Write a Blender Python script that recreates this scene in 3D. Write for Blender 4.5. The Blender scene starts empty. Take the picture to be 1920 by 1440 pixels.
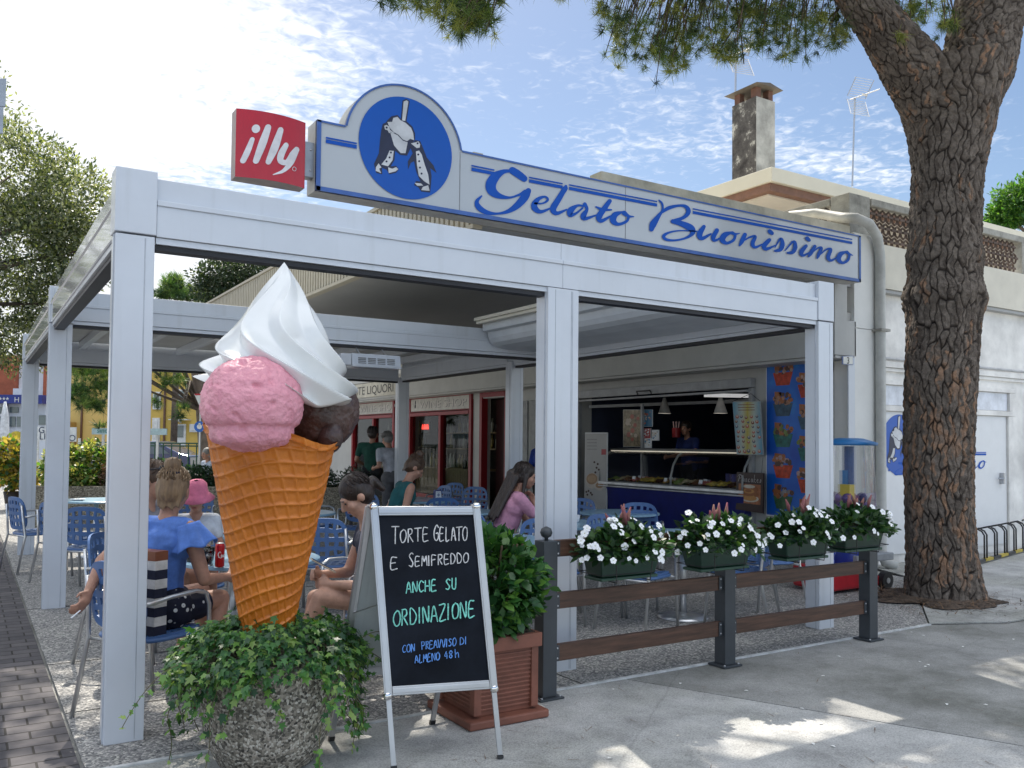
import bpy, math, random
import numpy as np
from mathutils import Vector, Matrix, Euler, noise
R = math.radians
random.seed(7); rng = np.random.default_rng(7)
scene = bpy.context.scene
COL = scene.collection
# ---------------------------------------------------------------- camera, sky, sun, exposure
CAM = np.array([0, 0, 1.5]); F_PX = 1624.32; CY = 778.38
PIT, ROL, YAW = 0.0326457, 0.0090792, 0.5623133
_f = np.array([math.sin(YAW)*math.cos(PIT), math.cos(YAW)*math.cos(PIT), math.sin(PIT)])
_r0 = np.array([math.cos(YAW), -math.sin(YAW), 0.0]); _u0 = np.cross(_r0, _f)
_r = _r0*math.cos(ROL)+_u0*math.sin(ROL); _u = -_r0*math.sin(ROL)+_u0*math.cos(ROL)
cd = bpy.data.cameras.new('camera'); cam = bpy.data.objects.new('camera', cd); COL.objects.link(cam)
M4 = Matrix(((_r[0], _u[0], -_f[0], 0), (_r[1], _u[1], -_f[1], 0), (_r[2], _u[2], -_f[2], 1.5), (0, 0, 0, 1)))
cam.matrix_world = M4
cd.sensor_width = 36; cd.lens = 36*F_PX/1920; cd.shift_y = (CY-720)/1920
cd.clip_start = .05; cd.clip_end = 900
scene.camera = cam
SUN_AZ, SUN_EL = R(16), R(52)
SUN = Vector((math.sin(SUN_AZ)*math.cos(SUN_EL), math.cos(SUN_AZ)*math.cos(SUN_EL), math.sin(SUN_EL)))
sd = bpy.data.lights.new('sun', 'SUN'); sd.energy = 4.2; sd.angle = R(.5); sd.color = (1, .93, .82)
so = bpy.data.objects.new('sun', sd); COL.objects.link(so); so.rotation_euler = (-SUN).to_track_quat('-Z', 'Y').to_euler()
so.location = (0, 0, 30)
scene.view_settings.view_transform = 'Standard'; scene.view_settings.look = 'None'
scene.view_settings.gamma = 1; scene.view_settings.exposure = 0.68
w = bpy.data.worlds.new('World'); scene.world = w; w.use_nodes = True
nt = w.node_tree; nt.nodes.clear(); NN = nt.nodes.new; LK = nt.links.new
out = NN('ShaderNodeOutputWorld'); bg = NN('ShaderNodeBackground'); bg.inputs[1].default_value = .1
sky = NN('ShaderNodeTexSky'); sky.sky_type = 'NISHITA'; sky.sun_disc = False
sky.sun_elevation = SUN_EL; sky.sun_rotation = SUN_AZ; sky.dust_density = .6; sky.ozone_density = 1.6
def wm(op, a, b=None, c=None, clamp=False):
    n = NN('ShaderNodeMath'); n.operation = op; n.use_clamp = clamp
    for i, v in enumerate((a, b, c)):
        if v is None: continue
        if isinstance(v, (int, float)): n.inputs[i].default_value = v
        else: LK(v, n.inputs[i])
    return n.outputs[0]
tc = NN('ShaderNodeTexCoord'); sep = NN('ShaderNodeSeparateXYZ'); LK(tc.outputs['Generated'], sep.inputs[0])
zz = wm('MAXIMUM', sep.outputs[2], .03)
cu = NN('ShaderNodeCombineXYZ'); LK(wm('DIVIDE', sep.outputs[0], zz), cu.inputs[0]); LK(wm('DIVIDE', sep.outputs[1], zz), cu.inputs[1])
mp = NN('ShaderNodeMapping'); LK(cu.outputs[0], mp.inputs[0]); mp.inputs['Rotation'].default_value = (0, 0, R(-28)); mp.inputs['Scale'].default_value = (1.0, 2.2, 1)
def wnoise(vec, sc, det, ro, dist=0):
    n = NN('ShaderNodeTexNoise'); LK(vec, n.inputs['Vector']); n.inputs['Scale'].default_value = sc
    n.inputs['Detail'].default_value = det; n.inputs['Roughness'].default_value = ro; n.inputs['Distortion'].default_value = dist
    return n.outputs['Fac']
n1 = wnoise(mp.outputs[0], .55, 7, .62, .35); n2 = wnoise(cu.outputs[0], 20, 3, .6, .6); n3 = wnoise(cu.outputs[0], .45, 2, .5)
# clouds thicken toward the sun's side of the sky (left of the pergola)
az = wm('ARCTAN2', sep.outputs[0], sep.outputs[1])
cov = wm('MULTIPLY_ADD', wm('ABSOLUTE', wm('ADD', az, .25)), -1.7, 1.20)      # thickest left of the pergola, thin elsewhere
cov = wm('MINIMUM', wm('MAXIMUM', cov, .0), .54)
low_ = NN('ShaderNodeMapRange'); low_.interpolation_type = 'SMOOTHSTEP'; LK(sep.outputs[2], low_.inputs[0]); low_.inputs[1].default_value = .16; low_.inputs[2].default_value = .34; low_.inputs[3].default_value = .20; low_.inputs[4].default_value = 0
hi_ = NN('ShaderNodeMapRange'); hi_.interpolation_type = 'SMOOTHSTEP'; LK(sep.outputs[2], hi_.inputs[0]); hi_.inputs[1].default_value = .5; hi_.inputs[2].default_value = .75; hi_.inputs[4].default_value = .34  # overhead cloud, out of view, added to whiten the skylight
cov = wm('ADD', cov, wm('ADD', low_.outputs[0], hi_.outputs[0]))
raw = wm('ADD', wm('ADD', wm('MULTIPLY', n1, 1.25), wm('MULTIPLY', n2, .62)), cov)
raw = wm('ADD', raw, wm('MULTIPLY', n3, .55))
mask = NN('ShaderNodeMapRange'); mask.interpolation_type = 'SMOOTHSTEP'; LK(raw, mask.inputs[0])
mask.inputs[1].default_value = 1.24; mask.inputs[2].default_value = 1.66
mixc = NN('ShaderNodeMixRGB'); LK(mask.outputs[0], mixc.inputs[0]); LK(sky.outputs[0], mixc.inputs[1])
cb_ = NN('ShaderNodeMapRange'); LK(n2, cb_.inputs[0]); cb_.inputs[1].default_value = .3; cb_.inputs[2].default_value = .62; cb_.inputs[3].default_value = 8.2; cb_.inputs[4].default_value = 9.6
ct_ = NN('ShaderNodeCombineXYZ'); LK(wm('MULTIPLY', cb_.outputs[0], .97), ct_.inputs[0]); LK(cb_.outputs[0], ct_.inputs[1]); LK(wm('MULTIPLY', cb_.outputs[0], 1.05), ct_.inputs[2]); LK(ct_.outputs[0], mixc.inputs[2])
def smooth(v, a, b, lo, hi):
    n = NN('ShaderNodeMapRange'); n.interpolation_type = 'SMOOTHSTEP'; LK(v, n.inputs[0])
    for i, x in enumerate((a, b, lo, hi)): n.inputs[i+1].default_value = x
    return n.outputs[0]
# sky gain added overhead and behind the camera, out of view, to light shaded faces
gain = wm('ADD', smooth(sep.outputs[2], .48, .80, .80, 1.30), smooth(wm('MULTIPLY', sep.outputs[1], -1), .0, .6, 0, .45))
gm_ = NN('ShaderNodeVectorMath'); gm_.operation = 'SCALE'; LK(mixc.outputs[0], gm_.inputs[0]); LK(gain, gm_.inputs['Scale']); LK(gm_.outputs[0], bg.inputs[0]); LK(bg.outputs[0], out.inputs[0])
# photograph pixel (1920 x 1440) -> point of a plane of the place
def ray(px, py): return _f+_r*(px-960)/F_PX-_u*(py-CY)/F_PX
def _on(px, py, a, v):
    d = ray(px, py); t = (v-CAM[a])/d[a]; return Vector(CAM+d*t)
def Xp(px, py, x): return _on(px, py, 0, x)
def Yp(px, py, y): return _on(px, py, 1, y)
def Zp(px, py, z=0): return _on(px, py, 2, z)
def Dp(px, py, d): return Vector(CAM+ray(px, py)*d)
# ---------------------------------------------------------------- materials
MATS = {}
def mat(name, col, rough=.6, metal=0, var=.12, sc=6, bump=0, bsc=60, coat=0, col2=None, stretch=None, trans=0, emit=None, alpha=1, spec=.5, wav=None):
    if name in MATS: return MATS[name]
    m = bpy.data.materials.new(name); m.use_nodes = True; t = m.node_tree; b = t.nodes['Principled BSDF']
    b.inputs['Roughness'].default_value = rough; b.inputs['Metallic'].default_value = metal
    b.inputs['Coat Weight'].default_value = coat; b.inputs['Coat Roughness'].default_value = .06
    b.inputs['Transmission Weight'].default_value = trans; b.inputs['Alpha'].default_value = alpha
    b.inputs['Specular IOR Level'].default_value = spec
    tcn = t.nodes.new('ShaderNodeTexCoord'); vec = tcn.outputs['Object']
    if stretch:
        mpn = t.nodes.new('ShaderNodeMapping'); mpn.inputs['Scale'].default_value = stretch; t.links.new(vec, mpn.inputs[0]); vec = mpn.outputs[0]
    n = t.nodes.new('ShaderNodeTexNoise'); n.inputs['Scale'].default_value = sc; n.inputs['Detail'].default_value = 6; n.inputs['Roughness'].default_value = .65
    t.links.new(vec, n.inputs['Vector'])
    cr = t.nodes.new('ShaderNodeValToRGB'); t.links.new(n.outputs['Fac'], cr.inputs[0])
    c2 = col2 if col2 else [c*(1-var*2) for c in col]
    c1 = col if col2 else [min(1, c*(1+var)) for c in col]
    cr.color_ramp.elements[0].color = (*c2, 1); cr.color_ramp.elements[1].color = (*c1, 1)
    cr.color_ramp.elements[0].position = .3; cr.color_ramp.elements[1].position = .68
    t.links.new(cr.outputs[0], b.inputs['Base Color'])
    if bump:
        n2 = t.nodes.new('ShaderNodeTexNoise'); n2.inputs['Scale'].default_value = bsc; n2.inputs['Detail'].default_value = 5; t.links.new(vec, n2.inputs['Vector'])
        bp = t.nodes.new('ShaderNodeBump'); bp.inputs['Strength'].default_value = bump; bp.inputs['Distance'].default_value = .02
        src = n2.outputs['Fac']
        if wav:
            wv = t.nodes.new('ShaderNodeTexWave'); wv.inputs['Scale'].default_value = wav[1]; wv.bands_direction = wav[0]; t.links.new(vec, wv.inputs['Vector']); src = wv.outputs['Fac']
        t.links.new(src, bp.inputs['Height']); t.links.new(bp.outputs[0], b.inputs['Normal'])
    if emit:
        b.inputs['Emission Color'].default_value = (*emit[0], 1); b.inputs['Emission Strength'].default_value = emit[1]
    MATS[name] = m; return m
def leafmat(name, col, tr=.35, rough=.45):
    m = mat(name, col, rough, var=.22, sc=3); t = m.node_tree; b = t.nodes['Principled BSDF']
    tl = t.nodes.new('ShaderNodeBsdfTranslucent'); tl.inputs[0].default_value = (min(1, col[0]*1.9), min(1, col[1]*1.9), col[2]*.8, 1)
    mx = t.nodes.new('ShaderNodeMixShader'); mx.inputs[0].default_value = tr
    o = t.nodes['Material Output']; t.links.new(b.outputs[0], mx.inputs[1]); t.links.new(tl.outputs[0], mx.inputs[2]); t.links.new(mx.outputs[0], o.inputs[0])
    return m
# ---------------------------------------------------------------- mesh building
OFF = {}
class MB:
    def __init__(s): s.v = []; s.f = []; s.m = []
    def add(s, vs, fs, mi=0):
        b = len(s.v); s.v += [tuple(v) for v in vs]; s.f += [tuple(b+i for i in f) for f in fs]; s.m += [mi]*len(fs); return s
    def box(s, x0, x1, y0, y1, z0, z1, mi=0):
        vs = [(x, y, z) for z in (z0, z1) for y in (y0, y1) for x in (x0, x1)]
        return s.add(vs, [(0, 2, 3, 1), (4, 5, 7, 6), (0, 1, 5, 4), (2, 6, 7, 3), (0, 4, 6, 2), (1, 3, 7, 5)], mi)
    def bar(s, p0, p1, w, h, up=(0, 0, 1), mi=0):
        p0, p1 = Vector(p0), Vector(p1); d = (p1-p0).normalized(); sd_ = d.cross(Vector(up))
        if sd_.length < 1e-4: sd_ = d.cross(Vector((1, 0, 0)))
        sd_.normalize(); u = sd_.cross(d); vs = []
        for p in (p0, p1):
            for a, b in ((-1, -1), (1, -1), (1, 1), (-1, 1)): vs.append(p+sd_*(a*w/2)+u*(b*h/2))
        return s.add(vs, [(0, 1, 2, 3), (7, 6, 5, 4), (0, 4, 5, 1), (1, 5, 6, 2), (2, 6, 7, 3), (3, 7, 4, 0)], mi)
    def tube(s, pts, r, n=8, mi=0, cap=True, closed=False):
        pts = [Vector(p) for p in pts]; k = len(pts); rs = r if isinstance(r, (list, tuple)) else [r]*k
        vs = []; pu = None
        for i, p in enumerate(pts):
            if closed: d = pts[(i+1) % k]-pts[i-1]
            else: d = pts[min(i+1, k-1)]-pts[max(i-1, 0)]
            d.normalize()
            if pu is None: pu = Vector((0, 0, 1)) if abs(d.z) < .9 else Vector((1, 0, 0))
            a = d.cross(pu)
            if a.length < 1e-5: a = d.orthogonal()
            a.normalize(); u = a.cross(d).normalized(); pu = u
            for j in range(n):
                t = 2*math.pi*j/n; vs.append(p+a*(math.cos(t)*rs[i])+u*(math.sin(t)*rs[i]))
        fs = []
        for i in range(k if closed else k-1):
            i2 = (i+1) % k
            for j in range(n): fs.append((i*n+j, i*n+(j+1) % n, i2*n+(j+1) % n, i2*n+j))
        if cap and not closed: fs += [tuple(range(n))[::-1], tuple((k-1)*n+j for j in range(n))]
        return s.add(vs, fs, mi)
    def lathe(s, prof, c=(0, 0, 0), n=24, mi=0, cap=True):
        vs = []; c = Vector(c)
        for r, z in prof:
            for j in range(n):
                t = 2*math.pi*j/n; vs.append(c+Vector((r*math.cos(t), r*math.sin(t), z)))
        fs = [(i*n+j, i*n+(j+1) % n, (i+1)*n+(j+1) % n, (i+1)*n+j) for i in range(len(prof)-1) for j in range(n)]
        if cap: fs += [tuple(range(n))[::-1], tuple((len(prof)-1)*n+j for j in range(n))]
        return s.add(vs, fs, mi)
    def grid(s, fn, nu, nv, wrap=False, mi=0, skip=None):
        mu = nu if wrap else nu+1
        vs = [fn(i/nu, j/nv) for j in range(nv+1) for i in range(mu)]
        fs = [(j*mu+i, j*mu+(i+1) % mu, (j+1)*mu+(i+1) % mu, (j+1)*mu+i) for j in range(nv) for i in range(nu) if not (skip and skip(i, j))]
        return s.add(vs, fs, mi)
    def poly(s, pts, mi=0): return s.add(pts, [tuple(range(len(pts)))], mi)
    def prism(s, pts, vec, mi=0):
        n = len(pts); vec = Vector(vec); vs = [Vector(p) for p in pts]+[Vector(p)+vec for p in pts]
        return s.add(vs, [tuple(range(n))[::-1], tuple(range(n, 2*n))]+[(i, (i+1) % n, n+(i+1) % n, n+i) for i in range(n)], mi)
    def ell(s, c, rad, rot=None, nu=16, nv=10, mi=0):
        c = Vector(c); rot = rot or Matrix.Identity(3); vs = []; fs = []
        for j in range(1, nv):
            ph = math.pi*j/nv
            for i in range(nu):
                t = 2*math.pi*i/nu; vs.append(c+rot @ Vector((rad[0]*math.sin(ph)*math.cos(t), rad[1]*math.sin(ph)*math.sin(t), rad[2]*math.cos(ph))))
        tp = len(vs); vs += [c+rot @ Vector((0, 0, rad[2])), c-rot @ Vector((0, 0, rad[2]))]
        for j in range(nv-2):
            for i in range(nu): fs.append((j*nu+i, (j+1)*nu+i, (j+1)*nu+(i+1) % nu, j*nu+(i+1) % nu))
        for i in range(nu): fs += [(tp, i, (i+1) % nu), (tp+1, (nv-2)*nu+(i+1) % nu, (nv-2)*nu+i)]
        return s.add(vs, fs, mi)
    def cap(s, p0, p1, r0, r1, n=12, mi=0):
        p0, p1 = Vector(p0), Vector(p1); d = (p1-p0)
        if d.length < 1e-6: d = Vector((0, 0, 1e-3))
        L = d.length; d = d/L; pts = []; rs = []
        for a in (-80, -55, -30, 0): pts.append(p0+d*(r0*math.sin(R(a)))); rs.append(r0*math.cos(R(a)))
        for a in (0, 30, 55, 80): pts.append(p1+d*(r1*math.sin(R(a)))); rs.append(r1*math.cos(R(a)))
        return s.tube(pts, rs, n, mi)
    def ribbon(s, pts, fn, mi=0, sub=6, lift=0):
        # calligraphic stroke: pts = (x, y, width) in drawing units, fn maps (x, y, lift) to a point
        if len(pts) > 2 and sub > 1:
            q = []
            P = [np.array(p, float) for p in pts]; P = [P[0]*2-P[1]]+P+[P[-1]*2-P[-2]]
            for i in range(1, len(P)-2):
                for k in range(sub):
                    t = k/sub; a, b, c, d = P[i-1:i+3]
                    q.append(.5*((2*b)+(c-a)*t+(2*a-5*b+4*c-d)*t*t+(3*b-a-3*c+d)*t**3))
            q.append(P[-2]); pts = q
        L = []; Rr = []; k = len(pts)
        for i in range(k):
            a = pts[max(0, i-1)]; b = pts[min(k-1, i+1)]; dx, dy = b[0]-a[0], b[1]-a[1]; l = math.hypot(dx, dy) or 1
            nx, ny = -dy/l, dx/l; w_ = pts[i][2]/2
            L.append((pts[i][0]+nx*w_, pts[i][1]+ny*w_)); Rr.append((pts[i][0]-nx*w_, pts[i][1]-ny*w_))
        def capp(p, d, w_):
            return [(p[0]+w_*(math.cos(a)*d[0]-math.sin(a)*d[1]), p[1]+w_*(math.cos(a)*d[1]+math.sin(a)*d[0])) for a in (R(60), R(30), 0, R(-30), R(-60))]
        vs = [fn(x, y, lift) for x, y in L+Rr]
        s.add(vs, [(i, i+1, k+i+1, k+i) for i in range(k-1)], mi)
        for idx, sg in ((0, -1), (k-1, 1)):
            a = pts[max(0, idx-1)]; b = pts[min(k-1, idx+1)]; dx, dy = b[0]-a[0], b[1]-a[1]; l = math.hypot(dx, dy) or 1
            c = capp(pts[idx], (sg*dx/l, sg*dy/l), pts[idx][2]/2)
            e0, e1 = (L[idx], Rr[idx]) if sg > 0 else (Rr[idx], L[idx])
            s.add([fn(x, y, lift) for x, y in [e0]+c+[e1]], [tuple(range(7))], mi)
        return s
    def build(s, name, mats, parent=None, smooth=False, bevel=0, remesh=0, solid=0, sub=0, keep=False, sm_it=5):
        me = bpy.data.meshes.new(name); off = Vector((0, 0, 0))
        if parent is not None: off = OFF[parent.name]
        elif not keep and s.v:
            a = np.array(s.v); off = Vector(((a[:, 0].min()+a[:, 0].max())/2, (a[:, 1].min()+a[:, 1].max())/2, a[:, 2].min()))
        vs = [(v[0]-off.x, v[1]-off.y, v[2]-off.z) for v in s.v]
        me.from_pydata(vs, [], s.f)
        for m in (mats if isinstance(mats, (list, tuple)) else [mats]): me.materials.append(m)
        if len(me.materials) > 1: me.polygons.foreach_set('material_index', s.m)
        if smooth: me.polygons.foreach_set('use_smooth', [True]*len(me.polygons))
        me.update(); o = bpy.data.objects.new(name, me); COL.objects.link(o)
        if parent is not None: o.parent = parent
        else: o.location = off
        OFF[o.name] = off
        fin(o, bevel, remesh, solid, sub, sm_it); return o
def fin(o, bevel=0, remesh=0, solid=0, sub=0, sm_it=5):
    if solid: m = o.modifiers.new('thick', 'SOLIDIFY'); m.thickness = solid; m.offset = 0
    if bevel: m = o.modifiers.new('edge', 'BEVEL'); m.width = bevel; m.segments = 2; m.limit_method = 'ANGLE'; m.angle_limit = R(40)
    if sub: m = o.modifiers.new('sub', 'SUBSURF'); m.levels = sub; m.render_levels = sub
    if remesh:
        m = o.modifiers.new('skin', 'REMESH'); m.mode = 'VOXEL'; m.voxel_size = remesh; m.use_smooth_shade = True
        m = o.modifiers.new('soft', 'SMOOTH'); m.iterations = sm_it; m.factor = .5
def tag(o, label=None, cat=None, group=None, kind=None):
    if label: o['label'] = label
    if cat: o['category'] = cat
    if group: o['group'] = group
    if kind: o['kind'] = kind
    return o
def thing(name, label, cat, loc=(0, 0, 0), group=None, rz=0):
    o = bpy.data.objects.new(name, None); COL.objects.link(o); o.location = loc; o.rotation_euler = (0, 0, rz)
    o.empty_display_size = .1; OFF[o.name] = Vector(loc) if not rz else Vector((0, 0, 0)); return tag(o, label, cat, group)
def dup(root, loc, rz, label, group=None):
    def cp(o, par):
        c = o.copy(); COL.objects.link(c); c.parent = par
        for ch in list(o.children): cp(ch, c)
        return c
    r = cp(root, None); r.location = loc; r.rotation_euler = (0, 0, rz); OFF[r.name] = Vector(loc); r['label'] = label
    if group: r['group'] = group
    return r
def leaves(name, P, D, N, L, tmpl, faces, mats, parent=None, mi=None, smooth=False, keep=True, wid=1.0):
    """many copies of a small leaf outline: P base points, D directions, N rough normals, L lengths (numpy)"""
    P = np.asarray(P, float); D = np.asarray(D, float); N = np.asarray(N, float); n = len(P)
    D = D/np.maximum(np.linalg.norm(D, axis=1, keepdims=True), 1e-6); S = np.cross(D, N); S /= np.maximum(np.linalg.norm(S, axis=1, keepdims=True), 1e-6); N = np.cross(S, D)
    L = np.broadcast_to(np.asarray(L, float), (n,))[:, None, None]; T = np.asarray(tmpl, float); k = len(T)
    V = P[:, None, :]+L*(T[None, :, 1:2]*D[:, None, :]+wid*T[None, :, 0:1]*S[:, None, :]+T[None, :, 2:3]*N[:, None, :])
    off = OFF[parent.name] if parent is not None else Vector((0, 0, 0))
    if parent is None and not keep: off = Vector((P[:, 0].mean(), P[:, 1].mean(), P[:, 2].min()))
    V = V.reshape(-1, 3)-np.array(off)
    fl = np.array([i for f in faces for i in f]); lens = [len(f) for f in faces]
    loops = (fl[None, :]+(np.arange(n)*k)[:, None]).ravel(); tot = np.tile(lens, n); st = np.concatenate([[0], np.cumsum(tot)[:-1]])
    me = bpy.data.meshes.new(name); me.vertices.add(len(V)); me.vertices.foreach_set('co', V.ravel())
    me.loops.add(len(loops)); me.loops.foreach_set('vertex_index', loops.astype(np.int32)); me.polygons.add(len(tot))
    me.polygons.foreach_set('loop_start', st.astype(np.int32)); me.polygons.foreach_set('loop_total', tot.astype(np.int32))
    for m in mats: me.materials.append(m)
    if mi is None: mi = rng.integers(0, len(mats), n)
    me.polygons.foreach_set('material_index', np.repeat(np.asarray(mi), len(faces)).astype(np.int32))
    if smooth: me.polygons.foreach_set('use_smooth', [True]*len(tot))
    me.update(calc_edges=True); me.validate()
    o = bpy.data.objects.new(name, me); COL.objects.link(o)
    if parent is not None: o.parent = parent
    else: o.location = off
    OFF[o.name] = off; return o
def sph(n):
    a = rng.normal(size=(n, 3)); return a/np.linalg.norm(a, axis=1, keepdims=True)
LEAF = ([(0, 0, 0), (.28, .42, .05), (0, 1, -.06), (-.28, .42, .05), (0, .45, 0)], [(0, 1, 4), (1, 2, 4), (2, 3, 4), (3, 0, 4)])
KITE = ([(0, 0, 0), (.22, .45, .04), (0, 1, 0), (-.22, .45, .04)], [(0, 1, 2), (0, 2, 3)])
NEEDLE = ([(-.5, 0, 0), (.5, 0, 0), (0, 1, 0)], [(0, 1, 2)])
OVAL = ([(0, 0, 0), (.26, .25, .04), (.3, .6, .05), (0, 1, -.08), (-.3, .6, .05), (-.26, .25, .04), (0, .5, 0)], [(0, 1, 6), (1, 2, 6), (2, 3, 6), (3, 4, 6), (4, 5, 6), (5, 0, 6)])
IVY = ([(0, 0, 0), (.42, .05, .03), (.3, .3, .03), (.52, .62, -.03), (.2, .6, .03), (0, 1.05, -.08), (-.2, .6, .03), (-.52, .62, -.03), (-.3, .3, .03), (-.42, .05, .03)], [(0, 1, 2), (0, 2, 4), (2, 3, 4), (0, 4, 6), (4, 5, 6), (0, 6, 8), (6, 7, 8), (0, 8, 9)])
def text_mb(mb, s, fn, size=1, mi=0, align='LEFT', depth=0):
    """letters from the built-in font as mesh faces; fn maps (x, y) of the line to a point"""
    c = bpy.data.curves.new('t', 'FONT'); c.body = s; c.size = size; c.align_x = align; c.resolution_u = 3
    o = bpy.data.objects.new('t', c); COL.objects.link(o); bpy.context.view_layer.update()
    dg = bpy.context.evaluated_depsgraph_get(); me = o.evaluated_get(dg).to_mesh()
    mb.add([fn(v.co.x, v.co.y) for v in me.vertices], [tuple(p.vertices) for p in me.polygons], mi)
    o.evaluated_get(dg).to_mesh_clear(); bpy.data.objects.remove(o); bpy.data.curves.remove(c)
# palette
WHITE = mat('white_aluminium', (.60, .635, .69), .28, var=.03, sc=2, coat=.3)
_t = WHITE.node_tree; _b = _t.nodes['Principled BSDF']; _src = _b.inputs['Base Color'].links[0].from_socket; _tc = _t.nodes.new('ShaderNodeTexCoord'); _mp = _t.nodes.new('ShaderNodeMapping'); _mp.inputs['Scale'].default_value = (7, 7, .45); _t.links.new(_tc.outputs['Object'], _mp.inputs[0])
_n = _t.nodes.new('ShaderNodeTexNoise'); _n.inputs['Scale'].default_value = 1.6; _n.inputs['Detail'].default_value = 7; _t.links.new(_mp.outputs[0], _n.inputs['Vector']); _rm = _t.nodes.new('ShaderNodeMapRange'); _t.links.new(_n.outputs['Fac'], _rm.inputs[0]); _rm.inputs[1].default_value = .56; _rm.inputs[2].default_value = .78; _rm.inputs[4].default_value = .22
_mx = _t.nodes.new('ShaderNodeMixRGB'); _t.links.new(_rm.outputs[0], _mx.inputs[0]); _t.links.new(_src, _mx.inputs[1]); _mx.inputs[2].default_value = (.30, .31, .29, 1); _t.links.new(_mx.outputs[0], _b.inputs['Base Color'])      # rain streaks and scuffs
GLOSSW = mat('glossy_white_panel', (.62, .65, .68), .12, var=.03, sc=2, coat=.8)
DARKTRK = mat('dark_rubber_track', (.02, .02, .025), .5)
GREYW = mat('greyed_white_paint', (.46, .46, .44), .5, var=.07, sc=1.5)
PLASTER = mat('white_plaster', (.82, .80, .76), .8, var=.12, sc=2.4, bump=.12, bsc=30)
BEIGE = mat('beige_trim', (.66, .62, .52), .6, var=.07, sc=2)
CONC = mat('old_concrete', (.36, .35, .31), .85, var=.22, sc=5, bump=.35, bsc=40)
BLACKM = mat('black_metal', (.02, .02, .022), .4)
ALU = mat('brushed_aluminium', (.48, .49, .51), .36, .85, var=.04)
DARKIN = mat('dark_interior', (.03, .03, .035), .7)
BLUE = mat('sign_blue', (.012, .095, .47), .5, var=.05, spec=.2)
DBLUE = mat('deep_blue', (.01, .03, .30), .35, var=.06)
SKIN = mat('warm_skin', (.55, .31, .22), .5, var=.11, sc=16, bump=.12, bsc=90)
SKIN2 = mat('tanned_skin', (.42, .22, .15), .5, var=.12, sc=16, bump=.12, bsc=90)
RED = mat('red_enamel', (.24, .008, .014), .4, var=.05)
GLASS = mat('clear_glass', (.95, .97, .97), .02, trans=1, var=0)
# ---------------------------------------------------------------- ground
def node_mat(name, build, rough=.85, spec=.3):
    m = bpy.data.materials.new(name); m.use_nodes = True; t = m.node_tree; b = t.nodes['Principled BSDF']
    b.inputs['Roughness'].default_value = rough; b.inputs['Specular IOR Level'].default_value = spec
    tcn = t.nodes.new('ShaderNodeTexCoord'); col, h, dist = build(t, tcn.outputs['Object'])
    t.links.new(col, b.inputs['Base Color'])
    if h is not None:
        bp = t.nodes.new('ShaderNodeBump'); bp.inputs['Strength'].default_value = .7; bp.inputs['Distance'].default_value = dist
        t.links.new(h, bp.inputs['Height']); t.links.new(bp.outputs[0], b.inputs['Normal'])
    return m
def ramp(t, fac, stops):
    c = t.nodes.new('ShaderNodeValToRGB'); t.links.new(fac, c.inputs[0]); e = c.color_ramp.elements
    while len(e) < len(stops): e.new(.5)
    for i, (p, col) in enumerate(stops): e[i].position = p; e[i].color = (*col, 1)
    return c.outputs[0]
def tnoise(t, vec, sc, det=5, ro=.6):
    n = t.nodes.new('ShaderNodeTexNoise'); n.inputs['Scale'].default_value = sc; n.inputs['Detail'].default_value = det; n.inputs['Roughness'].default_value = ro
    t.links.new(vec, n.inputs['Vector']); return n.outputs['Fac']
def mixc_(t, f, a, b, mode='MIX'):
    m = t.nodes.new('ShaderNodeMixRGB'); m.blend_type = mode
    for i, v in enumerate((f, a, b)):
        if isinstance(v, float): m.inputs[i].default_value = v
        elif isinstance(v, tuple): m.inputs[i].default_value = (*v, 1)
        else: t.links.new(v, m.inputs[i])
    return m.outputs[0]
def pebble(sc, stops):
    def b(t, vec):
        v = t.nodes.new('ShaderNodeTexVoronoi'); v.inputs['Scale'].default_value = sc; t.links.new(vec, v.inputs['Vector'])
        sp = t.nodes.new('ShaderNodeSeparateColor'); t.links.new(v.outputs['Color'], sp.inputs[0])
        c = ramp(t, sp.outputs[0], stops); c = mixc_(t, .55, c, ramp(t, tnoise(t, vec, 1.1), [(.3, (.55, .55, .55)), (.7, (1.1, 1.08, 1.02))]), 'MULTIPLY')
        e = ramp(t, v.outputs['Distance'], [(.0, (1, 1, 1)), (.75, (0, 0, 0))]); return c, e, .006
    return b
def concrete(base, warm, sc=1.6, spk=240):
    def b(t, vec):
        a = ramp(t, tnoise(t, vec, sc, 8, .68), [(.3, tuple(x*.62 for x in base)), (.5, base), (.72, warm)])
        s = ramp(t, tnoise(t, vec, spk*.55, 4, .8), [(.3, (.35, .35, .35)), (.52, (1, 1, 1)), (.72, (1.3, 1.3, 1.3))]); ck = t.nodes.new('ShaderNodeTexVoronoi'); ck.feature = 'DISTANCE_TO_EDGE'; ck.inputs['Scale'].default_value = .42; t.links.new(mixc_(t, .12, vec, tnoise(t, vec, 3, 6, .7), 'ADD'), ck.inputs['Vector']); s = mixc_(t, .30, s, ramp(t, ck.outputs['Distance'], [(.0, (.25, .25, .25)), (.004, (1, 1, 1))]), 'MULTIPLY')
        c = mixc_(t, .75, a, s, 'MULTIPLY'); st = ramp(t, tnoise(t, vec, .55, 6, .7), [(.36, (.66, .67, .60)), (.54, (1, 1, 1))])
        c = mixc_(t, .7, c, st, 'MULTIPLY'); return c, tnoise(t, vec, spk*.6, 4), .006
    return b
M_ROAD = node_mat('worn_asphalt_concrete', concrete((.31, .31, .30), (.41, .405, .385), 1.1))
M_APRON = node_mat('pale_concrete_apron', concrete((.43, .43, .42), (.56, .555, .54), 2.4, 180))
M_TERR = node_mat('exposed_pebble_paving', pebble(85, [(.0, (.12, .12, .125)), (.4, (.25, .25, .25)), (.75, (.38, .37, .36)), (1, (.64, .62, .58))]))
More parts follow.
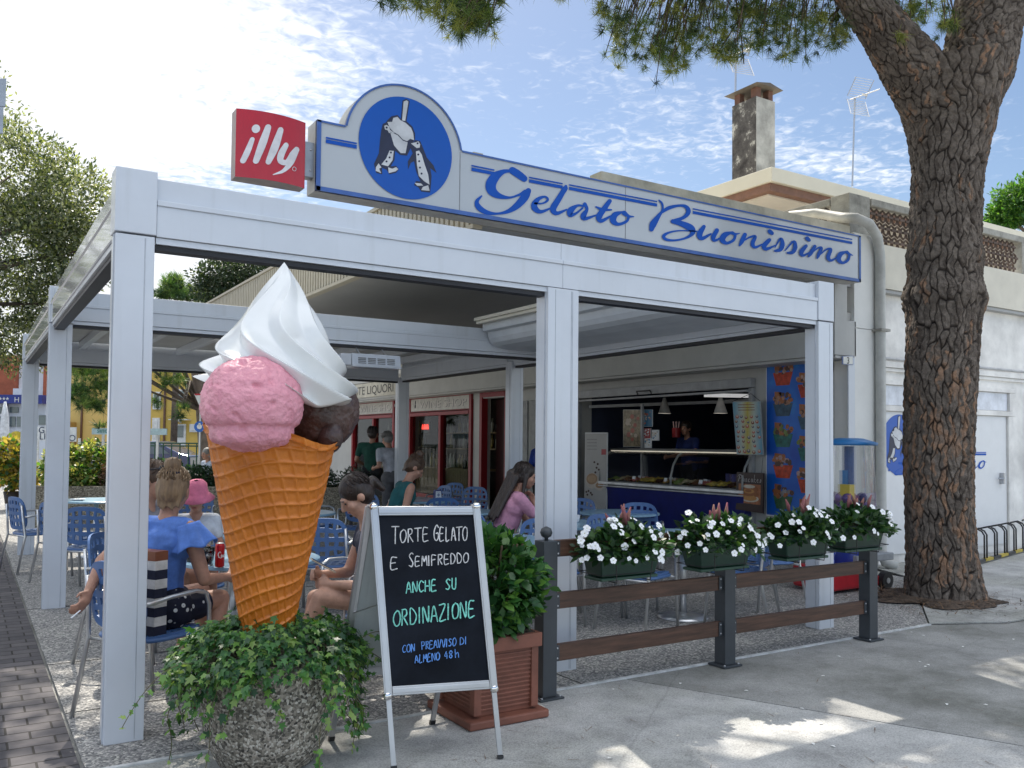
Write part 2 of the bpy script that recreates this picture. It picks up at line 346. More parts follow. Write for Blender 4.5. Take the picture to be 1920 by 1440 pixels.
def paver(t, vec):
    br = t.nodes.new('ShaderNodeTexBrick'); mpn = t.nodes.new('ShaderNodeMapping'); t.links.new(vec, mpn.inputs[0]); mpn.inputs['Rotation'].default_value = (0, 0, 0)
    t.links.new(mpn.outputs[0], br.inputs['Vector']); br.inputs['Scale'].default_value = 1; br.inputs['Brick Width'].default_value = .21; br.inputs['Row Height'].default_value = .125
    br.inputs['Mortar Size'].default_value = .006; br.inputs['Mortar Smooth'].default_value = .3; br.offset = .5
    br.inputs['Color1'].default_value = (.075, .072, .080, 1); br.inputs['Color2'].default_value = (.135, .125, .13, 1); br.inputs['Mortar'].default_value = (.035, .032, .03, 1)
    c = mixc_(t, .6, br.outputs['Color'], ramp(t, tnoise(t, vec, 9, 7), [(.3, (.6, .6, .6)), (.7, (1.2, 1.18, 1.15))]), 'MULTIPLY')
    inv = t.nodes.new('ShaderNodeInvert'); t.links.new(br.outputs['Fac'], inv.inputs[1]); return c, inv.outputs[0], .012
M_PAVER = node_mat('dark_brick_pavers', paver)
g = MB(); g.poly([(-300, -60, -.022), (400, -60, -.022), (400, 420, -.022), (-300, 420, -.022)]); tag(g.build('ground', M_ROAD, keep=True), 'worn grey concrete roadway', kind='structure')
def sheet(name, pts, z, m, lab): tag(MB().prism([(x, y, z) for x, y in pts], (0, 0, -.012)).build(name, m, keep=True), lab, kind='structure')
sheet('terrace', [(.5, 4.375), (6.95, 4.375), (9.2, 6.0), (9.2, 34), (.5, 34)], 0, M_TERR, 'pebble paving under the pergola')
sheet('apron', [(.5, 4.355), (.5, .4), (5.2, .4), (4.62, 2.2), (3.63, 4.3), (3.6, 4.355)], -.002, M_APRON, 'pale concrete apron in front of the terrace')
sheet('pavement', [(3.62, 4.355), (3.65, 4.30), (4.64, 2.2), (5.22, .4), (30, .4), (30, 3.6), (7.6, 4.05), (6.95, 4.355)], -.004, M_ROAD, 'grey concrete pavement')
sheet('right_pavement', [(6.98, 4.38), (7.62, 4.07), (30, 3.62), (30, 6.84), (9.62, 6.84), (9.2, 5.98)], .006, M_APRON, 'concrete strip by the wall')
sheet('path', [(-2.6, -4), (.482, -4), (.482, 40), (-2.6, 40)], -.003, M_PAVER, 'brick paver path beside the pergola')
sheet('street', [(-60, 34.5), (60, 34.5), (60, 46), (-60, 46)], -.006, mat('asphalt', (.06, .06, .062), .9, bump=.3, bsc=200), 'street behind the terrace')
tag(MB().box(.5, 6.95, 4.345, 4.372, -.02, .006).build('kerb_strip', mat('pale_kerb', (.55, .56, .56), .7, var=.2, sc=12), keep=True), 'thin pale edging strip of the terrace', kind='structure')
mb = MB(); sj = mat('joint_line', (.06, .06, .055), .9)
for a, b in (((.5, 6.55), (9.2, 6.55)), ((.5, 8.75), (9.2, 8.75)), ((3.3, 4.38), (3.3, 12)), ((.5, 5.35), (9.2, 5.35))): mb.bar((*a, .0012), (*b, .0012), .008, .003)
tag(mb.build('paving_joint', sj, keep=True), 'paving joints of the terrace', kind='structure')
# fallen petals and leaf litter
n = 60; px = np.stack([rng.uniform(2.6, 7.5, n), rng.uniform(2.6, 4.3, n), np.full(n, .004)], 1)
o = leaves('petals', px[:24], np.c_[rng.normal(size=(24, 2)), np.zeros(24)], np.tile([0, 0, 1.], (24, 1)), .028, *OVAL, [mat('white_petal', (.8, .8, .78), .6)]); tag(o, 'fallen white petals on the pavement', kind='stuff')
n = 500; q = np.stack([rng.uniform(.6, 12, n), rng.uniform(1, 4.3, n), np.full(n, .003)], 1)
o = leaves('needle_litter', q, np.c_[rng.normal(size=(n, 2)), np.zeros(n)], np.tile([0, 0, 1.], (n, 1)), rng.uniform(.03, .11, n), *NEEDLE, [mat('dry_needle', (.16, .09, .045), .8)], wid=.05); tag(o, 'dry pine needles scattered on the concrete', kind='stuff')
# ---------------------------------------------------------------- pergola
PG = thing('pergola', 'white aluminium pergola with open front bay around the seating area', 'pergola', (3.37, 8.8, 0))
ZB, ZT = 2.54, 2.87
def post(x0, x1, y0, y1, zt=2.535, capd=True, both=False):
    m = MB(); m.box(x0, x1, y0, y1, 0, zt)
    for gx in ((x0+.06, x1-.06, x1-.05) if both else (x1-.045,)): m.box(gx-.003, gx+.003, y0-.0025, y0+.01, .01, zt-.01, 1)
    m.box(x0-.006, x0+.012, y0+.03, y0+.036, 0, zt, 1)
    p = m.build('post', [WHITE, mat('grey_groove', (.46, .49, .54), .4)], PG, bevel=.004)
    if capd:
        c = MB(); c.box(x0-.006, x1+.006, y0-.006, y1+.006, ZB+.004, ZT); c.build('cap', WHITE, p, bevel=.004)
for x0, x1, y in ((.608, .792, 4.69), (5.946, 6.13, 4.69), (.608, .792, 8.70), (.608, .792, 12.89)): post(x0, x1, y, y+.14)
for x0, x1, y in ((5.946, 6.13, 9.46), (5.946, 6.13, 12.89)): post(x0, x1, y, y+.14, 2.56, False)
post(3.23, 3.48, 4.69, 4.83, 2.535, False, True)
def beam(p0, p1, axis, m=WHITE, out=1, zlo=ZB, rail=True):
    # hollow section beam: main face, upper rail set back, lower trim and dark screen track
    b = MB(); t = MB(); k = MB()
    (x0, y0), (x1, y1) = p0, p1; d = .14
    if axis == 'x':
        b.box(x0, x1, y0, y0+d, zlo, 2.70); b.box(x0, x1, y0+.022, y0+d-.01, 2.704, 2.845); b.box(x0, x1, y0-.008, y0+.05, 2.700, 2.728)
        t.box(x0, x1, y0+.012, y0+d-.012, zlo-.034, zlo-.003); k.box(x0, x1, y0+.03, y0+d-.03, zlo-.062, zlo-.036)
    else:
        b.box(x0, x0+d, y0, y1, zlo, 2.70); b.box(x0+.022, x0+d-.01, y0, y1, 2.704, 2.845); b.box(x0-.008, x0+.05, y0, y1, 2.700, 2.728)
        t.box(x0+.012, x0+d-.012, y0, y1, zlo-.034, zlo-.003); k.box(x0+.03, x0+d-.03, y0, y1, zlo-.062, zlo-.036)
    o = b.build('beam', m, PG, bevel=.003); t.build('trim', WHITE, o); k.build('screen_track', DARKTRK, o)
beam((.80, 4.695), (3.35, 0), 'x'); beam((3.352, 4.695), (5.938, 0), 'x')
beam((.80, 8.72), (5.94, 0), 'x', zlo=2.575); beam((.80, 12.9), (5.94, 0), 'x', zlo=2.53)
beam((.615, 4.84), (0, 8.69), 'y', GLOSSW); beam((.615, 8.85), (0, 12.88), 'y', GLOSSW)
beam((5.97, 4.84), (0, 9.45), 'y'); beam((5.97, 9.61), (0, 12.88), 'y')
for i in range(8):
    MB().box(1.25+i*.62, 1.33+i*.62, 8.87, 12.89, 2.71, 2.80).build('rafter', WHITE, PG, bevel=.004)
MB().box(.77, 5.95, 8.87, 12.89, 2.803, 2.84).build('roof_panel', GREYW, PG)
b = MB(); prof = [(5.06, 2.885), (5.06, 2.80), (5.13, 2.79), (5.14, 2.72), (5.17, 2.67), (5.23, 2.635), (5.40, 2.61), (5.965, 2.60), (5.965, 2.885)]
b.prism([(x, 4.85, z) for x, z in prof], (0, 3.84, 0)); o = b.build('awning_box', mat('grey_white_awning', (.56, .58, .60), .45, var=.06, sc=3), PG, bevel=.006)
b = MB(); b.box(4.98, 5.05, 6.0, 8.70, 2.88, 2.91); b.bar((5.0, 6.0, 2.93), (5.0, 8.7, 2.93), .1, .035); b.build('rolled_edge', BEIGE, o)
# ---------------------------------------------------------------- infrared heater lamp under the cross beam
hx = Yp(700, 678, 8.62); T = thing('patio_heater', 'white slatted heater lamp hanging under the pergola cross beam', 'heater', (hx.x, hx.y, hx.z))
b = MB(); b.prism([(hx.x-.28, hx.y-.08, hx.z+.07), (hx.x-.28, hx.y-.10, hx.z-.05), (hx.x-.28, hx.y-.14, hx.z-.075), (hx.x-.28, hx.y+.14, hx.z-.075), (hx.x-.28, hx.y+.10, hx.z+.07)], (.56, 0, 0)); b.build('housing', WHITE, T, bevel=.008)
b = MB()
for i in range(4):
    for k in range(4): b.box(hx.x-.21+i*.11, hx.x-.125+i*.11, hx.y-.1035, hx.y-.09, hx.z-.035+k*.018, hx.z-.028+k*.018)
b.build('vent_slots', mat('vent_grey', (.2, .21, .22), .5), T)
b = MB(); b.box(hx.x-.40, hx.x-.285, hx.y-.10, hx.y+.10, hx.z-.06, hx.z+.06); b.build('end_box', WHITE, T, bevel=.01)
b = MB(); b.tube([(hx.x-.15, hx.y, hx.z+.06), (hx.x-.15, hx.y+.12, hx.z+.14)], .012); b.tube([(hx.x+.15, hx.y, hx.z+.06), (hx.x+.15, hx.y+.12, hx.z+.14)], .012); b.build('bracket', ALU, T)
# ---------------------------------------------------------------- shop building (facade faces -X at x = 9.2, side wall faces -Y at y = 6.85)
SB = thing('shop_building', 'white single storey shop building with deep roof canopy and dark serving window', 'building', (13, 15, 0)); XF = 9.2
def part(name, m, par=None, **k):
    b = MB(); b._n = (name, m, par or SB, k); return b
def fin_(b): n_, m, p, k = b._n; return b.build(n_, m, p, **k)
b = MB(); X2 = XF+.25
b.box(XF, X2, 7.0, 8.37, 0, 2.44)             # pier with poster
b.box(XF, X2, 7.0, 34, 2.44, 3.46)            # band above the openings
b.box(XF, X2, 12.33, 14.75, 0, 2.44); b.box(XF, X2, 15.85, 16.15, 0, 2.44); b.box(XF, X2, 19.3, 20.1, 0, 2.44); b.box(XF, X2, 23.0, 34, 0, 2.44)
b.box(X2, 10.0, 33.8, 34, 0, 3.46); b.box(X2+.002, 11.6, 23.02, 23.1, 0, 3.4)
for y0, y1 in ((16.16, 19.29), (20.11, 22.99)): b.box(XF+.02, X2, y0, y1, 0, .22)
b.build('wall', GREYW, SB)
b = MB(); wb = Zp(1660, 1058)
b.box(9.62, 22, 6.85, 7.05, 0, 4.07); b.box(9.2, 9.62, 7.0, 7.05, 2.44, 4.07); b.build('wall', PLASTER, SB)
b = MB(); b.box(9.16, 9.62, 6.7, 6.995, 0, 2.95); b.box(9.16, 9.62, 6.7, 6.995, 2.956, 4.13); b.build('pillar', mat('pillar_paint', (.76, .76, .73), .6, var=.05, sc=1.2), SB, bevel=.006)
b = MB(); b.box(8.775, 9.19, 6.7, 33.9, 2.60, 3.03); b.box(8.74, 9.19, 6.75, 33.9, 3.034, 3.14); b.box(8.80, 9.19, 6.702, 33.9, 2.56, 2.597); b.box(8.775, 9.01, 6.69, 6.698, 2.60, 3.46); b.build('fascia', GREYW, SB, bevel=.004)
b = MB(); b.box(3.86, 22, 6.74, 20, 3.46, 3.50)
b.build('canopy_soffit', [mat('grey_soffit', (.42, .42, .41), .7, var=.05, sc=1), DARKIN], SB)
b = MB(); b.box(3.85, 22, 6.72, 20, 3.505, 4.06); b.build('canopy', BEIGE, SB)
b = MB()
for i in range(132): b.box(3.82, 3.852, 6.73+i*.1, 6.79+i*.1, 3.47, 4.08)
b.box(3.80, 3.9, 6.72, 20.0, 4.083, 4.12); b.box(3.80, 3.9, 6.72, 20, 3.43, 3.467); b.build('ribbed_fascia', mat('beige_ribbed_metal', (.47, .43, .34), .5, var=.06), SB)
b = MB(); b.box(5.25, 9.1, 6.715, 6.9, 4.083, 4.20); b.build('roof_edge', mat('stained_beige_concrete', (.50, .47, .38), .8, var=.2, sc=3), SB)
# inside of the gelato shop, closed and dark
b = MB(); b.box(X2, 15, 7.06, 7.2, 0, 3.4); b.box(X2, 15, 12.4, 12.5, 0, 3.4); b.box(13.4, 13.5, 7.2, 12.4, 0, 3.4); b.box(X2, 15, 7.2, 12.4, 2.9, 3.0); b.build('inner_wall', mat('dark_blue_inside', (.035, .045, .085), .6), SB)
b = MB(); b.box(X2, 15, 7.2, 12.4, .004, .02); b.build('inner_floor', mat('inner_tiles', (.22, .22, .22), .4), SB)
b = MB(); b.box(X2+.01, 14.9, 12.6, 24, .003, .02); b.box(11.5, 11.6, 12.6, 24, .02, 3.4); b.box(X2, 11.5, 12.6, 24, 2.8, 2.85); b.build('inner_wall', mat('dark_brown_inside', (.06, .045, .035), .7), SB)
# roller shutter housing and rails of the serving window
b = MB(); b.box(9.10, 9.195, 8.3, 12.36, 2.30, 2.43); b.box(9.06, 9.15, 8.33, 12.36, 2.24, 2.27); b.box(9.12, 9.195, 12.28, 12.36, 0, 2.29); b.box(9.13, 9.195, 8.3, 8.37, 0, 2.29); b.build('window_frame', mat('grey_frame', (.34, .35, .36), .4), SB, bevel=.004)
b = MB(); b.tube([(9.05, 10.6, 2.30), (9.02, 10.6, 2.345), (9.02, 10.28, 2.345), (9.05, 10.28, 2.30)], .012); b.build('handle', BLACKM, SB)
b = MB(); b.bar((9.3, 12.2, 2.16), (10.6, 10.2, 2.22), .05, .05); b.bar((10.6, 10.2, 2.22), (10.6, 7.4, 2.22), .05, .06); b.bar((9.4, 10.9, 2.17), (9.4, 10.9, 0.9), .04, .04); b.build('inner_frame', mat('grey_frame', (.34, .35, .36), .4), SB)
b = MB(); b.bar((9.5, 9.55, 2.26), (11.2, 9.0, 2.27), .14, .05); b.build('tube_lamp', mat('lamp_white', (.8, .8, .8), .4, emit=((1, 1, 1), .25)), SB)
# wine shop fronts: red frames, white name boards, glass, wooden counters, bottles
dimg = mat('dim_glass', (.55, .6, .6), .02, trans=1, var=0); dimg.node_tree.nodes['Principled BSDF'].inputs['IOR'].default_value = 1.16
def shopfront(y0, y1, first):
    fr = MB(); x = XF-.05
    fr.box(x, XF+.1, y0, y0+.10, 0, 2.66); fr.box(x, XF+.1, y1-.10, y1, 0, 2.66)
    for z0, z1 in ((2.58, 2.66), (2.13, 2.21), (0.16, .30)): fr.box(x-.01, XF+.1, y0+.1, y1-.1, z0, z1)
    fr.box(x+.006, XF+.1, y0+.1, y1-.1, 2.225, 2.245); fr.box(x+.006, XF+.1, y0+.1, y1-.1, 2.545, 2.565)
    ym = y0+(y1-y0)*.47; fr.box(x, XF+.1, ym-.05, ym+.05, .3, 2.13)
    f = fr.build('shop_window', RED, SB, bevel=.006)
    s = MB(); s.box(x+.02, XF+.09, y0+.1, y1-.1, 2.25, 2.54); s.build('name_board', mat('white_board', (.56, .54, .49), .45), f)
    tx = MB(); text_mb(tx, 'WINE SHOP', lambda a, c: (x+.016, y1-.60-a*1.75, 2.31+c), .245)
    tx2 = MB(); text_mb(tx2, 'WINE SHOP', lambda a, c: (x+.012, y1-.585-a*1.75, 2.318+c), .245)
    tx.build('lettering_shade', mat('shade_letters', (.16, .15, .15), .5), f); tx2.build('lettering', mat('embossed_letters', (.62, .58, .53), .3), f)
    g_ = MB(); g_.ell((x+.012, y1-.35, 2.37), (.004, .035, .05)); g_.ell((x+.012, y1-.36, 2.46), (.004, .02, .05)); g_.build('grape_emblem', mat('grape', (.03, .03, .04), .5), f)
    gl = MB(); gl.box(XF+.03, XF+.036, y0+.1, y1-.1, .3, 2.13); gl.build('pane', dimg, f)
    wd = MB()
    for i in range(9): wd.box(XF+.12, XF+.18, y0+.1+i*(y1-y0-.2)/9+.004, y0+.1+(i+1)*(y1-y0-.2)/9-.004, .2, .88)
    wd.box(XF+.08, XF+.7, y0+.1, y1-.1, .885, .93); wd.build('counter', mat('pale_wood', (.36, .24, .12), .6, var=.25, sc=4, stretch=(4, 4, .6)), f)
    for k in range(26):
        bb = MB(); h_ = random.uniform(.26, .34); c = (XF+random.uniform(.2, .55), y0+.25+k*(y1-y0-.5)/26, .93)
        bb.lathe([(.038, 0), (.04, .02), (.04, h_*.6), (.016, h_*.76), (.015, h_)], c, 10); bb.build('bottle', random.choice([mat('green_bottle', (.02, .06, .03), .15), mat('dark_bottle', (.02, .015, .02), .15), mat('gold_bottle', (.45, .32, .10), .2), mat('white_label_bottle', (.6, .58, .5), .4)]), f, smooth=True)
    sh = MB()
    for z in (1.35, 1.72): sh.box(XF+.75, XF+1.05, y0+.1, y1-.1, z, z+.03)
    sh.build('shelf', mat('pale_wood', (.36, .24, .12), .6), f)
    for k in range(24):
        bb = MB(); c = (XF+.9, y0+.25+(k % 12)*(y1-y0-.5)/12, 1.38 if k < 12 else 1.75)
        bb.lathe([(.04, 0), (.04, .2), (.015, .25), (.015, .32)], c, 8); bb.build('bottle', random.choice([MATS['green_bottle'], MATS['dark_bottle'], MATS['gold_bottle'], MATS['white_label_bottle']]), f, smooth=True)
    if first:
        nb = MB(); nb.box(XF+.06, XF+.10, y1-.95, y1-.55, 1.72, 2.02); o = nb.build('neon_sign', BLACKM, f)
        nt_ = MB()
        for i in range(4): nt_.tube([(XF+.05, y1-.90+i*.09, 1.82), (XF+.05, y1-.87+i*.09, 1.93), (XF+.05, y1-.84+i*.09, 1.82)], .012, 6)
        nt_.build('neon_tube', mat('red_neon', (.8, .05, .04), .4, emit=((1, .06, .04), 2.0)), o)
shopfront(16.17, 19.28, True); shopfront(20.13, 22.97, False)
# door between the wine shop and the serving window, dark and open
b = MB(); b.box(XF-.03, XF+.12, 14.75, 14.85, 0, 2.56); b.box(XF-.03, XF+.12, 15.75, 15.85, 0, 2.56); b.box(XF-.03, XF+.12, 14.86, 15.74, 2.46, 2.56); d_ = b.build('door_frame', RED, SB, bevel=.005)
b = MB(); b.box(XF+.3, XF+.34, 14.9, 15.7, .03, 2.42); b.build('door_leaf', mat('dark_red_wood', (.05, .012, .012), .4), d_)
b = MB(); b.box(XF+.285, XF+.298, 15.0, 15.35, .9, 2.25); b.build('door_pane', mat('dark_glass', (.03, .035, .04), .05), d_)
b = MB(); b.ell((9.9, 15.2, 2.38), (.06, .06, .04)); b.build('lamp', mat('warm_lamp', (1, .9, .7), .5, emit=((1, .85, .6), 6)), SB)
for y0 in (12.55, 13.0, 13.5, 14.0):
    b = MB(); b.box(XF-.03, XF-.002, y0, y0+.40, .05, 2.33); b.build('wall_panel', mat('grey_panel', (.30, .31, .31), .5), SB, bevel=.006)
# BIBITE LIQUORI board on the fascia
b = MB(); b.box(8.745, 8.772, 18.6, 33, 2.66, 3.02); nbd = b.build('name_board', mat('cream_board', (.54, .51, .42), .5), SB)
tx = MB(); yl = Xp(653, 714, 8.74).y; text_mb(tx, 'BIBITE LIQUORI', lambda a, c: (8.742, yl-a*1.42, 2.735+c), .30); tx.build('lettering', mat('black_letters', (.015, .015, .018), .5), nbd)
# side wall: ledge, door with transom, emblem lettering, panels
b = MB(); b.box(9.66, 22, 6.80, 6.848, 2.52, 2.60); b.box(9.66, 22, 6.82, 6.848, 2.47, 2.515); b.build('ledge', PLASTER, SB, bevel=.004)
b = MB()
b.tube([(9.8, 6.80, 2.63), (22, 6.80, 2.63)], .018); b.build('conduit', mat('grey_conduit', (.5, .5, .5), .5), SB)
b = MB(); DX0, DX1 = 10.0, 12.95
for x0, x1, z0, z1 in ((DX0-.25, DX1+.07, 2.30, 2.36), (DX0-.25, DX1+.07, 1.96, 2.03), (12.86, 12.95, 2.035, 2.295), (12.82, 12.95, 0, 1.955)): b.box(x0, x1, 6.80, 6.848, z0, z1)
dr = b.build('door_frame', PLASTER, SB, bevel=.004)
b = MB(); b.box(DX0-.2, 12.85, 6.835, 6.847, 2.04, 2.29); b.build('transom', mat('frosted_pane', (.70, .73, .80), .2), dr)
b = MB(); b.box(DX0-.2, 12.81, 6.832, 6.847, .12, 1.95); b.build('door_leaf', mat('white_door', (.76, .77, .78), .35, var=.02), dr)
b = MB(); b.box(12.62, 12.66, 6.77, 6.83, .98, 1.14); b.tube([(12.64, 6.775, 1.06), (12.50, 6.775, 1.06)], .011, 8); b.build('door_handle', ALU, dr)
for z_ in (.35, 1.6): b = MB(); b.tube([(9.83, 6.82, z_), (9.83, 6.82, z_+.10)], .012, 8); b.build('hinge', ALU, dr)
b = MB()
for k in range(8): b.box(14.05, 16.5, 6.838, 6.848, .35+k*.27, .352+k*.27+.006)
b.build('panel_joint', CONC, SB)
b = MB(); b.box(13.35, 13.95, 6.78, 6.848, 0, 2.35); b.box(13.36, 22, 6.815, 6.847, 0, 2.25); b.build('wall_panel', mat('white_render', (.72, .73, .74), .75, var=.05, sc=2), SB, bevel=.01)
b = MB(); b.box(13.55, 13.57, 6.838, 6.849, 2.36, 2.46); b.build('cable', CONC, SB)
# downpipe from the roof edge over the pillar, elbow foot on the ground
b = MB(); P = [Yp(1480, 405, 7.6), Yp(1530, 400, 7.3), Yp(1580, 408, 6.85), Yp(1605, 409, 6.62), Yp(1630, 420, 6.60), Yp(1645, 445, 6.62), Yp(1650, 480, 6.64)]
xx = P[-1].x; P += [Vector((xx, 6.64, 3.0)), Vector((xx, 6.64, .18)), Vector((xx+.02, 6.60, .08)), Vector((xx+.10, 6.5, .03))]
b.tube(P, .062, 14); o = b.build('downpipe', mat('grey_pipe', (.50, .50, .47), .55, var=.1), SB, smooth=True)
b = MB(); b.box(xx-.09, xx+.09, 6.56, 6.84, 2.93, 2.96); b.build('pipe_clamp', CONC, o)
# perforated parapet (clay lattice) above the side wall
lat = mat('clay_lattice', (.12, .085, .068), .85, var=.25, sc=6)
def lattice(p0, p1, z0, z1, name='lattice'):
    # two layers of overlapping semicircle tiles reduced to a grid of round openings
    b = MB(); p0, p1 = Vector(p0), Vector(p1); d = p1-p0; L = d.length; d /= L; nrm = d.cross(Vector((0, 0, 1))); s = .125
    nx, nz = int(L/s), max(1, int((z1-z0)/s)); s2 = (z1-z0)/nz
    for i in range(nx):
        for j in range(nz):
            o_ = .5*(j % 2); c = p0+d*((i+.5+o_)*s)+Vector((0, 0, z0+(j+.5)*s2))
            ring = [c+d*(math.cos(a)*s*.46)+Vector((0, 0, math.sin(a)*s2*.46)) for a in [k*math.pi/4 for k in range(8)]]
            b.tube(ring, .017, 4, closed=True)
            b.bar(c+nrm*.03-d*s*.4, c+nrm*.03+d*s*.4, .02, .03)
    return b.build(name, lat, SB)
zl0, zl1 = 4.10, 4.58
lattice((9.75, 6.93, 0), (13.35, 6.93, 0), zl0, zl1); lattice((13.65, 6.93, 0), (17.5, 6.93, 0), zl0, zl1); lattice((9.35, 7.2, 0), (9.35, 9.4, 0), zl0, zl1)
b = MB(); b.box(9.3, 9.72, 6.87, 7.15, 4.075, 4.69); b.box(13.36, 13.62, 6.86, 7.05, 4.075, 4.60); b.box(9.73, 18, 6.86, 7.02, 4.585, 4.68); b.box(9.3, 9.42, 7.16, 9.5, 4.585, 4.68); b.box(9.3, 9.45, 9.41, 9.6, 3.6, 4.68); b.build('parapet', CONC, SB, bevel=.01)
b = MB(); b.box(9.74, 18, 7.3, 9.3, 4.05, 4.10); b.build('roof_terrace', CONC, SB)
# upper house behind the parapet: white walls under a wide flat eave, chimney
UH = thing('upper_house', 'cream upper house with wide flat eaves and brown soffit trim above the shop', 'house', (15, 14, 4.1))
e = Yp(1447, 312, 10.5); ez = e.z; ex = e.x; l_ = Xp(1325, 345, ex)
ly = Yp(1325, 345, 10.5)
b = MB(); b.box(ex, 26, 10.5, 18.5, ez-.26, ez); b.build('eave', mat('cream_eave', (.66, .62, .50), .5, var=.04, sc=1), UH, bevel=.01)
b = MB(); b.box(ex+.05, 26, 10.58, 18.4, ez-.40, ez-.263); b.build('eave_trim', mat('brown_trim', (.22, .11, .07), .6), UH)
b = MB(); b.box(ex+.2, 25.8, 10.75, 18.3, ez-.43, ez-.403); b.build('eave_soffit', mat('pale_soffit', (.62, .56, .48), .8, var=.03), UH)
b = MB(); b.box(ex+1.5, 25, 12.0, 18, 4.1, ez-.433); b.build('wall', mat('cream_wall', (.66, .61, .52), .8), UH)
ch = Xp(1418, 320, ex+.9); cy = 12.2
c0, c1, c2 = Yp(1372, 250, cy), Yp(1418, 250, cy), Yp(1453, 250, cy)
ztop, zb_ = Yp(1418, 180, cy).z, ez-.05; wx = (c2.x-c1.x); kdep = .66
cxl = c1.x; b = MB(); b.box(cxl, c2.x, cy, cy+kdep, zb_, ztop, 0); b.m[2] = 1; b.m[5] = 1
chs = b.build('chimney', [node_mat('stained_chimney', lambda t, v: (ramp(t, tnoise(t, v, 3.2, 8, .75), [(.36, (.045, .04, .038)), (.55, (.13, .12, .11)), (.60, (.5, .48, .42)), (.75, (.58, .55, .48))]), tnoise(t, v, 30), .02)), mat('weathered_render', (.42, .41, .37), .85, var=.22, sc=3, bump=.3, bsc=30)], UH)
for x in (cxl+.04, c2.x-.16):
    for y in (cy+.03, cy+kdep-.18): b = MB(); b.box(x, x+.13, y, y+.15, ztop+.003, ztop+.22); b.build('cap_brick', mat('brick', (.20, .10, .07), .8), chs)
b = MB(); b.prism([(cxl-.12, cy-.12, ztop+.223), (c2.x+.12, cy-.12, ztop+.223), ((cxl+c2.x)/2, cy-.12, ztop+.30)], (0, kdep+.24, 0)); b.build('chimney_cap', mat('dark_slab', (.13, .11, .09), .8), chs)
def antenna(base, top, name_lab, tilt):
    b0, t0 = Vector(base), Vector(top); T = thing('aerial', name_lab, 'antenna', b0)
    b = MB(); b.tube([b0, t0], .022, 6); b.build('mast', ALU, T)
    b = MB(); w_ = .27
    for sgn in (-1, 1):
        for k in range(9):
            z = t0.z+sgn*(.05+k*.05); a = Vector((t0.x-w_*.8+tilt*sgn*.05, t0.y+.05-k*.02, z)); b.tube([a, a+Vector((w_*1.9, -.12, 0))], .006, 4)
        for sx in (0, 1):
            x_ = t0.x-w_*.8+sx*w_*1.9; b.tube([(x_, t0.y+.05-.12*sx, t0.z+sgn*.04), (x_+tilt*.1*sgn, t0.y-.12-.12*sx, t0.z+sgn*.46)], .012, 5)
    b.build('reflector', ALU, T); b = MB(); b.tube([t0+Vector((-.05, .1, 0)), t0+Vector((.1, -.6, .05))], .014, 6); b.ell(t0+Vector((.03, -.25, .02)), (.1, .03, .02)); b.build('dipole', ALU, T)
antenna(Yp(1598, 350, 13), Yp(1603, 185, 13), 'white grid television aerial on a thin mast beside the pine trunk', 1)
antenna(Yp(1379, 172, 13.2), Yp(1380, 104, 13.2), 'grid television aerial on a mast behind the chimney', 0)
# ---------------------------------------------------------------- big lightbox sign over the pergola
YS = 6.40; SX0, SX1, SZ0, SZ1 = 2.232, 8.872, 3.435, 3.985; ACX, ACZ, AR = 2.985, 3.895, .53
SG = thing('shop_sign', 'long white lightbox sign with a blue disc on its arch and blue script lettering', 'sign', (5.5, 6.5, SZ0))
a0 = math.asin((SZ1-ACZ)/AR); arc = [(ACX+AR*math.cos(a), ACZ+AR*math.sin(a)) for a in np.linspace(a0, math.pi-a0, 28)]
outl = [(SX0, SZ0), (SX1, SZ0), (SX1, SZ1)]+arc+[(SX0, SZ1)]
FACE = mat('sign_face', (.52, .545, .57), .16, var=.02, sc=1, coat=.5)
b = MB(); b.prism([(x, YS+.012, z) for x, z in outl], (0, .20, 0)); b.build('box', mat('sign_side', (.60, .58, .54), .5, var=.08), SG)
b = MB(); b.poly([(x, YS+.006, z) for x, z in outl]); b.build('face', FACE, SG)
b = MB(); FB = mat('frame_blue', (.06, .14, .42), .4)
ring = [(x, z) for x, z in outl]; cxm = sum(p[0] for p in ring)/len(ring)
for i in range(len(ring)):
    (xa, za), (xb, zb2) = ring[i], ring[(i+1) % len(ring)]; onarc = za > SZ1+.001 or zb2 > SZ1+.001
    wd_ = .016 if (onarc or (za >= SZ1 and zb2 >= SZ1)) else .034
    mx_, mz_ = (xb-xa), (zb2-za); l = math.hypot(mx_, mz_); nx, nz = -mz_/l, mx_/l
    b.add([(xa, YS-.004, za), (xb, YS-.004, zb2), (xb+nx*wd_, YS-.004, zb2+nz*wd_), (xa+nx*wd_, YS-.004, za+nz*wd_)], [(0, 1, 2, 3)])
    b.add([(xa, YS-.004, za), (xb, YS-.004, zb2), (xb, YS+.03, zb2), (xa, YS+.03, za)], [(0, 1, 2, 3)])
b.build('frame', FB, SG)
b = MB()
for x in (3.49, 5.30): b.box(x, x+.004, YS+.002, YS+.0055, SZ0+.035, SZ1-.016)
b.build('panel_joint', mat('grey_line', (.25, .26, .28), .5), SG)
def onsign(x, y, lift=0):
    p = Yp(x, y, YS); return (p.x, YS-.0005-lift, p.z)
z3 = lambda x, y, l=0: onsign(860+x/4, 250+y/4, l)
z4 = lambda x, y, l=0: onsign(1200+x/4, 300+y/4, l)
z2 = lambda x, y, l=0: onsign(420+x/4, 130+y/4, l)
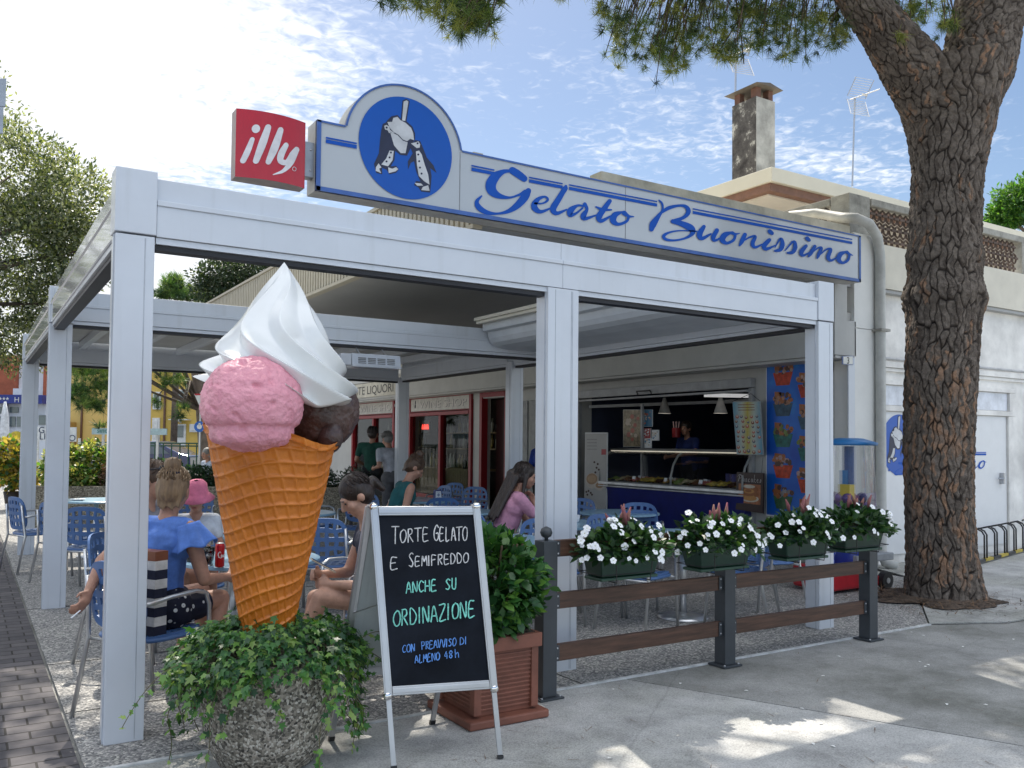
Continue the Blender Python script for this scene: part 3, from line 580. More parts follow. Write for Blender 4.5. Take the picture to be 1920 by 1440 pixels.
GEL = [[(402, 278, 44), (445, 305, 46), (492, 340, 40)], [(430, 285, 14), (380, 282, 18), (330, 290, 30), (275, 325, 56), (242, 380, 66), (250, 430, 60), (300, 468, 36), (380, 482, 14), (450, 462, 14), (500, 440, 30)],
 [(522, 432, 36), (495, 478, 50), (440, 540, 42), (370, 585, 24), (290, 602, 13), (210, 593, 28), (152, 556, 34), (136, 512, 24), (172, 470, 8)],
 [(572, 525, 12), (630, 525, 9), (668, 500, 14), (650, 476, 12), (605, 488, 22), (570, 525, 36), (572, 562, 38), (615, 588, 22), (690, 562, 9)],
 [(690, 565, 9), (745, 500, 14), (800, 425, 20), (804, 398, 18)], [(798, 412, 30), (745, 500, 36), (708, 565, 40), (735, 600, 24), (810, 572, 9)],
 [(935, 545, 12), (890, 542, 14), (840, 578, 40), (838, 612, 30), (880, 600, 13), (930, 560, 10)], [(945, 532, 24), (962, 570, 18), (935, 618, 36), (950, 640, 22), (1035, 612, 7)],
 [(1132, 508, 26), (1095, 560, 32), (1052, 625, 38), (1072, 656, 24), (1150, 615, 8)], [(1030, 552, 8), (1080, 572, 18), (1145, 574, 8)],
 [(1225, 590, 10), (1172, 612, 36), (1158, 655, 38), (1195, 682, 20), (1255, 662, 16), (1272, 625, 16), (1240, 592, 16)], [(1240, 598, 30), (1275, 622, 16), (1312, 625, 5)]]
BUO = [[(142, 302, 8), (163, 325, 12), (170, 360, 11), (160, 392, 9)], [(165, 385, 12), (135, 425, 26), (98, 480, 42), (85, 520, 28)], [(150, 400, 14), (215, 360, 22), (295, 342, 14), (345, 352, 22), (362, 390, 28), (325, 432, 20), (248, 458, 20)],
 [(245, 460, 26), (310, 478, 34), (378, 510, 42), (395, 545, 28), (350, 582, 14), (270, 602, 11), (200, 598, 16), (176, 572, 20), (215, 545, 12), (300, 530, 7), (425, 535, 7)],
 [(478, 500, 22), (445, 558, 36), (465, 588, 24), (530, 555, 10)], [(575, 528, 26), (548, 580, 28), (562, 604, 16), (620, 575, 6)],
 [(690, 542, 10), (635, 562, 34), (616, 600, 34), (650, 624, 18), (698, 602, 16), (712, 565, 16), (688, 545, 14)], [(690, 548, 22), (715, 556, 12), (745, 550, 4)],
 [(785, 560, 24), (762, 610, 26), (746, 640, 12)], [(765, 612, 8), (820, 580, 10), (862, 575, 18), (842, 625, 26), (862, 655, 16), (925, 628, 6)],
 [(968, 600, 22), (930, 642, 30), (945, 668, 20), (1015, 640, 6)], [(970, 536, 26), (988, 550, 22)], [(1010, 655, 5), (1052, 590, 14), (1066, 632, 28), (1050, 672, 24), (1010, 682, 12)],
 [(1085, 680, 5), (1148, 612, 14), (1162, 652, 26), (1142, 692, 22), (1105, 697, 12)], [(1243, 645, 20), (1208, 690, 28), (1222, 717, 16), (1275, 690, 6)], [(1250, 588, 24), (1266, 602, 20)],
 [(1308, 648, 20), (1278, 700, 22), (1262, 725, 10)], [(1282, 700, 6), (1330, 662, 9), (1358, 662, 16), (1335, 715, 20), (1326, 738, 8)], [(1345, 712, 6), (1395, 672, 9), (1428, 672, 18), (1408, 728, 24), (1430, 755, 14), (1482, 725, 5)],
 [(1545, 688, 9), (1502, 706, 28), (1486, 745, 28), (1515, 772, 16), (1555, 752, 16), (1566, 712, 14), (1545, 690, 12)], [(1548, 692, 20), (1568, 706, 12), (1592, 716, 4)]]
b = MB(); li = 0
for stt in GEL: li += 1; b.ribbon([(x, y, w_*1.16+2) for x, y, w_ in stt], z3, lift=.0002*li)
b.build('lettering', BLUE, SG); b = MB()
for stt in BUO: li += 1; b.ribbon([(x, y, w_*1.16+2) for x, y, w_ in stt], z4, lift=.0002*li)
b.build('lettering', BLUE, SG)
b = MB()
def stripe(pa, pb, w_):
    pa, pb = onsign(*pa), onsign(*pb)
    b.add([(pa[0], YS-.001, pa[2]-w_/2), (pb[0], YS-.001, pb[2]-w_/2), (pb[0], YS-.001, pb[2]+w_/2), (pa[0], YS-.001, pa[2]+w_/2)], [(0, 1, 2, 3)])
for xa, ya, xb, yb in ((611, 258, 669, 269), (884, 310.5, 927, 319), (992, 332.5, 1055, 344.5), (1067, 346.5, 1232, 378), (1299, 391.5, 1598, 449)):
    b = MB(); stripe((xa, ya), (xb, yb), .013); b.build('thin_stripe', BLUE, SG); b = MB(); stripe((xa, ya+6.5), (xb, yb+6.5), .03); b.build('thick_stripe', BLUE, SG)
b = MB(); n = 64; dcx, dcz, dr_ = 2.992, 3.905, .418
b.poly([(dcx+dr_*math.cos(2*math.pi*i/n), YS-.001, dcz+dr_*math.sin(2*math.pi*i/n)) for i in range(n)]); disc = b.build('disc', mat('disc_blue', (.0, .09, .46), .3, var=.02), SG)
EMB_D = [[(1190, 410), (1215, 398), (1222, 385), (1255, 352), (1300, 343), (1326, 372), (1338, 235), (1365, 222), (1392, 238), (1368, 390), (1412, 430), (1432, 480), (1432, 522), (1395, 600), (1372, 648), (1320, 642), (1283, 612), (1278, 680), (1250, 728), (1290, 724), (1310, 750), (1290, 776), (1240, 788), (1218, 752), (1184, 738), (1186, 788), (1140, 777), (1124, 710), (1160, 630), (1168, 540), (1178, 460)],
 [(1432, 530), (1470, 538), (1492, 590), (1520, 662), (1570, 720), (1594, 778), (1546, 742), (1556, 800), (1550, 880), (1545, 925), (1478, 917), (1458, 886), (1424, 868), (1440, 838), (1472, 842), (1442, 770), (1424, 690), (1400, 702), (1380, 752), (1378, 690), (1414, 630), (1398, 590)]]
EMB_W = [[(1346, 242), (1368, 233), (1382, 243), (1358, 388), (1334, 384)], [(1224, 396), (1260, 395), (1268, 365), (1300, 357), (1322, 382), (1360, 402), (1402, 440), (1418, 480), (1424, 532), (1395, 522), (1372, 540), (1340, 527), (1308, 492), (1270, 470), (1242, 440)],
 [(1244, 470), (1300, 494), (1340, 536), (1376, 548), (1360, 630), (1324, 629), (1298, 600), (1274, 572)], [(1240, 610), (1272, 613), (1264, 680), (1230, 728), (1178, 714), (1216, 668)], [(1158, 706), (1180, 736), (1162, 746), (1178, 780), (1136, 762), (1138, 735)], [(1230, 736), (1260, 746), (1290, 734), (1306, 750), (1285, 766), (1234, 779)],
 [(1200, 425), (1216, 418), (1236, 428), (1244, 455), (1280, 480), (1236, 478), (1226, 458), (1206, 452)], [(1438, 616), (1462, 610), (1482, 640), (1502, 710), (1530, 790), (1540, 866), (1500, 840), (1460, 800), (1446, 720)], [(1428, 852), (1476, 856), (1492, 872), (1448, 874)], [(1490, 882), (1530, 870), (1541, 912), (1478, 906)],
 [(1436, 548), (1456, 540), (1470, 562), (1466, 588), (1444, 592), (1400, 556)]]
def offp(L, k): return [z2(x, y, k) for x, y in L]
b = MB()
for P_ in EMB_D: b.poly(offp(P_, .002))
for x, y in ((1250, 625), (1240, 662), (1217, 692), (1455, 640), (1462, 690), (1468, 738), (1480, 783), (1450, 556), (1218, 438)): b.poly([z2(x+8*math.cos(t), y+8*math.sin(t), .0045) for t in [k*math.pi/4 for k in range(8)]])
b.build('emblem_outline', mat('emblem_ink', (.02, .025, .06), .4), disc)
b = MB()
for P_ in EMB_W: b.poly(offp(P_, .003))
b.build('emblem_fill', mat('emblem_white', (.62, .63, .65), .4), disc)
YD = 6.829; B0, B1 = z4(58, 520)[0], z4(1592, 716)[0]; D0, D1 = Yp(1664, 870, YD).x, Yp(1849, 866, YD).x; kd = (D1-D0)/(B1-B0); zb_s = z4(85, 520)[2]; zb_d = Yp(1668, 882, YD).z
DE = thing('door_emblem', 'blue disc emblem with script lettering on the white side door behind the pine', 'emblem', ((D0+D1)/2, YD, zb_d))
b = MB()
for i_, stt in enumerate(BUO): b.ribbon([(x, y, w_*.9) for x, y, w_ in stt], lambda x, y, l: (lambda q: (D0+(q[0]-B0)*kd, YD-.0005-l, zb_d+(q[2]-zb_s)*kd*1.05))(z4(x, y)), lift=.0002*i_)
b.build('lettering', BLUE, DE); oc = Yp(1687, 834, YD); orr = (Yp(1687, 777, YD)-Yp(1687, 891, YD)).length/2; ks = orr/.418
b = MB(); b.poly([(oc.x+orr*math.cos(2*math.pi*i/48), YD-.001, oc.z+orr*math.sin(2*math.pi*i/48)) for i in range(48)]); od = b.build('disc', MATS['disc_blue'], DE)
ondoor = lambda x, y, l: (lambda q: (oc.x+(q[0]-2.992)*ks, YD-.001-l, oc.z+(q[2]-3.905)*ks))(z2(x, y))
b = MB()
for P_ in EMB_D: b.poly([ondoor(x, y, .002) for x, y in P_])
b.build('emblem_outline', MATS['emblem_ink'], od); b = MB()
for P_ in EMB_W: b.poly([ondoor(x, y, .004) for x, y in P_])
b.build('emblem_fill', MATS['emblem_white'], od)
for za_, hh_, nm_ in ((oc.z-.10, .012, 'thin_stripe'), (oc.z-.135, .026, 'thick_stripe')): b = MB(); b.box(oc.x+orr+.05, D1, YD-.002, YD+.002, za_, za_+hh_); b.build(nm_, BLUE, DE)
b = MB(); b.bar((8.6, 6.60, 3.6), (9.2, 6.68, 3.72), .05, .05); b.bar((8.87, 6.5, 3.74), (9.05, 6.69, 3.72), .03, .05); b.bar((4.2, 6.60, 3.8), (4.2, 6.74, 3.8), .05, .2); b.build('bracket', ALU, SG)
# ---------------------------------------------------------------- red square sign at its left end
pa, pb = Yp(443, 207, 6.44), Yp(571, 350, 6.44); rx0, rx1, rz0, rz1 = pa.x, pb.x, pb.z, 3.96+.0
rz1 = (Yp(443, 207, 6.44).z+Yp(571, 226, 6.44).z)/2; rz0 = (Yp(443, 335, 6.44).z+Yp(571, 350, 6.44).z)/2
RS = thing('square_sign', 'red square lightbox sign with white handwritten lettering fixed to the long sign', 'sign', ((rx0+rx1)/2, 6.5, rz0))
def bulge(x): u = (x-rx0)/(rx1-rx0)*2-1; return 6.44-.055*(1-u*u)
b = MB(); N_ = 12; b.grid(lambda u, v: (rx0+u*(rx1-rx0), bulge(rx0+u*(rx1-rx0)), rz0+v*(rz1-rz0)), N_, 2)
xs = [rx0+(rx1-rx0)*i/N_ for i in range(N_+1)]
b.poly([(x, bulge(x), rz0) for x in xs]+[(x, 6.56, rz0) for x in xs[::-1]], 1); b.poly([(x, bulge(x), rz1) for x in xs]+[(x, 6.56, rz1) for x in xs[::-1]], 1)
b.add([(rx0, 6.44, rz0), (rx0, 6.56, rz0), (rx0, 6.56, rz1), (rx0, 6.44, rz1)], [(0, 1, 2, 3)], 1); b.add([(rx1, 6.44, rz0), (rx1, 6.56, rz0), (rx1, 6.56, rz1), (rx1, 6.44, rz1), (rx0, 6.56, rz0), (rx0, 6.56, rz1)], [(0, 1, 2, 3), (1, 2, 5, 4)], 1)
b.build('box', [mat('sign_red', (.52, .010, .018), .22, var=.04, coat=.5), mat('sign_red_side', (.38, .30, .28), .5)], RS)
def onred(x, y, l=0):
    p = Yp(420+x/4, 130+y/4, 6.40); return (p.x, bulge(p.x)-.003-l, p.z)
b = MB()
for i, stt in enumerate([[(212, 525, 34), (180, 610, 44), (148, 680, 42)], [(326, 440, 46), (285, 560, 58), (238, 688, 44)], [(420, 460, 44), (375, 590, 60), (328, 698, 42)], [(462, 572, 40), (425, 640, 52), (420, 690, 46), (468, 700, 40), (515, 640, 50), (548, 600, 44)], [(540, 615, 46), (500, 700, 44), (440, 765, 26), (362, 795, 6)]]): b.ribbon(stt, onred, lift=.0003*i)
b.poly([onred(238+30*math.cos(t), 447+32*math.sin(t)) for t in np.linspace(0, 6.28, 20)[:-1]])
b.tube([onred(529+15*math.cos(t), 746+15*math.sin(t)) for t in np.linspace(0, 6.28, 14)[:-1]], .0022, 4, closed=True)
b.build('lettering', mat('lettering_white', (.80, .78, .80), .4), RS)
b = MB(); b.box(rx1+.003, SX0-.003, 6.45, 6.55, rz0+.10, rz1-.14)
b.build('bracket', mat('grey_steel', (.35, .37, .40), .4, .5), RS)
b = MB()
for z in (rz0+.15, rz1-.2): b.ell((SX0-.03, 6.447, z), (.008, .006, .008))
b.build('bolt', ALU, RS)
# ---------------------------------------------------------------- giant ice cream cone
CX, CYY = 1.24, 4.10
IC = thing('ice_cream_sculpture', 'giant ice cream cone sculpture with pink and chocolate scoops and white swirl', 'sculpture', (CX, CYY, .55))
def edge(t, k=.16): t = t-round(t); return math.exp(-(t/k)**2)
zb0, zt0 = .545, 1.56
def cone_pt(u, v):
    th = u*2*math.pi; top = zt0+.05*math.sin(th-.6)+.025*math.sin(3*th+1); z = zb0+v*(top-zb0); q = (z-zb0)/(zt0-zb0)
    r = .103+.200*min(q, 1.05)
    a1 = v*15.5-th/(2*math.pi)*6; a2 = v*4.4+th/(2*math.pi)*24
    rr = r+.0095*max(edge(a1, .13), .85*edge(a2, .12))-.004+.002*noise.noise(Vector((math.cos(th)*9, math.sin(th)*9, z*20)))
    if v > .965: rr += .01
    return Vector((CX+rr*math.cos(th)-.012+.012*q, CYY+rr*math.sin(th), z))
b = MB(); b.grid(cone_pt, 480, 320, True)
rim = [cone_pt(i/480, 1) for i in range(480)]; b.poly([p*.999+Vector((CX, CYY, p.z))*.001-Vector((0, 0, .03)) for p in rim])
b.build('waffle_cone', mat('waffle_paint', (.62, .19, .015), .38, var=.12, sc=7, col2=(.44, .12, .010), bump=.15, bsc=90), IC, smooth=True)
def scoop(name, c, r, m, amp, seed, squash=1, flare=0, pits=0):
    b = MB(); c = Vector(c)
    def f(u, v):
        th, ph = u*2*math.pi, .02+v*(math.pi-.04); d = Vector((math.sin(ph)*math.cos(th), math.sin(ph)*math.sin(th), math.cos(ph)))
        q = d*7+Vector((seed, 0, 0)); rr = r*(1+amp*(noise.fractal(q*.5, 1.0, 2.0, 5)+.5*noise.noise(q*2.2))+.25*amp*noise.noise(q*9))
        if pits: rr -= r*.06*max(0, noise.noise(d*4.2+Vector((seed*2, 3, 1)))-.42)*4
        if flare: rr += r*flare*math.exp(-((d.z+.72)/.13)**2)*(1+.4*noise.noise(d*5))-r*.05*math.exp(-((d.z+.50)/.07)**2)
        return c+Vector((d.x*rr, d.y*rr, d.z*rr*squash))
    b.grid(f, 160, 100, True); return b.build(name, m, IC, smooth=True)
ps = Yp(474, 758, 3.90); scoop('pink_scoop', ps, .222, mat('pink_paint', (.80, .36, .43), .42, var=.12, sc=14, col2=(.70, .27, .34), bump=.5, bsc=55), .035, 3, .97, .07, 1)
cs = Yp(592, 768, 4.17); cs2 = scoop('chocolate_scoop', cs, .212, mat('chocolate_paint', (.085, .045, .038), .34, var=.25, sc=10, bump=.5, bsc=40, coat=.15), .04, 11, 1.0, 0)
b = MB(); q = Yp(618, 818, 4.02); b.ell(q, (.065, .07, .085)); b.build('chocolate_drip', MATS['chocolate_paint'], cs2, smooth=True)
# white whipped swirl: seven lobes that twist up to a point and curl over the scoops
tz, bz = Yp(535, 491, CYY).z, Yp(525, 690, CYY).z; TIP = Yp(533, 492, CYY); BASE = Yp(522, 685, CYY)
def ridge(t):      # sharp crest, hollow flank, a little steeper on one side
    t = t % 1.0; s_ = (1-t/.62) if t < .62 else (t-.62)/.38; return abs(s_)**1.5
def swirl(u, v):
    th = u*2*math.pi
    if v < .22:      # underside
        q = v/.22; z = -.10-.05*q+.07*q*q; R0 = .12+.25*q**.7; amp = .22*q; tw = -.16-.02*(1-q)
    else:
        q = (v-.22)/.78; z = .02*0-.08+q*(TIP.z-BASE.z+.08); R0 = .37*(1-q)**.96+.0015; amp = .22*(1-q)**.3; tw = .15*math.sin(math.pi*q)**1.3-.16*(1-q)**5
    k = ridge((u+tw)*7+.10); rr = R0*(1-amp*.8+amp*1.15*k)
    sg_ = q if v < .22 else max(0, 1-q*2.2); zz_ = z+.045*k*sg_-.045*sg_
    p = Vector((rr*math.cos(th), rr*math.sin(th), zz_))
    fq = max(0, 1-max(0, (v-.22)/.78)*1.6); tl = .06*fq; p.z -= .07*fq*max(0, math.cos(th+1.05))**2; p.z -= p.x*tl*1.0-.0
    c = BASE.lerp(Vector((TIP.x, TIP.y, BASE.z)), max(0, (v-.22)/.78)); return Vector((c.x+p.x, c.y+p.y, BASE.z+p.z))
b = MB(); b.grid(swirl, 336, 170, True); b.build('whipped_swirl', mat('swirl_white', (.80, .81, .80), .22, var=.03, sc=3, coat=.4), IC, smooth=True)
# ---------------------------------------------------------------- ivy planter of washed pebble concrete
PL = thing('ivy_planter', 'round pebble concrete planter overflowing with green ivy below the ice cream cone', 'planter', (1.24, 4.10, 0))
b = MB(); b.lathe([(.19, .0), (.22, .01), (.28, .12), (.312, .28), (.322, .42), (.314, .50), (.27, .505), (.26, .45)], (1.24, 4.10, 0), 64)
b.build('pot', node_mat('washed_pebbles', pebble(95, [(.0, (.06, .055, .05)), (.35, (.20, .18, .15)), (.7, (.36, .32, .27)), (1, (.62, .58, .52))])), PL, smooth=True)
IVM = [leafmat('ivy_dark', (.018, .07, .024), .25), leafmat('ivy_mid', (.05, .155, .04), .3), leafmat('ivy_light', (.13, .27, .06), .35), leafmat('ivy_tip', (.26, .38, .12), .4)]
P = []; D = []; N = []; L = []; MI = []; ST = MB()
for i in range(3600):
    th = rng.uniform(0, 6.283); r = math.sqrt(rng.uniform(0, 1))*.43; hgt = .575+.06*math.cos(r/.44*1.5)+.05*noise.noise(Vector((math.cos(th)*r*7, math.sin(th)*r*7, 0)))
    z = hgt-max(0, (r-.30))*.75+rng.normal()*.022; q = np.array([1.24+r*math.cos(th)*1.05, 4.10+r*math.sin(th)*1.0, z]); o_ = np.array([math.cos(th), math.sin(th), 0])
    P.append(q); D.append(o_*.9+np.array([0, 0, -.55])+rng.normal(size=3)*.45); N.append(o_*.6+np.array([0, 0, .9])+rng.normal(size=3)*.35); L.append(rng.choice([.7, 1, 1, 1.25])*rng.uniform(.022, .044)); MI.append(rng.choice(4, p=[.36, .36, .2, .08]))
for k in range(60):   # hanging runners
    th = rng.uniform(0, 6.283); ln = rng.uniform(.06, .26) if k % 4 else rng.uniform(.3, .5); r = .345; pts = []
    for j in range(14):
        t = j/13; rr = r+.10*math.sin(t*1.5)+.02*math.sin(t*9+k); a = th+.25*t*math.sin(k*1.7); q = Vector((1.24+rr*math.cos(a), 4.10+rr*math.sin(a), max(.02, .52-ln*t+.02*math.sin(t*7+k)))); pts.append(q)
        o_ = np.array([math.cos(a), math.sin(a), 0])
        for _ in range(1+(j % 2) if t > .1 else 3):
            P.append(np.array(q)+rng.normal(size=3)*.014); D.append(o_*.5+np.array([0, 0, -.8])+rng.normal(size=3)*.5); N.append(o_+np.array([0, 0, .3])+rng.normal(size=3)*.3); L.append(rng.uniform(.026, .05)); MI.append(rng.choice(4, p=[.2, .36, .32, .12]))
    ST.tube(pts, .0022, 4)
for th, up in ((3.5, .05), (0.1, .10), (.4, .02), (5.9, .12), (-.15, -.05)):    # stray runners reaching sideways
    pts = []
    for j in range(16):
        t = j/15; rr = .38+.34*t; q = Vector((1.24+rr*math.cos(th), 4.10+rr*math.sin(th), .52+up*math.sin(t*2.5)-.22*t*t)); pts.append(q)
        P.append(np.array(q)+rng.normal(size=3)*.012); D.append(rng.normal(size=3)+np.array([0, 0, -.5])); N.append(rng.normal(size=3)*.4+np.array([0, -.5, .8])); L.append(rng.uniform(.025, .045)); MI.append(rng.choice([1, 2, 3]))
    ST.tube(pts, .002, 4)
leaves('ivy', P, D, N, L, *IVY, IVM, PL, MI, wid=.85)
ST.build('ivy_stem', mat('ivy_stem', (.10, .09, .04), .7), PL)
# ---------------------------------------------------------------- A-frame chalkboard
HB = 1.185; FL, FR = Vector((1.685, 3.70, 0)), Vector((2.215, 3.56, 0)); TL, TR = Zp(694, 951, HB), Zp(899, 950, HB)
AB = thing('chalkboard', 'black A-frame chalkboard with silver frame and handwritten chalk notice', 'board', (1.95, 3.9, 0))
def bp(u, v, l=0):      # u across, v up the leaning front panel (0 = ground)
    a = FL.lerp(FR, u); c = TL.lerp(TR, u); p = a.lerp(c, v); nrm = (TR-TL).cross(FL-TL).normalized()
    if nrm.y > 0: nrm = -nrm
    return p+nrm*l
def best_v(py):
    lo, hi = 0., 1.
    for _ in range(40):
        m_ = (lo+hi)/2; p = bp(1, m_); d = np.array(p)-CAM; yy = CY-F_PX*(d@_u)/(d@_f)
        if yy > py: lo = m_
        else: hi = m_
    return lo
v0 = best_v(1290); b = MB(); UPV = (bp(0, 1)-bp(0, 0)).normalized()
def bslab(mb, u0, u1, va, vb, l0, l1, mi=0):
    q = [bp(u, v, l) for l in (l0, l1) for u, v in ((u0, va), (u1, va), (u1, vb), (u0, vb))]
    mb.add(q, [(3, 2, 1, 0), (4, 5, 6, 7), (0, 1, 5, 4), (1, 2, 6, 5), (2, 3, 7, 6), (3, 0, 4, 7)], mi)
bslab(b, .05, .95, v0+.01, .975, .002, .010); pnl = b.build('black_panel', mat('chalkboard_black', (.010, .013, .020), .75, var=.3, sc=3, spec=.15), AB)
for u0, u1, va, vb in ((0, .07, v0-.0, 1.0), (.93, 1, v0, 1.0), (.072, .928, .965, 1.0), (.072, .928, v0, v0+.035)):
    b = MB(); bslab(b, u0, u1, va, vb, 0, .022); bslab(b, u0+(.012 if u1-u0 < .1 else 0), u1-(.012 if u1-u0 < .1 else 0), va+.008, vb-.008, .0221, .026); b.build('frame', ALU, AB, bevel=.003)
for u0, u1 in ((.012, .058), (.942, .988)):
    b = MB(); bslab(b, u0, u1, 0.012, v0-.002, .002, .018); lg = b.build('leg', ALU, AB, bevel=.002)
    b = MB(); bslab(b, u0-.004, u1+.004, 0.0, .011, -.002, .022); b.build('foot_cap', BLACKM, lg)
for u, v in ((0, 1), (1, 1), (0, v0), (1, v0)):
    b = MB(); c = bp(min(max(u, .03), .97), v, .012); b.ell(c, (.022, .018, .022)); b.build('corner', mat('chrome', (.8, .8, .8), .12, 1), AB, smooth=True)
BL_, BR_ = Vector((1.573, 4.20, 0)), Vector((2.16, 4.17, 0)); TB = Vector((0, .055, 0))
def bk(u, v, l=0):
    p = BL_.lerp(BR_, u).lerp((TL+TB).lerp(TR+TB, u), v); return p+Vector((0, l, 0))
b = MB()
def kslab(mb, u0, u1, va, vb, l0, l1):
    q = [bk(u, v, l) for l in (l0, l1) for u, v in ((u0, va), (u1, va), (u1, vb), (u0, vb))]; mb.add(q, [(3, 2, 1, 0), (4, 5, 6, 7), (0, 1, 5, 4), (1, 2, 6, 5), (2, 3, 7, 6), (3, 0, 4, 7)])
kslab(b, .05, .95, .30, .97, -.006, .006); b.build('back_panel', mat('grey_back', (.38, .41, .40), .5, var=.04), AB)
for u0, u1, va, vb in ((0, .065, .27, 1), (.935, 1, .27, 1), (.066, .934, .27, .31), (.066, .934, .96, 1)):
    b = MB(); kslab(b, u0, u1, va, vb, -.012, .012); b.build('frame', ALU, AB, bevel=.003)
for u0, u1 in ((.01, .05), (.95, .99)):
    b = MB(); kslab(b, u0, u1, .02, .269, -.008, .008); lg = b.build('leg', ALU, AB); b = MB(); kslab(b, u0-.004, u1+.004, 0, .019, -.01, .01); b.build('foot_cap', BLACKM, lg)
b = MB(); b.bar(bp(.04, .62), bk(.04, .55), .012, .004); b.bar(bp(.96, .62), bk(.96, .55), .012, .004); b.build('stay', ALU, AB)
b = MB(); b.tube([bp(0.02, 1.0, -.0), bp(0.02, 1.008, -.02), bk(.02, 1.0)], .01, 6); b.tube([bp(.98, 1.0), bp(.98, 1.008, -.02), bk(.98, 1.0)], .01, 6); b.build('hinge', ALU, AB)
# chalk handwriting: single strokes on the board
STK = {'T': [[(0, 1), (.9, 1)], [(.45, 1), (.42, 0)]], 'O': [[(.5, 1), (.15, .8), (.08, .4), (.3, .02), (.7, .08), (.88, .5), (.75, .9), (.5, 1)]], 'R': [[(.1, 0), (.12, 1)], [(.12, 1), (.6, .98), (.65, .68), (.12, .5)], [(.3, .5), (.75, 0)]],
 'E': [[(.7, 1), (.15, .98), (.1, .0), (.75, .02)], [(.12, .5), (.6, .52)]], 'G': [[(.85, .85), (.5, 1), (.12, .65), (.15, .2), (.5, .0), (.82, .2), (.82, .48), (.5, .48)]], 'L': [[(.15, 1), (.12, 0), (.7, .03)]], 'A': [[(.05, 0), (.42, 1), (.85, 0)], [(.2, .35), (.7, .36)]],
 'S': [[(.75, .88), (.45, 1), (.15, .78), (.4, .52), (.72, .28), (.5, 0), (.1, .1)]], 'M': [[(.05, 0), (.15, 1), (.45, .4), (.75, 1), (.9, 0)]], 'I': [[(.4, 1), (.4, 0)]], 'F': [[(.72, 1), (.15, .98), (.12, 0)], [(.14, .52), (.6, .54)]], 'D': [[(.12, 0), (.12, 1), (.6, .85), (.82, .45), (.55, .05), (.12, 0)]],
 'N': [[(.08, 0), (.12, 1), (.75, .02), (.8, 1)]], 'C': [[(.8, .88), (.45, 1), (.1, .55), (.35, .02), (.8, .12)]], 'H': [[(.1, 1), (.1, 0)], [(.78, 1), (.78, 0)], [(.1, .5), (.78, .5)]], 'U': [[(.1, 1), (.12, .25), (.4, 0), (.7, .2), (.75, 1)]], 'Z': [[(.08, 1), (.78, 1), (.08, .02), (.82, .03)]],
 'P': [[(.12, 0), (.12, 1)], [(.12, 1), (.7, .95), (.68, .55), (.12, .48)]], 'V': [[(.05, 1), (.4, 0), (.8, 1)]], '4': [[(.5, 1), (.05, .35), (.8, .38)], [(.6, .7), (.58, 0)]], '8': [[(.45, .52), (.15, .78), (.45, 1), (.72, .78), (.45, .52), (.1, .22), (.45, 0), (.78, .22), (.45, .52)]], 'h': [[(.15, 1), (.15, 0)], [(.15, .4), (.5, .58), (.65, .4), (.65, 0)]]}
nb_ = (TR-TL).cross(FL-TL).normalized()
if nb_.y > 0: nb_ = -nb_
P0b = bp(0, 0, .0112)
def onboard(px, py, l=0):
    d = Vector(ray(px, py)); c0 = Vector(CAM); t = (P0b-c0).dot(nb_)/d.dot(nb_); return c0+d*t+nb_*(l*.02)
def chalk(mb, word, x0, y0, x1, y1, hs, gap=.16, wpx=2.6, caps=None):
    n_ = len(word); adv = [.55 if c == 'I' else 1 for c in word]; tot = sum(adv); cw = 1/tot; acc = 0
    for k, c in enumerate(word):
        if c in STK:
            h_ = hs*(caps if caps and k == 0 else 1); bx, by = x0+(x1-x0)*acc*cw, y0+(y1-y0)*acc*cw; ww = (x1-x0)*cw*adv[k]*(1-gap)/.86
            for s_ in STK[c]:
                mb.ribbon([(bx+(a if c != 'I' else a*.6+.05)*ww*(1 if c != 'I' else 1.0)+random.uniform(-.5, .5), by-q_*h_+(y1-y0)*cw*a*adv[k]+random.uniform(-.6, .6), wpx*.78*random.uniform(.8, 1.15)) for a, q_ in s_], onboard, sub=5, lift=.0005*k)
        acc += adv[k]
W_CH = mat('white_chalk', (.62, .62, .62), .9, var=.25, sc=60); T_CH = mat('mint_chalk', (.22, .66, .55), .9, var=.25, sc=60); B_CH = mat('blue_chalk', (.12, .30, .72), .9, var=.25, sc=60)
for rows_, m_ in (([('TORTE', 735, 1019, 806, 1013, 24, 1.3, 2.6), ('GELATO', 813, 1014, 878, 1013, 25, 1.2, 2.6)], W_CH), ([('E', 731, 1067, 749, 1066, 21, 1, 2.6), ('SEMIFREDDO', 766, 1063, 880, 1054, 18, 1.45, 2.6)], W_CH), ([('ANCHE', 761, 1112, 820, 1107, 20, 1, 2.9), ('SU', 835, 1106, 858, 1104, 20, 1, 2.9)], T_CH), ([('ORDINAZIONE', 737, 1175, 893, 1155, 29, 1, 3.2)], T_CH), ([('CON', 754, 1224, 779, 1221, 14, 1, 2.2), ('PREAVVISO', 790, 1218, 856, 1210, 14, 1, 2.2), ('DI', 862, 1209, 877, 1207, 13, 1, 2.2)], B_CH), ([('ALMENO', 778, 1243, 825, 1237, 14, 1, 2.2), ('48', 833, 1235, 850, 1233, 13, 1, 2.2), ('h', 852, 1233, 864, 1232, 15, 1, 2.2)], B_CH)):
    b = MB()
    for w_, xa, ya, xb, yb, hh, cp_, wp_ in rows_: chalk(b, w_, xa, ya, xb, yb, hh, caps=cp_, wpx=wp_)
    b.build('chalk_line', m_, pnl)
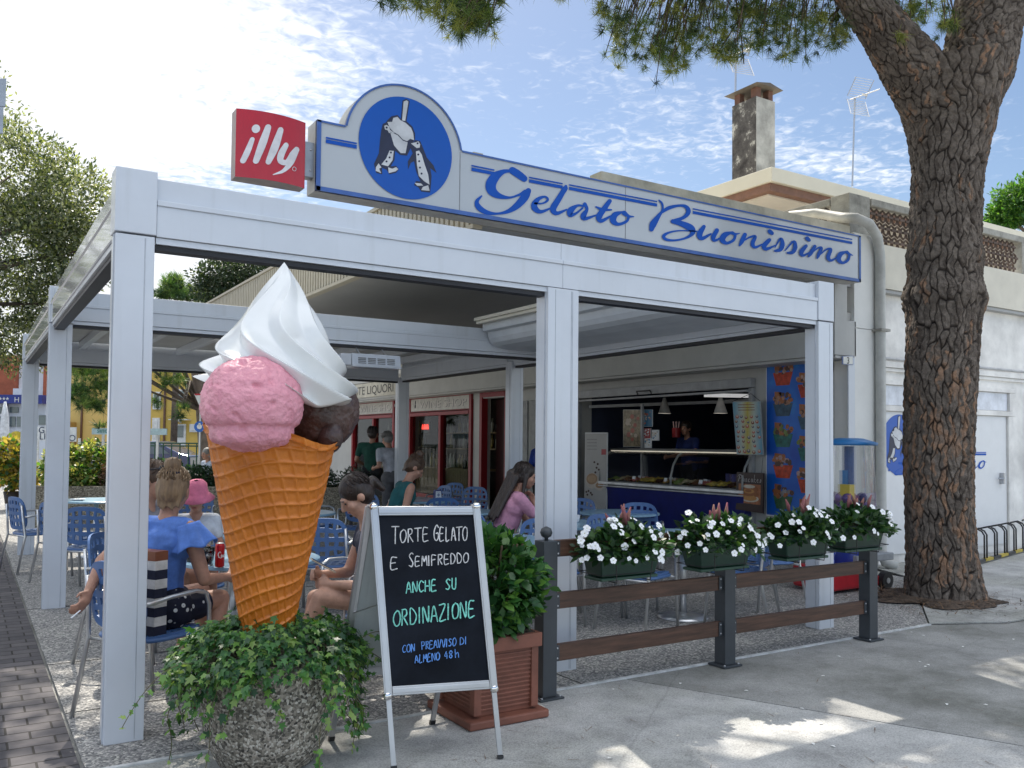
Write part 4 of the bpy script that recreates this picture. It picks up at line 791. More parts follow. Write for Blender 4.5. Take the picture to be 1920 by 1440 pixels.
# ---------------------------------------------------------------- terracotta box with a laurel bush
TP = thing('terracotta_planter', 'square ribbed terracotta planter with a dense green laurel bush behind the chalkboard', 'planter', (2.5, 4.2, 0)); TER = mat('terracotta', (.21, .078, .05), .6, var=.16, sc=5)
px0, px1, py0, py1 = 2.30, 2.70, 4.0, 4.40
b = MB(); b.box(px0-.05, px1+.05, py0-.05, py1+.05, 0, .045); b.build('saucer', TER, TP, bevel=.01)
b = MB(); vs = [(px0+.02, py0+.02, .046), (px1-.02, py0+.02, .046), (px1-.02, py1-.02, .046), (px0+.02, py1-.02, .046), (px0, py0, .40), (px1, py0, .40), (px1, py1, .40), (px0, py1, .40)]
b.add(vs, [(3, 2, 1, 0), (0, 1, 5, 4), (1, 2, 6, 5), (2, 3, 7, 6), (3, 0, 4, 7), (4, 5, 6, 7)])
for k in range(13):
    z = .075+k*.0235; s_ = .02*(1-z/.40)
    b.box(px0+s_-.006, px1-s_+.006, py0+s_-.006, py1-s_+.006, z, z+.012)
for x in (px0+.0, px1-.045):
    for y in (py0, py1-.045): b.box(x-.003 if x == px0 else x+.003, x+.042 if x == px0 else x+.048, y-.008 if y == py0 else y+.008, y+.04 if y == py0 else y+.053, .06, .39)
b.box(px0-.02, px1+.02, py0-.02, py1+.02, .385, .46); b.build('box', TER, TP, bevel=.004)
BUM = [leafmat('laurel_dark', (.02, .075, .022), .2, .3), leafmat('laurel_mid', (.045, .14, .035), .25, .3), leafmat('laurel_light', (.11, .24, .05), .3, .3)]
n = 2600; d = sph(n); rad = rng.uniform(.35, 1, n)**.45; Pq = np.c_[d[:, 0]*rad*.33+2.50, d[:, 1]*rad*.32+4.22, d[:, 2]*rad*.30+.70]; bump = np.array([1+.22*noise.noise(Vector(x)*2.6) for x in d]); Pq = np.c_[(Pq[:, 0]-2.5)*bump+2.5, (Pq[:, 1]-4.22)*bump+4.22, (Pq[:, 2]-.70)*bump+.70]
leaves('foliage', Pq, d+rng.normal(size=(n, 3))*.6+[0, 0, .25], d*.6+[0, -.1, .9]+rng.normal(size=(n, 3))*.4, rng.uniform(.05, .085, n), *OVAL, BUM, TP, rng.choice(3, n, p=[.4, .4, .2]))
b = MB()
for k in range(22): a = rng.uniform(0, 6.28); q = rng.uniform(.05, .25); b.tube([(2.5+.06*math.cos(a), 4.2+.06*math.sin(a), .44), (2.5+q*math.cos(a), 4.2+q*math.sin(a), .95)], .006, 5)
b.build('stem', mat('twig', (.12, .08, .05), .8), TP)
b = MB(); b.box(px0+.01, px1-.01, py0+.01, py1-.01, .44, .465); b.build('soil', mat('soil', (.05, .035, .025), .95, bump=.5, bsc=60), TP)
# ---------------------------------------------------------------- fence with dark posts and brown rails
FE = thing('fence', 'low fence of dark steel posts and brown wooden rails along the terrace edge', 'fence', (4.43, 4.27, 0)); FP = mat('anthracite_paint', (.045, .052, .06), .45, var=.08); WD = mat('brown_rail_wood', (.095, .046, .028), .5, var=.28, sc=3, stretch=(1.2, 14, 14), bump=.1, bsc=30)
for x in (2.94, 4.43, 5.995):
    b = MB(); b.box(x-.05, x+.05, 4.22, 4.32, .012, .925); p = b.build('post', FP, FE, bevel=.004)
    b = MB(); b.box(x-.085, x+.085, 4.19, 4.35, .0, .011); b.build('base_plate', FP, p, bevel=.002)
    b = MB(); b.lathe([(.012, .926), (.012, .94), (.03, .95), (.038, .972), (.03, .995), (.005, 1.008)], (x, 4.27, 0), 16); b.build('ball', FP, p, smooth=True)
    b = MB()
    for sx in (-1, 1):
        for z in (.04+.0,): b.ell((x+sx*.065, 4.21, .014), (.008, .008, .006))
    b.build('bolt', ALU, p)
for xa, xb in ((2.993, 4.377), (4.483, 5.942)):
    for z0, z1 in ((.205, .305), (.515, .612), (.825, .925)):
        b = MB(); b.box(xa+.006, xb-.006, 4.25, 4.285, z0, z1); r_ = b.build('rail', WD, FE, bevel=.004)
        b = MB()
        for x in (xa, xb-.03): b.box(x, x+.03, 4.243, 4.2485, z0+.004, z1-.004)
        b.build('rail_bracket', FP, r_)
        b = MB()
        for x in (xa+.015, xb-.015):
            for z in (z0+.02, z1-.02): b.ell((x, 4.242, z), (.006, .004, .006), nu=8, nv=6)
        b.build('screw', ALU, r_)
# ---------------------------------------------------------------- four flower boxes hanging on the fence
GBX = mat('green_plastic', (.012, .045, .03), .4, var=.06); IMP = [leafmat('impatiens_dark', (.014, .05, .016), .2), leafmat('impatiens_mid', (.03, .085, .025), .25), leafmat('impatiens_light', (.07, .14, .04), .3)]; FLW = mat('white_flower', (.82, .83, .84), .55, var=.04)
CEL = mat('celosia_plume', (.26, .15, .10), .8, var=.3, sc=16, col2=(.22, .012, .07)); STEMM = mat('plant_stem', (.25, .22, .10), .7)
def flower_mesh():
    mb = MB()
    for k in range(5):
        a = k*2*math.pi/5+.2; c, s_ = math.cos(a), math.sin(a); f = lambda x, y, z: (c*x-s_*y, s_*x+c*y, z)
        mb.add([f(0, .0, 0), f(.009, -.0085, .003), f(.019, -.010, .004), f(.0235, 0, .0015), f(.019, .010, .004), f(.009, .0085, .003)], [tuple(range(6))])
    mb.ell((0, 0, .002), (.003, .003, .003), nu=6, nv=4, mi=1); return mb
fm = None
def flower_box(px_, py_, yy, label, seed, nfl, plume):
    global fm
    r2 = np.random.default_rng(seed); c = Yp(px_, py_, yy); T = thing('flower_box', label, 'flower box', (c.x, c.y, c.z), 'flower boxes hung on the fence')
    w2, h_ = .235, .145; b = MB(); A = [(-w2+.03, -.075), (w2-.03, -.075), (w2-.03, .075), (-w2+.03, .075)]; B = [(-w2, -.10), (w2, -.10), (w2, .10), (-w2, .10)]
    b.add([(c.x+x, c.y+y, c.z) for x, y in A]+[(c.x+x, c.y+y, c.z+h_) for x, y in B], [(3, 2, 1, 0), (0, 1, 5, 4), (1, 2, 6, 5), (2, 3, 7, 6), (3, 0, 4, 7), (4, 5, 6, 7)])
    b.box(c.x-w2-.008, c.x+w2+.008, c.y-.108, c.y+.108, c.z+h_-.02, c.z+h_+.004); bx = b.build('box', GBX, T, bevel=.008)
    b = MB(); b.box(c.x-w2+.015, c.x+w2-.015, c.y-.085, c.y+.085, c.z-.022, c.z-.003); b.build('drip_tray', mat('tray_green', (.03, .08, .05), .4), bx, bevel=.006)
    b = MB()
    for sx in (-.13, .13):
        b.tube([(c.x+sx, c.y+.115, c.z+.17), (c.x+sx, c.y+.115, c.z-.03), (c.x+sx, c.y-.115, c.z-.03), (c.x+sx*1.08, c.y-.125, c.z+.09)], .0035, 6)
    b.tube([(c.x-w2-.01, c.y-.118, c.z+.02), (c.x+w2+.01, c.y-.118, c.z+.02), (c.x+w2+.01, c.y+.112, c.z+.02), (c.x-w2-.01, c.y+.112, c.z+.02)], .003, 5, closed=True)
    b.build('wire_bracket', BLACKM, T)
    n = 900; d = r2.normal(size=(n, 3)); d /= np.linalg.norm(d, axis=1, keepdims=True); d[:, 2] = np.abs(d[:, 2])*1.0-.22*r2.uniform(0, 1, n); rad = r2.uniform(.25, 1, n)**.45
    lump = np.array([1+.25*noise.noise(Vector(q)*2+Vector((seed, 0, 0))) for q in d])[:, None]
    P_ = d*rad[:, None]*lump*np.array([.335*r2.uniform(.92, 1.06), .22, .215*r2.uniform(.85, 1.12)])+np.array([c.x, c.y-.01, c.z+.13])
    leaves('foliage', P_, d+r2.normal(size=(n, 3))*.45, d*.5+[0, -.15, .9]+r2.normal(size=(n, 3))*.35, r2.uniform(.04, .07, n), *OVAL, IMP, T, r2.choice(3, n, p=[.42, .43, .15]))
    if fm is None:
        o = flower_mesh().build('flower', [FLW, mat('flower_eye', (.5, .5, .2), .6)], keep=True); fm = o.data; bpy.data.objects.remove(o)
    for k in range(nfl):
        q = r2.normal(size=3); q /= np.linalg.norm(q); q[1] = -abs(q[1])*1.0 if k % 5 else q[1]; q[2] = abs(q[2])-.22*r2.uniform(); lum = 1+.25*noise.noise(Vector(q)*2+Vector((seed, 0, 0)))
        o = bpy.data.objects.new('flower', fm); COL.objects.link(o); o.parent = T; v = Vector(q*lum*np.array([.36, .25, .24]))+Vector((0, -.01, .13)); o.location = v
        o.rotation_euler = (Vector(q)*.6+Vector((r2.normal()*.3, -.6, .35+r2.normal()*.2))).to_track_quat('Z', 'Y').to_euler(); o.scale = [r2.uniform(.65, 1.12)]*3
    for k in range(plume):
        mb = MB(); bx_ = r2.uniform(-.09, .09); h2 = r2.uniform(.06, .13); lx = r2.uniform(-.05, .05); p0 = Vector((c.x+bx_, c.y+r2.uniform(-.06, .03), c.z+.30)); pts = [p0, p0+Vector((lx*.3, 0, h2*.5)), p0+Vector((lx, 0, h2))]
        mb.tube(pts, [.008, .013, .004], 8); mb.build('plume', CEL, T, smooth=True)
flower_box(1165, 1076, 4.13, 'green flower box of white impatiens with a short brown plume, nearest the laurel bush', 1, 44, 6)
flower_box(1343, 1060, 4.12, 'green flower box of white impatiens with two tall red plumes, above the middle fence post', 2, 46, 6)
flower_box(1497, 1041, 4.12, 'green flower box of white impatiens in front of the corner pergola post', 3, 30, 7)
flower_box(1602, 1026, 4.16, 'green flower box of white impatiens at the last fence post beside the ball machine', 4, 22, 6)
# ---------------------------------------------------------------- chairs
CHB = mat('chair_blue_plastic', (.075, .16, .36), .38, var=.06, sc=4); SATIN = mat('satin_tube', (.62, .63, .64), .33, .85, var=.05)
def perforated(fn, nc, nr, cell=(1., .8), holes=None):
    us = [0.]; sol = .75
    for i in range(nc): us += [us[-1]+sol, us[-1]+sol+cell[0]]
    us.append(us[-1]+sol); vs = [0.]
    for j in range(nr): vs += [vs[-1]+sol, vs[-1]+sol+cell[1]]
    vs.append(vs[-1]+sol); us = [u/us[-1] for u in us]; vs = [v/vs[-1] for v in vs]
    mb = MB(); mu = len(us); mb.add([fn(u, v) for v in vs for u in us], [(j*mu+i, j*mu+i+1, (j+1)*mu+i+1, (j+1)*mu+i) for j in range(len(vs)-1) for i in range(mu-1) if not (i % 2 and j % 2)]); return mb
def sq(u, v, p=4.5):
    x, y = u*2-1, v*2-1; m = max(abs(x), abs(y))
    if m < 1e-6: return 0, 0
    l = (abs(x)**p+abs(y)**p)**(1/p); k = m/l; return x*k, y*k
def make_chair():
    T = thing('chair', 'x', 'chair', (0, 0, 0), 'blue perforated cafe chairs')
    def seat(u, v): x, y = sq(u, v); return (x*.215, y*.205+.01, .445-.012*(1-x*x)+.012*(y if y > 0 else 0)-(.02*max(0, y-.7)))
    def back(u, v): x, y = sq(u, v, 3.4); z = .665+y*.185; return (x*.215*(1-.06*y), -.205-.13*(z-.45)-.035*(1-x*x)+.02, z)
    perforated(seat, 5, 5).build('seat', CHB, T, solid=.014, bevel=0); perforated(back, 5, 4).build('backrest', CHB, T, solid=.014)
    b = MB(); ring = [sq(.5+.5*math.cos(t), .5+.5*math.sin(t)) for t in np.linspace(0, 2*math.pi, 29)[:-1]]
    b.tube([(x*.222, y*.212+.01, .428) for x, y in [(math.copysign(abs(math.cos(t))**.5, math.cos(t)), math.copysign(abs(math.sin(t))**.5, math.sin(t))) for t in np.linspace(0, 2*math.pi, 29)[:-1]]], .013, 7, closed=True); b.build('seat_rim', CHB, T, smooth=True)
    for s_ in (-1, 1):
        b = MB(); b.tube([(s_*.245, .235, 0), (s_*.245, .20, .40), (s_*.25, .19, .58), (s_*.255, .16, .645), (s_*.255, .09, .665), (s_*.25, -.08, .655), (s_*.235, -.19, .635), (s_*.215, -.225, .63)], .0125, 9); b.build('armrest', SATIN, T, smooth=True)
        b = MB(); b.tube([(s_*.235, -.30, 0), (s_*.222, -.22, .42), (s_*.205, -.235, .56), (s_*.195, -.255, .76)], .0125, 9); b.build('leg', SATIN, T, smooth=True)
    for w_, y_ in ((.243, .20), (.222, -.21)): b = MB(); b.tube([(-w_, y_, .41), (w_, y_, .41)], .010, 8); b.build('crossbar', SATIN, T, smooth=True)
    return T
CH0 = make_chair(); used = [0]
def chair(x, y, face, label):
    rz = R(face-90)
    if not used[0]: used[0] = 1; CH0.location = (x, y, 0); CH0.rotation_euler = (0, 0, rz); CH0['label'] = label; return CH0
    return dup(CH0, (x, y, 0), rz, label)
for a in [(.90, 5.21, 30, 'blue perforated chair holding the woman in the ruffled top, nearest the corner post'), (2.20, 4.90, 172, 'blue chair on which the woman with the phone sits'), (2.42, 5.75, 215, 'empty pale lit blue chair just behind the woman with the phone'),
 (1.45, 6.78, 262, 'blue chair under the child in the pink hat'), (1.02, 6.55, 330, 'blue chair of the person with sunglasses on the hair'), (2.72, 7.35, 60, 'dark blue chair turned away, right beside the cone waffle'), (3.12, 7.15, 80, 'blue chair turned away behind the head of the woman with the phone'),
 (2.5, 11.6, 250, 'blue chair facing out from the stone planter wall beside the pink hat'), (3.75, 10.75, 300, 'blue chair beside the cone near the dark planter wall'), (4.2, 10.2, 240, 'pale blue chair behind the table with the glass ashtray'), (4.05, 9.1, 150, 'blue chair beside the low table in the middle of the terrace'),
 (3.98, 8.72, -4, 'blue chair on which the woman in the teal top sits'), (6.55, 12.4, 200, 'small pale blue chair in front of the wooden wine counter'), (5.95, 11.7, 185, 'blue chair seen from the side beside the napkin box by the wine shop'), (6.25, 11.1, 215, 'blue chair right of the napkin box by the wine shop'), (4.9, 9.4, 70, 'blue chair in front of the wine shop table, seen from behind'),
 (4.32, 7.0, -14, 'blue chair under the girl in the pink top'), (4.50, 6.55, 75, 'dark blue chair turned away in front of the girl in the pink top'), (4.20, 6.05, 250, 'pale blue chair behind the round ball of the first fence post'),
 (6.05, 8.3, 200, 'dark blue chair just right of the middle pergola post'), (6.25, 7.3, 230, 'blue chair in front of the coffee banner'), (4.72, 5.52, 20, 'blue chair left of the round table behind the flower boxes'), (5.65, 5.28, 120, 'blue chair behind the middle fence post with its seat showing'), (5.05, 6.15, 280, 'blue chair on the far side of the table behind the flower boxes'), (6.35, 5.62, 165, 'blue chair beside the corner pergola post, its arm loops showing'),
 (.72, 11.35, 20, 'blue chair seen from the side between the two rear pergola posts'), (.98, 10.35, 35, 'blue chair with its back to the brick path, at the rear table'), (1.12, 9.55, 60, 'blue chair turned away, nearest the second pergola post'), (1.75, 11.5, 250, 'blue chair on the far side of the rear table'), (1.5, 9.2, 75, 'blue chair half hidden by the corner post at the left')]: chair(*a)
# ---------------------------------------------------------------- tables
TTOP = mat('pale_blue_laminate', (.30, .48, .60), .3, var=.12, sc=22, col2=(.20, .36, .50)); TEDGE = mat('table_edge', (.26, .40, .50), .5)
TB0 = None
def table(x, y, r, label):
    global TB0
    if TB0 is None:
        T = thing('table', label, 'table', (0, 0, 0), 'round pale blue cafe tables'); b = MB()
        b.lathe([(.44, .70), (.455, .705), (.455, .722), (.44, .728)], n=40); b.build('tabletop', TTOP, T, smooth=False)
        b = MB(); b.lathe([(.03, .03), (.03, .699)], n=16); b.build('column', SATIN, T, smooth=True)
        b = MB(); b.lathe([(.22, 0), (.225, .012), (.12, .03), (.03, .045)], n=32); b.build('base', SATIN, T, smooth=True); T.location = (x, y, 0); TB0 = T; return T
    return dup(TB0, (x, y, 0), 0, label)
table(1.62, 5.82, .45, 'pale blue round table with drink cans and a glass beside the cone'); table(1.98, 7.62, .45, 'pale blue round table with a napkin box behind the child in the pink hat'); table(1.45, 12.35, .45, 'pale blue round table near the stone planter wall at the left')
table(3.05, 9.3, .45, 'pale blue round table in the middle with a glass ashtray'); table(4.76, 8.70, .45, 'pale blue round table in front of the woman in the teal top'); table(5.25, 10.6, .45, 'pale blue round table in front of the wine shop'); table(5.06, 6.84, .45, 'pale blue round table where the girl in pink leans'); table(3.62, 6.05, .45, 'pale blue round table with napkin box marked 5 behind the chalkboard'); table(5.32, 5.62, .45, 'pale blue round table behind the flower boxes and the middle fence post'); table(6.35, 7.75, .45, 'pale blue round table near the serving window')
NAV = mat('navy_plastic', (.012, .03, .20), .3); PAP = mat('white_paper', (.78, .80, .82), .7, var=.03)
def napkin(x, y, rz, label, num=None):
    T = thing('napkin_box', label, 'napkin box', (x, y, .7285), 'navy napkin boxes on the tables', R(rz)); b = MB()
    b.add([(-.055, -.07, 0), (.055, -.07, 0), (.055, .07, 0), (-.055, .07, 0), (-.045, -.05, .13), (.045, -.05, .13), (.045, .05, .13), (-.045, .05, .13)], [(3, 2, 1, 0), (0, 1, 5, 4), (1, 2, 6, 5), (2, 3, 7, 6), (3, 0, 4, 7), (4, 5, 6, 7)]); bx = b.build('box', NAV, T, bevel=.008)
    b = MB(); b.add([(-.042, -.0705, .012), (.042, -.0705, .012), (.036, -.0545, .115), (-.036, -.0545, .115)], [(0, 1, 2, 3)]); cd_ = b.build('card', PAP, bx)
    b = MB(); b.ell((0, -.066, .065), (.018, .001, .022), nu=14, nv=8); b.box(-.025, .025, -.0725, -.071, .024, .029); b.box(-.02, .02, -.0705, -.069, .033, .036); b.box(-.028, .028, -.0605, -.059, .097, .102); b.build('print', mat('card_print', (.25, .30, .42), .7), cd_)
    if num:
        b = MB(); text_mb(b, num, lambda a, c: (-.0565+c*.06-.0, .01-a, .04+c), .055); b.build('number', PAP, bx)
    return T
napkin(1.70, 12.55, 25, 'navy napkin box on the rear left table by the corner post'); napkin(1.80, 7.43, -10, 'navy napkin box behind the child, half hidden by the cone'); napkin(5.46, 10.55, -15, 'navy napkin box in front of the wine shop window'); napkin(3.62, 6.12, -22, 'navy napkin box marked 5 beside the laurel bush', '5')
CANR = mat('can_red', (.50, .01, .015), .25, .3, var=.03)
def can(x, y, label, word=False):
    T = thing('soda_can', label, 'can', (x, y, .7285), 'red soda cans on the front table'); c = (x, y, .7285); b = MB()
    b.lathe([(.022, 0), (.028, .006), (.028, .128), (.0235, .142)], c, 28); bd = b.build('body', CANR, T, smooth=True)
    b = MB(); b.lathe([(.0235, .1425), (.024, .146), (.020, .143)], c, 28); b.lathe([(.0225, -.0), (.024, .004)], c, 20); b.build('lid', ALU, T)
    if word:
        b = MB()
        def cyl(a, h): t = -1.95+a/.0288; return (x+.0288*math.cos(t), y+.0288*math.sin(t), .7285+.05+h)
        for i, s_ in enumerate([[(0, .012, .004), (-.006, .03, .006), (.004, .045, .004), (.012, .036, .002)], [(-.002, .012, .005), (.012, .008, .003), (.02, .02, .005), (.014, .026, .005), (.013, .014, .005), (.024, .014, .003)], [(.034, .026, .005), (.028, .018, .005), (.034, .012, .004), (.040, .02, .004)], [(.046, .036, .006), (.042, .022, .006), (.05, .016, .004), (.062, .036, .004)], [(.066, .012, .005), (.06, .02, .005), (.068, .026, .004), (.07, .014, .004)]]):
            b.ribbon([(a, h, q) for a, h, q in s_], lambda a, h, l: cyl(a, h), sub=4)
        b.build('script', mat('can_white', (.8, .8, .8), .35), bd)
    return T
can(1.335, 5.46, 'red soda can with white script next to the glass of cola', True); can(1.50, 5.66, 'second red soda can half hidden behind the cone edge')
gx = Zp(390, 1060, .73); T = thing('cola_glass', 'clear tumbler of dark cola on the front table', 'glass', (gx.x, gx.y, .7285)); c = (gx.x, gx.y, .7285)
b = MB(); b.lathe([(.030, 0), (.036, .05), (.039, .115), (.037, .115), (.034, .05), (.028, .008)], c, 28); b.build('tumbler', GLASS, T, smooth=True)
b = MB(); b.lathe([(.027, .009), (.0325, .045), (.0333, .052)], c, 28); b.build('cola', mat('dark_cola', (.02, .006, .004), .08), T, smooth=True)
ag = Zp(365, 1052, .73); T = thing('ashtray', 'dark ashtray with a folded napkin on the front table', 'ashtray', (ag.x, ag.y, .7285)); c = (ag.x, ag.y, .7285)
b = MB(); b.lathe([(.05, 0), (.055, .03), (.048, .03), (.043, .01)], c, 24); b.build('bowl', BLACKM, T); b = MB(); b.prism([(ag.x+.02, ag.y+.04, .735), (ag.x+.14, ag.y+.10, .735), (ag.x+.06, ag.y+.16, .80)], (.02, .03, .012)); b.build('napkin', PAP, T)
def small(name, lab, cat, at, prof, m, grp=None): return tag(MB().lathe(prof, at, 20).build(name, m, smooth=True), lab, cat, grp)
CUPP = [(.025, 0), (.03, .01), (.042, .07), (.039, .07), (.028, .012)]
small('coffee_cup', 'white cup in front of the girl in pink', 'cup', (5.12, 6.92, .729), CUPP, PAP); small('saucer', 'white dish on the rear left table', 'dish', (1.22, 12.2, .729), [(.05, 0), (.09, .02), (.085, .022), (.05, .004)], PAP)
small('glass_ashtray', 'glass ashtray on the middle table', 'ashtray', (3.2, 9.1, .729), [(.05, 0), (.055, .035), (.045, .035), (.04, .008)], GLASS)
small('plate', 'small plate in front of the woman in the teal top', 'dish', (4.6, 8.66, .729), [(.05, 0), (.10, .015), (.095, .018), (.05, .004)], PAP)
# ---------------------------------------------------------------- serving counter of the gelato shop
GC = thing('gelato_counter', 'blue gelato display counter with curved glass front and lit tubs', 'counter', (9.4, 9.9, 0)); y0, y1 = 8.32, 11.5
b = MB(); b.prism([(9.05, y0, .10), (8.98, y0, .80), (9.95, y0, .80), (9.95, y0, .10)], (0, y1-y0, 0)); b.build('body', mat('counter_blue', (.004, .012, .16), .3, coat=.3), GC, bevel=.008)
b = MB(); b.box(9.1, 9.9, y0+.05, y1-.05, 0, .098); b.build('plinth', BLACKM, GC)
b = MB(); b.box(8.955, 9.02, y0, y1, .84, .885); b.box(8.95, 8.985, y0, y1, .803, .822); b.build('bumper_rail', mat('polished_steel', (.85, .87, .9), .35, .5), GC, bevel=.01)
b = MB(); b.box(9.021, 9.95, y0, y1, .803, .90); b.build('tub_frame', mat('steel_deck', (.16, .17, .18), .4, .6), GC)
gl = [(8.985, .89), (8.99, 1.02), (9.04, 1.20), (9.13, 1.33), (9.25, 1.40)]
b = MB()
for ya, yb in ((y0+.02, 9.72), (9.80, y1-.02)):
    b.add([(x, y, z) for x, z in gl for y in (ya, yb)], [(2*i, 2*i+1, 2*i+3, 2*i+2) for i in range(len(gl)-1)])
thg = mat('thin_glass', (.9, .95, .95), .03, trans=1, var=0, alpha=.35); thg.node_tree.nodes['Principled BSDF'].inputs['IOR'].default_value = 1.08; o = b.build('curved_glass', thg, GC, smooth=True)
for y in (y0, 9.74, y1-.04): b = MB(); b.tube([(x-.006, y+.02, z) for x, z in gl], .018, 6); b.build('glass_rib', mat('rib_grey', (.30, .31, .30), .35), GC, smooth=True)
b = MB(); b.box(9.2, 9.55, y0, y1, 1.405, 1.44); b.build('top_shelf', mat('dark_shelf', (.05, .055, .06), .3), GC, bevel=.004)
b = MB(); b.box(9.19, 9.215, y0+.05, y1-.05, 1.385, 1.403); b.build('lamp_strip', mat('warm_strip', (1, .9, .7), .5, emit=((1, .9, .72), .2)), GC)
GELC = [(.40, .26, .10), (.42, .30, .07), (.44, .37, .22), (.08, .035, .02), (.40, .13, .10), (.20, .26, .08), (.46, .34, .06), (.16, .08, .04)]; gm = [mat('gelato_%s' % n_, c, .95, var=.25, sc=30, bump=.5, bsc=40, spec=.1) for n_, c in zip(('hazelnut', 'vanilla', 'cream', 'cocoa', 'strawberry', 'almond', 'lemon', 'coffee'), GELC)]
for k in range(16):
    y = y0+.14+k*(y1-y0-.2)/16
    for j, x in enumerate((9.14, 9.42)):
        b = MB(); b.grid(lambda u, v: (x+(u-.5)*.25, y+(v-.5)*.17, .905+.05*math.sin(math.pi*u)*math.sin(math.pi*v)+.035*noise.noise(Vector((u*3, v*3, k*2.1+j*9)))+.02), 14, 10); tub = b.build('gelato_tub', gm[(k*3+j*5) % 8], GC, smooth=True)
        if (k*3+j) % 4 == 0:
            b = MB(); b.add([(x-.10, y-.035, .93), (x-.10, y+.035, .93), (x-.085, y+.035, .995), (x-.085, y-.035, .995)], [(0, 1, 2, 3)]); b.build('flavour_tag', PAP, tub, solid=.003)
b = MB()
for i in range(3):
    for k in range(3): b.lathe([(.035, 0), (.045, .05)], (9.6+.0*k, 8.95+i*.12, .93+k*.05), 16)
b.build('paper_cup_stack', mat('cup_purple', (.10, .10, .30), .5), GC)
b = MB(); b.box(10.0, 10.3, 8.7, 9.2, .9, 1.2); st = b.build('steel_box', mat('steel_deck', (.35, .37, .40), .25, .9), GC, bevel=.02)
b = MB(); b.ell((9.97, 8.95, 1.05), (.012, .09, .05)); b.build('glow_lamp', mat('glow', (1, .9, .7), .5, emit=((1, .85, .6), 5)), st)
for px_, py_, xx_, lab in ((1246, 762, 9.9, 'pale cone pendant lamp above the counter, on the left'), (1351, 762, 9.9, 'pale cone pendant lamp above the counter, beside the hanging menu')):
    p = Xp(px_, py_+13, xx_); T = thing('pendant_lamp', lab, 'lamp', p, 'cone pendant lamps over the counter'); b = MB()
    b.lathe([(.105, 0), (.03, .24), (.025, .26)], p, 24, cap=False); b.build('shade', mat('shade_white', (.45, .44, .42), .5), T, smooth=True); b = MB(); b.lathe([(.098, .012), (.09, .02)], p, 20); b.build('bulb', mat('pendant_glow', (1, .95, .85), .5, emit=((1, .95, .85), 2.5)), T); b = MB(); b.tube([p+Vector((0, 0, .26)), p+Vector((0, 0, .6))], .006, 5); b.build('cord', BLACKM, T)
# printed posters: fruit cups, menu, pancakes, coffee banner, leaflets
def posterplane(x, ya, yb, za, zb2): return lambda u, v, l=0: (x-.001-l*.001, ya+(yb-ya)*u, za+(zb2-za)*v)
T = thing('cup_poster', 'tall blue poster of sundae cups on the wall beside the serving window', 'poster', (9.17, 7.8, .55)); ya, yb, za, zb2 = 8.085, 7.40, .56, 2.69
b = MB(); b.box(9.16, 9.195, yb, ya, za, zb2); b.build('frame', PAP, T)
def blueposter(t, v):
    return ramp(t, tnoise(t, v, 1.6, 3), [(.3, (.006, .07, .42)), (.55, (.012, .15, .58)), (.75, (.03, .36, .70))]), None, 0
b = MB(); f = posterplane(9.158, ya-.015, yb+.015, za+.015, zb2-.015); b.add([f(0, 0), f(1, 0), f(1, 1), f(0, 1)], [(0, 1, 2, 3)]); pn = b.build('print', node_mat('poster_blue', blueposter, .35, .5), T)
rr = random.Random(5)
for i, (cc, tp) in enumerate([((.50, .05, .02), (.45, .30, .26)), ((.04, .10, .16), (.42, .22, .14)), ((.02, .16, .14), (.16, .22, .06)), ((.55, .06, .02), (.42, .28, .26)), ((.05, .14, .06), (.30, .28, .28))]):
  for col_ in (0, 1):
    vc = .885-.195*i-.085*col_; uc = .42+.62*col_; b = MB(); sx, sy = 1.05, .098
    b.poly([f(uc-.24*sx+0, vc+.02, 2), f(uc-.16*sx, vc-.062, 2), f(uc+.16*sx, vc-.062, 2), f(uc+.24*sx, vc+.02, 2)])
    o = b.build('cup_picture', mat('cup_print_%s' % ('red', 'slate', 'teal', 'orange', 'green')[i], cc, .4, var=.3, sc=12), pn)
    b = MB()
    for k in range(26):
        a = rr.uniform(0, 6.28); q = rr.uniform(0, 1)**.5; cu_, cv_ = uc+q*.24*sx*math.cos(a), vc+.034+q*.034*math.sin(a)+.012; s_ = rr.uniform(.03, .055)
        b.poly([f(cu_+s_*sx*math.cos(t), cv_+s_*.32*math.sin(t), 3+k*.08) for t in np.linspace(0, 6.28, 8)[:-1]], k % 3)
    b.poly([f(uc-.2*sx, vc+.095, 3), f(uc-.03*sx, vc+.09, 3), f(uc-.06*sx, vc+.03, 3), f(uc-.2*sx, vc+.035, 3)], 1)
    b.build('topping_picture', [mat('topping_print_%s' % ('pink', 'peach', 'lime', 'rose', 'cream')[i], tp, .4, var=.3, sc=14), mat('topping_print_amber', (.40, .14, .05), .4), mat('topping_print_shade', (.10, .05, .04), .4)], o)
def hung(name, lab, cat, q, colf, mbs=None):
    T = thing(name, lab, cat, q[0]); a, b_, c, d = [Vector(x) for x in q]; nrm = (b_-a).cross(d-a).normalized(); nrm = -nrm if nrm.x > 0 else nrm
    mb = MB(); mb.prism([a-nrm*.003, b_-nrm*.003, c-nrm*.003, d-nrm*.003], -nrm*.012); mb.build('board', PAP if colf is None else colf[0], T)
    g_ = lambda u, v, l=0: a.lerp(b_, u).lerp(d.lerp(c, u), v)+nrm*(.001+l*.001)
    mb = MB(); mb.add([g_(.02, .01), g_(.98, .01), g_(.98, .99), g_(.02, .99)], [(0, 1, 2, 3)]); pr = mb.build('print', colf[1], T); return T, g_, pr
XM = 9.02
q = [Xp(1381, 852, XM), Xp(1431, 853, XM), Xp(1425, 752, XM), Xp(1373, 753, XM)]
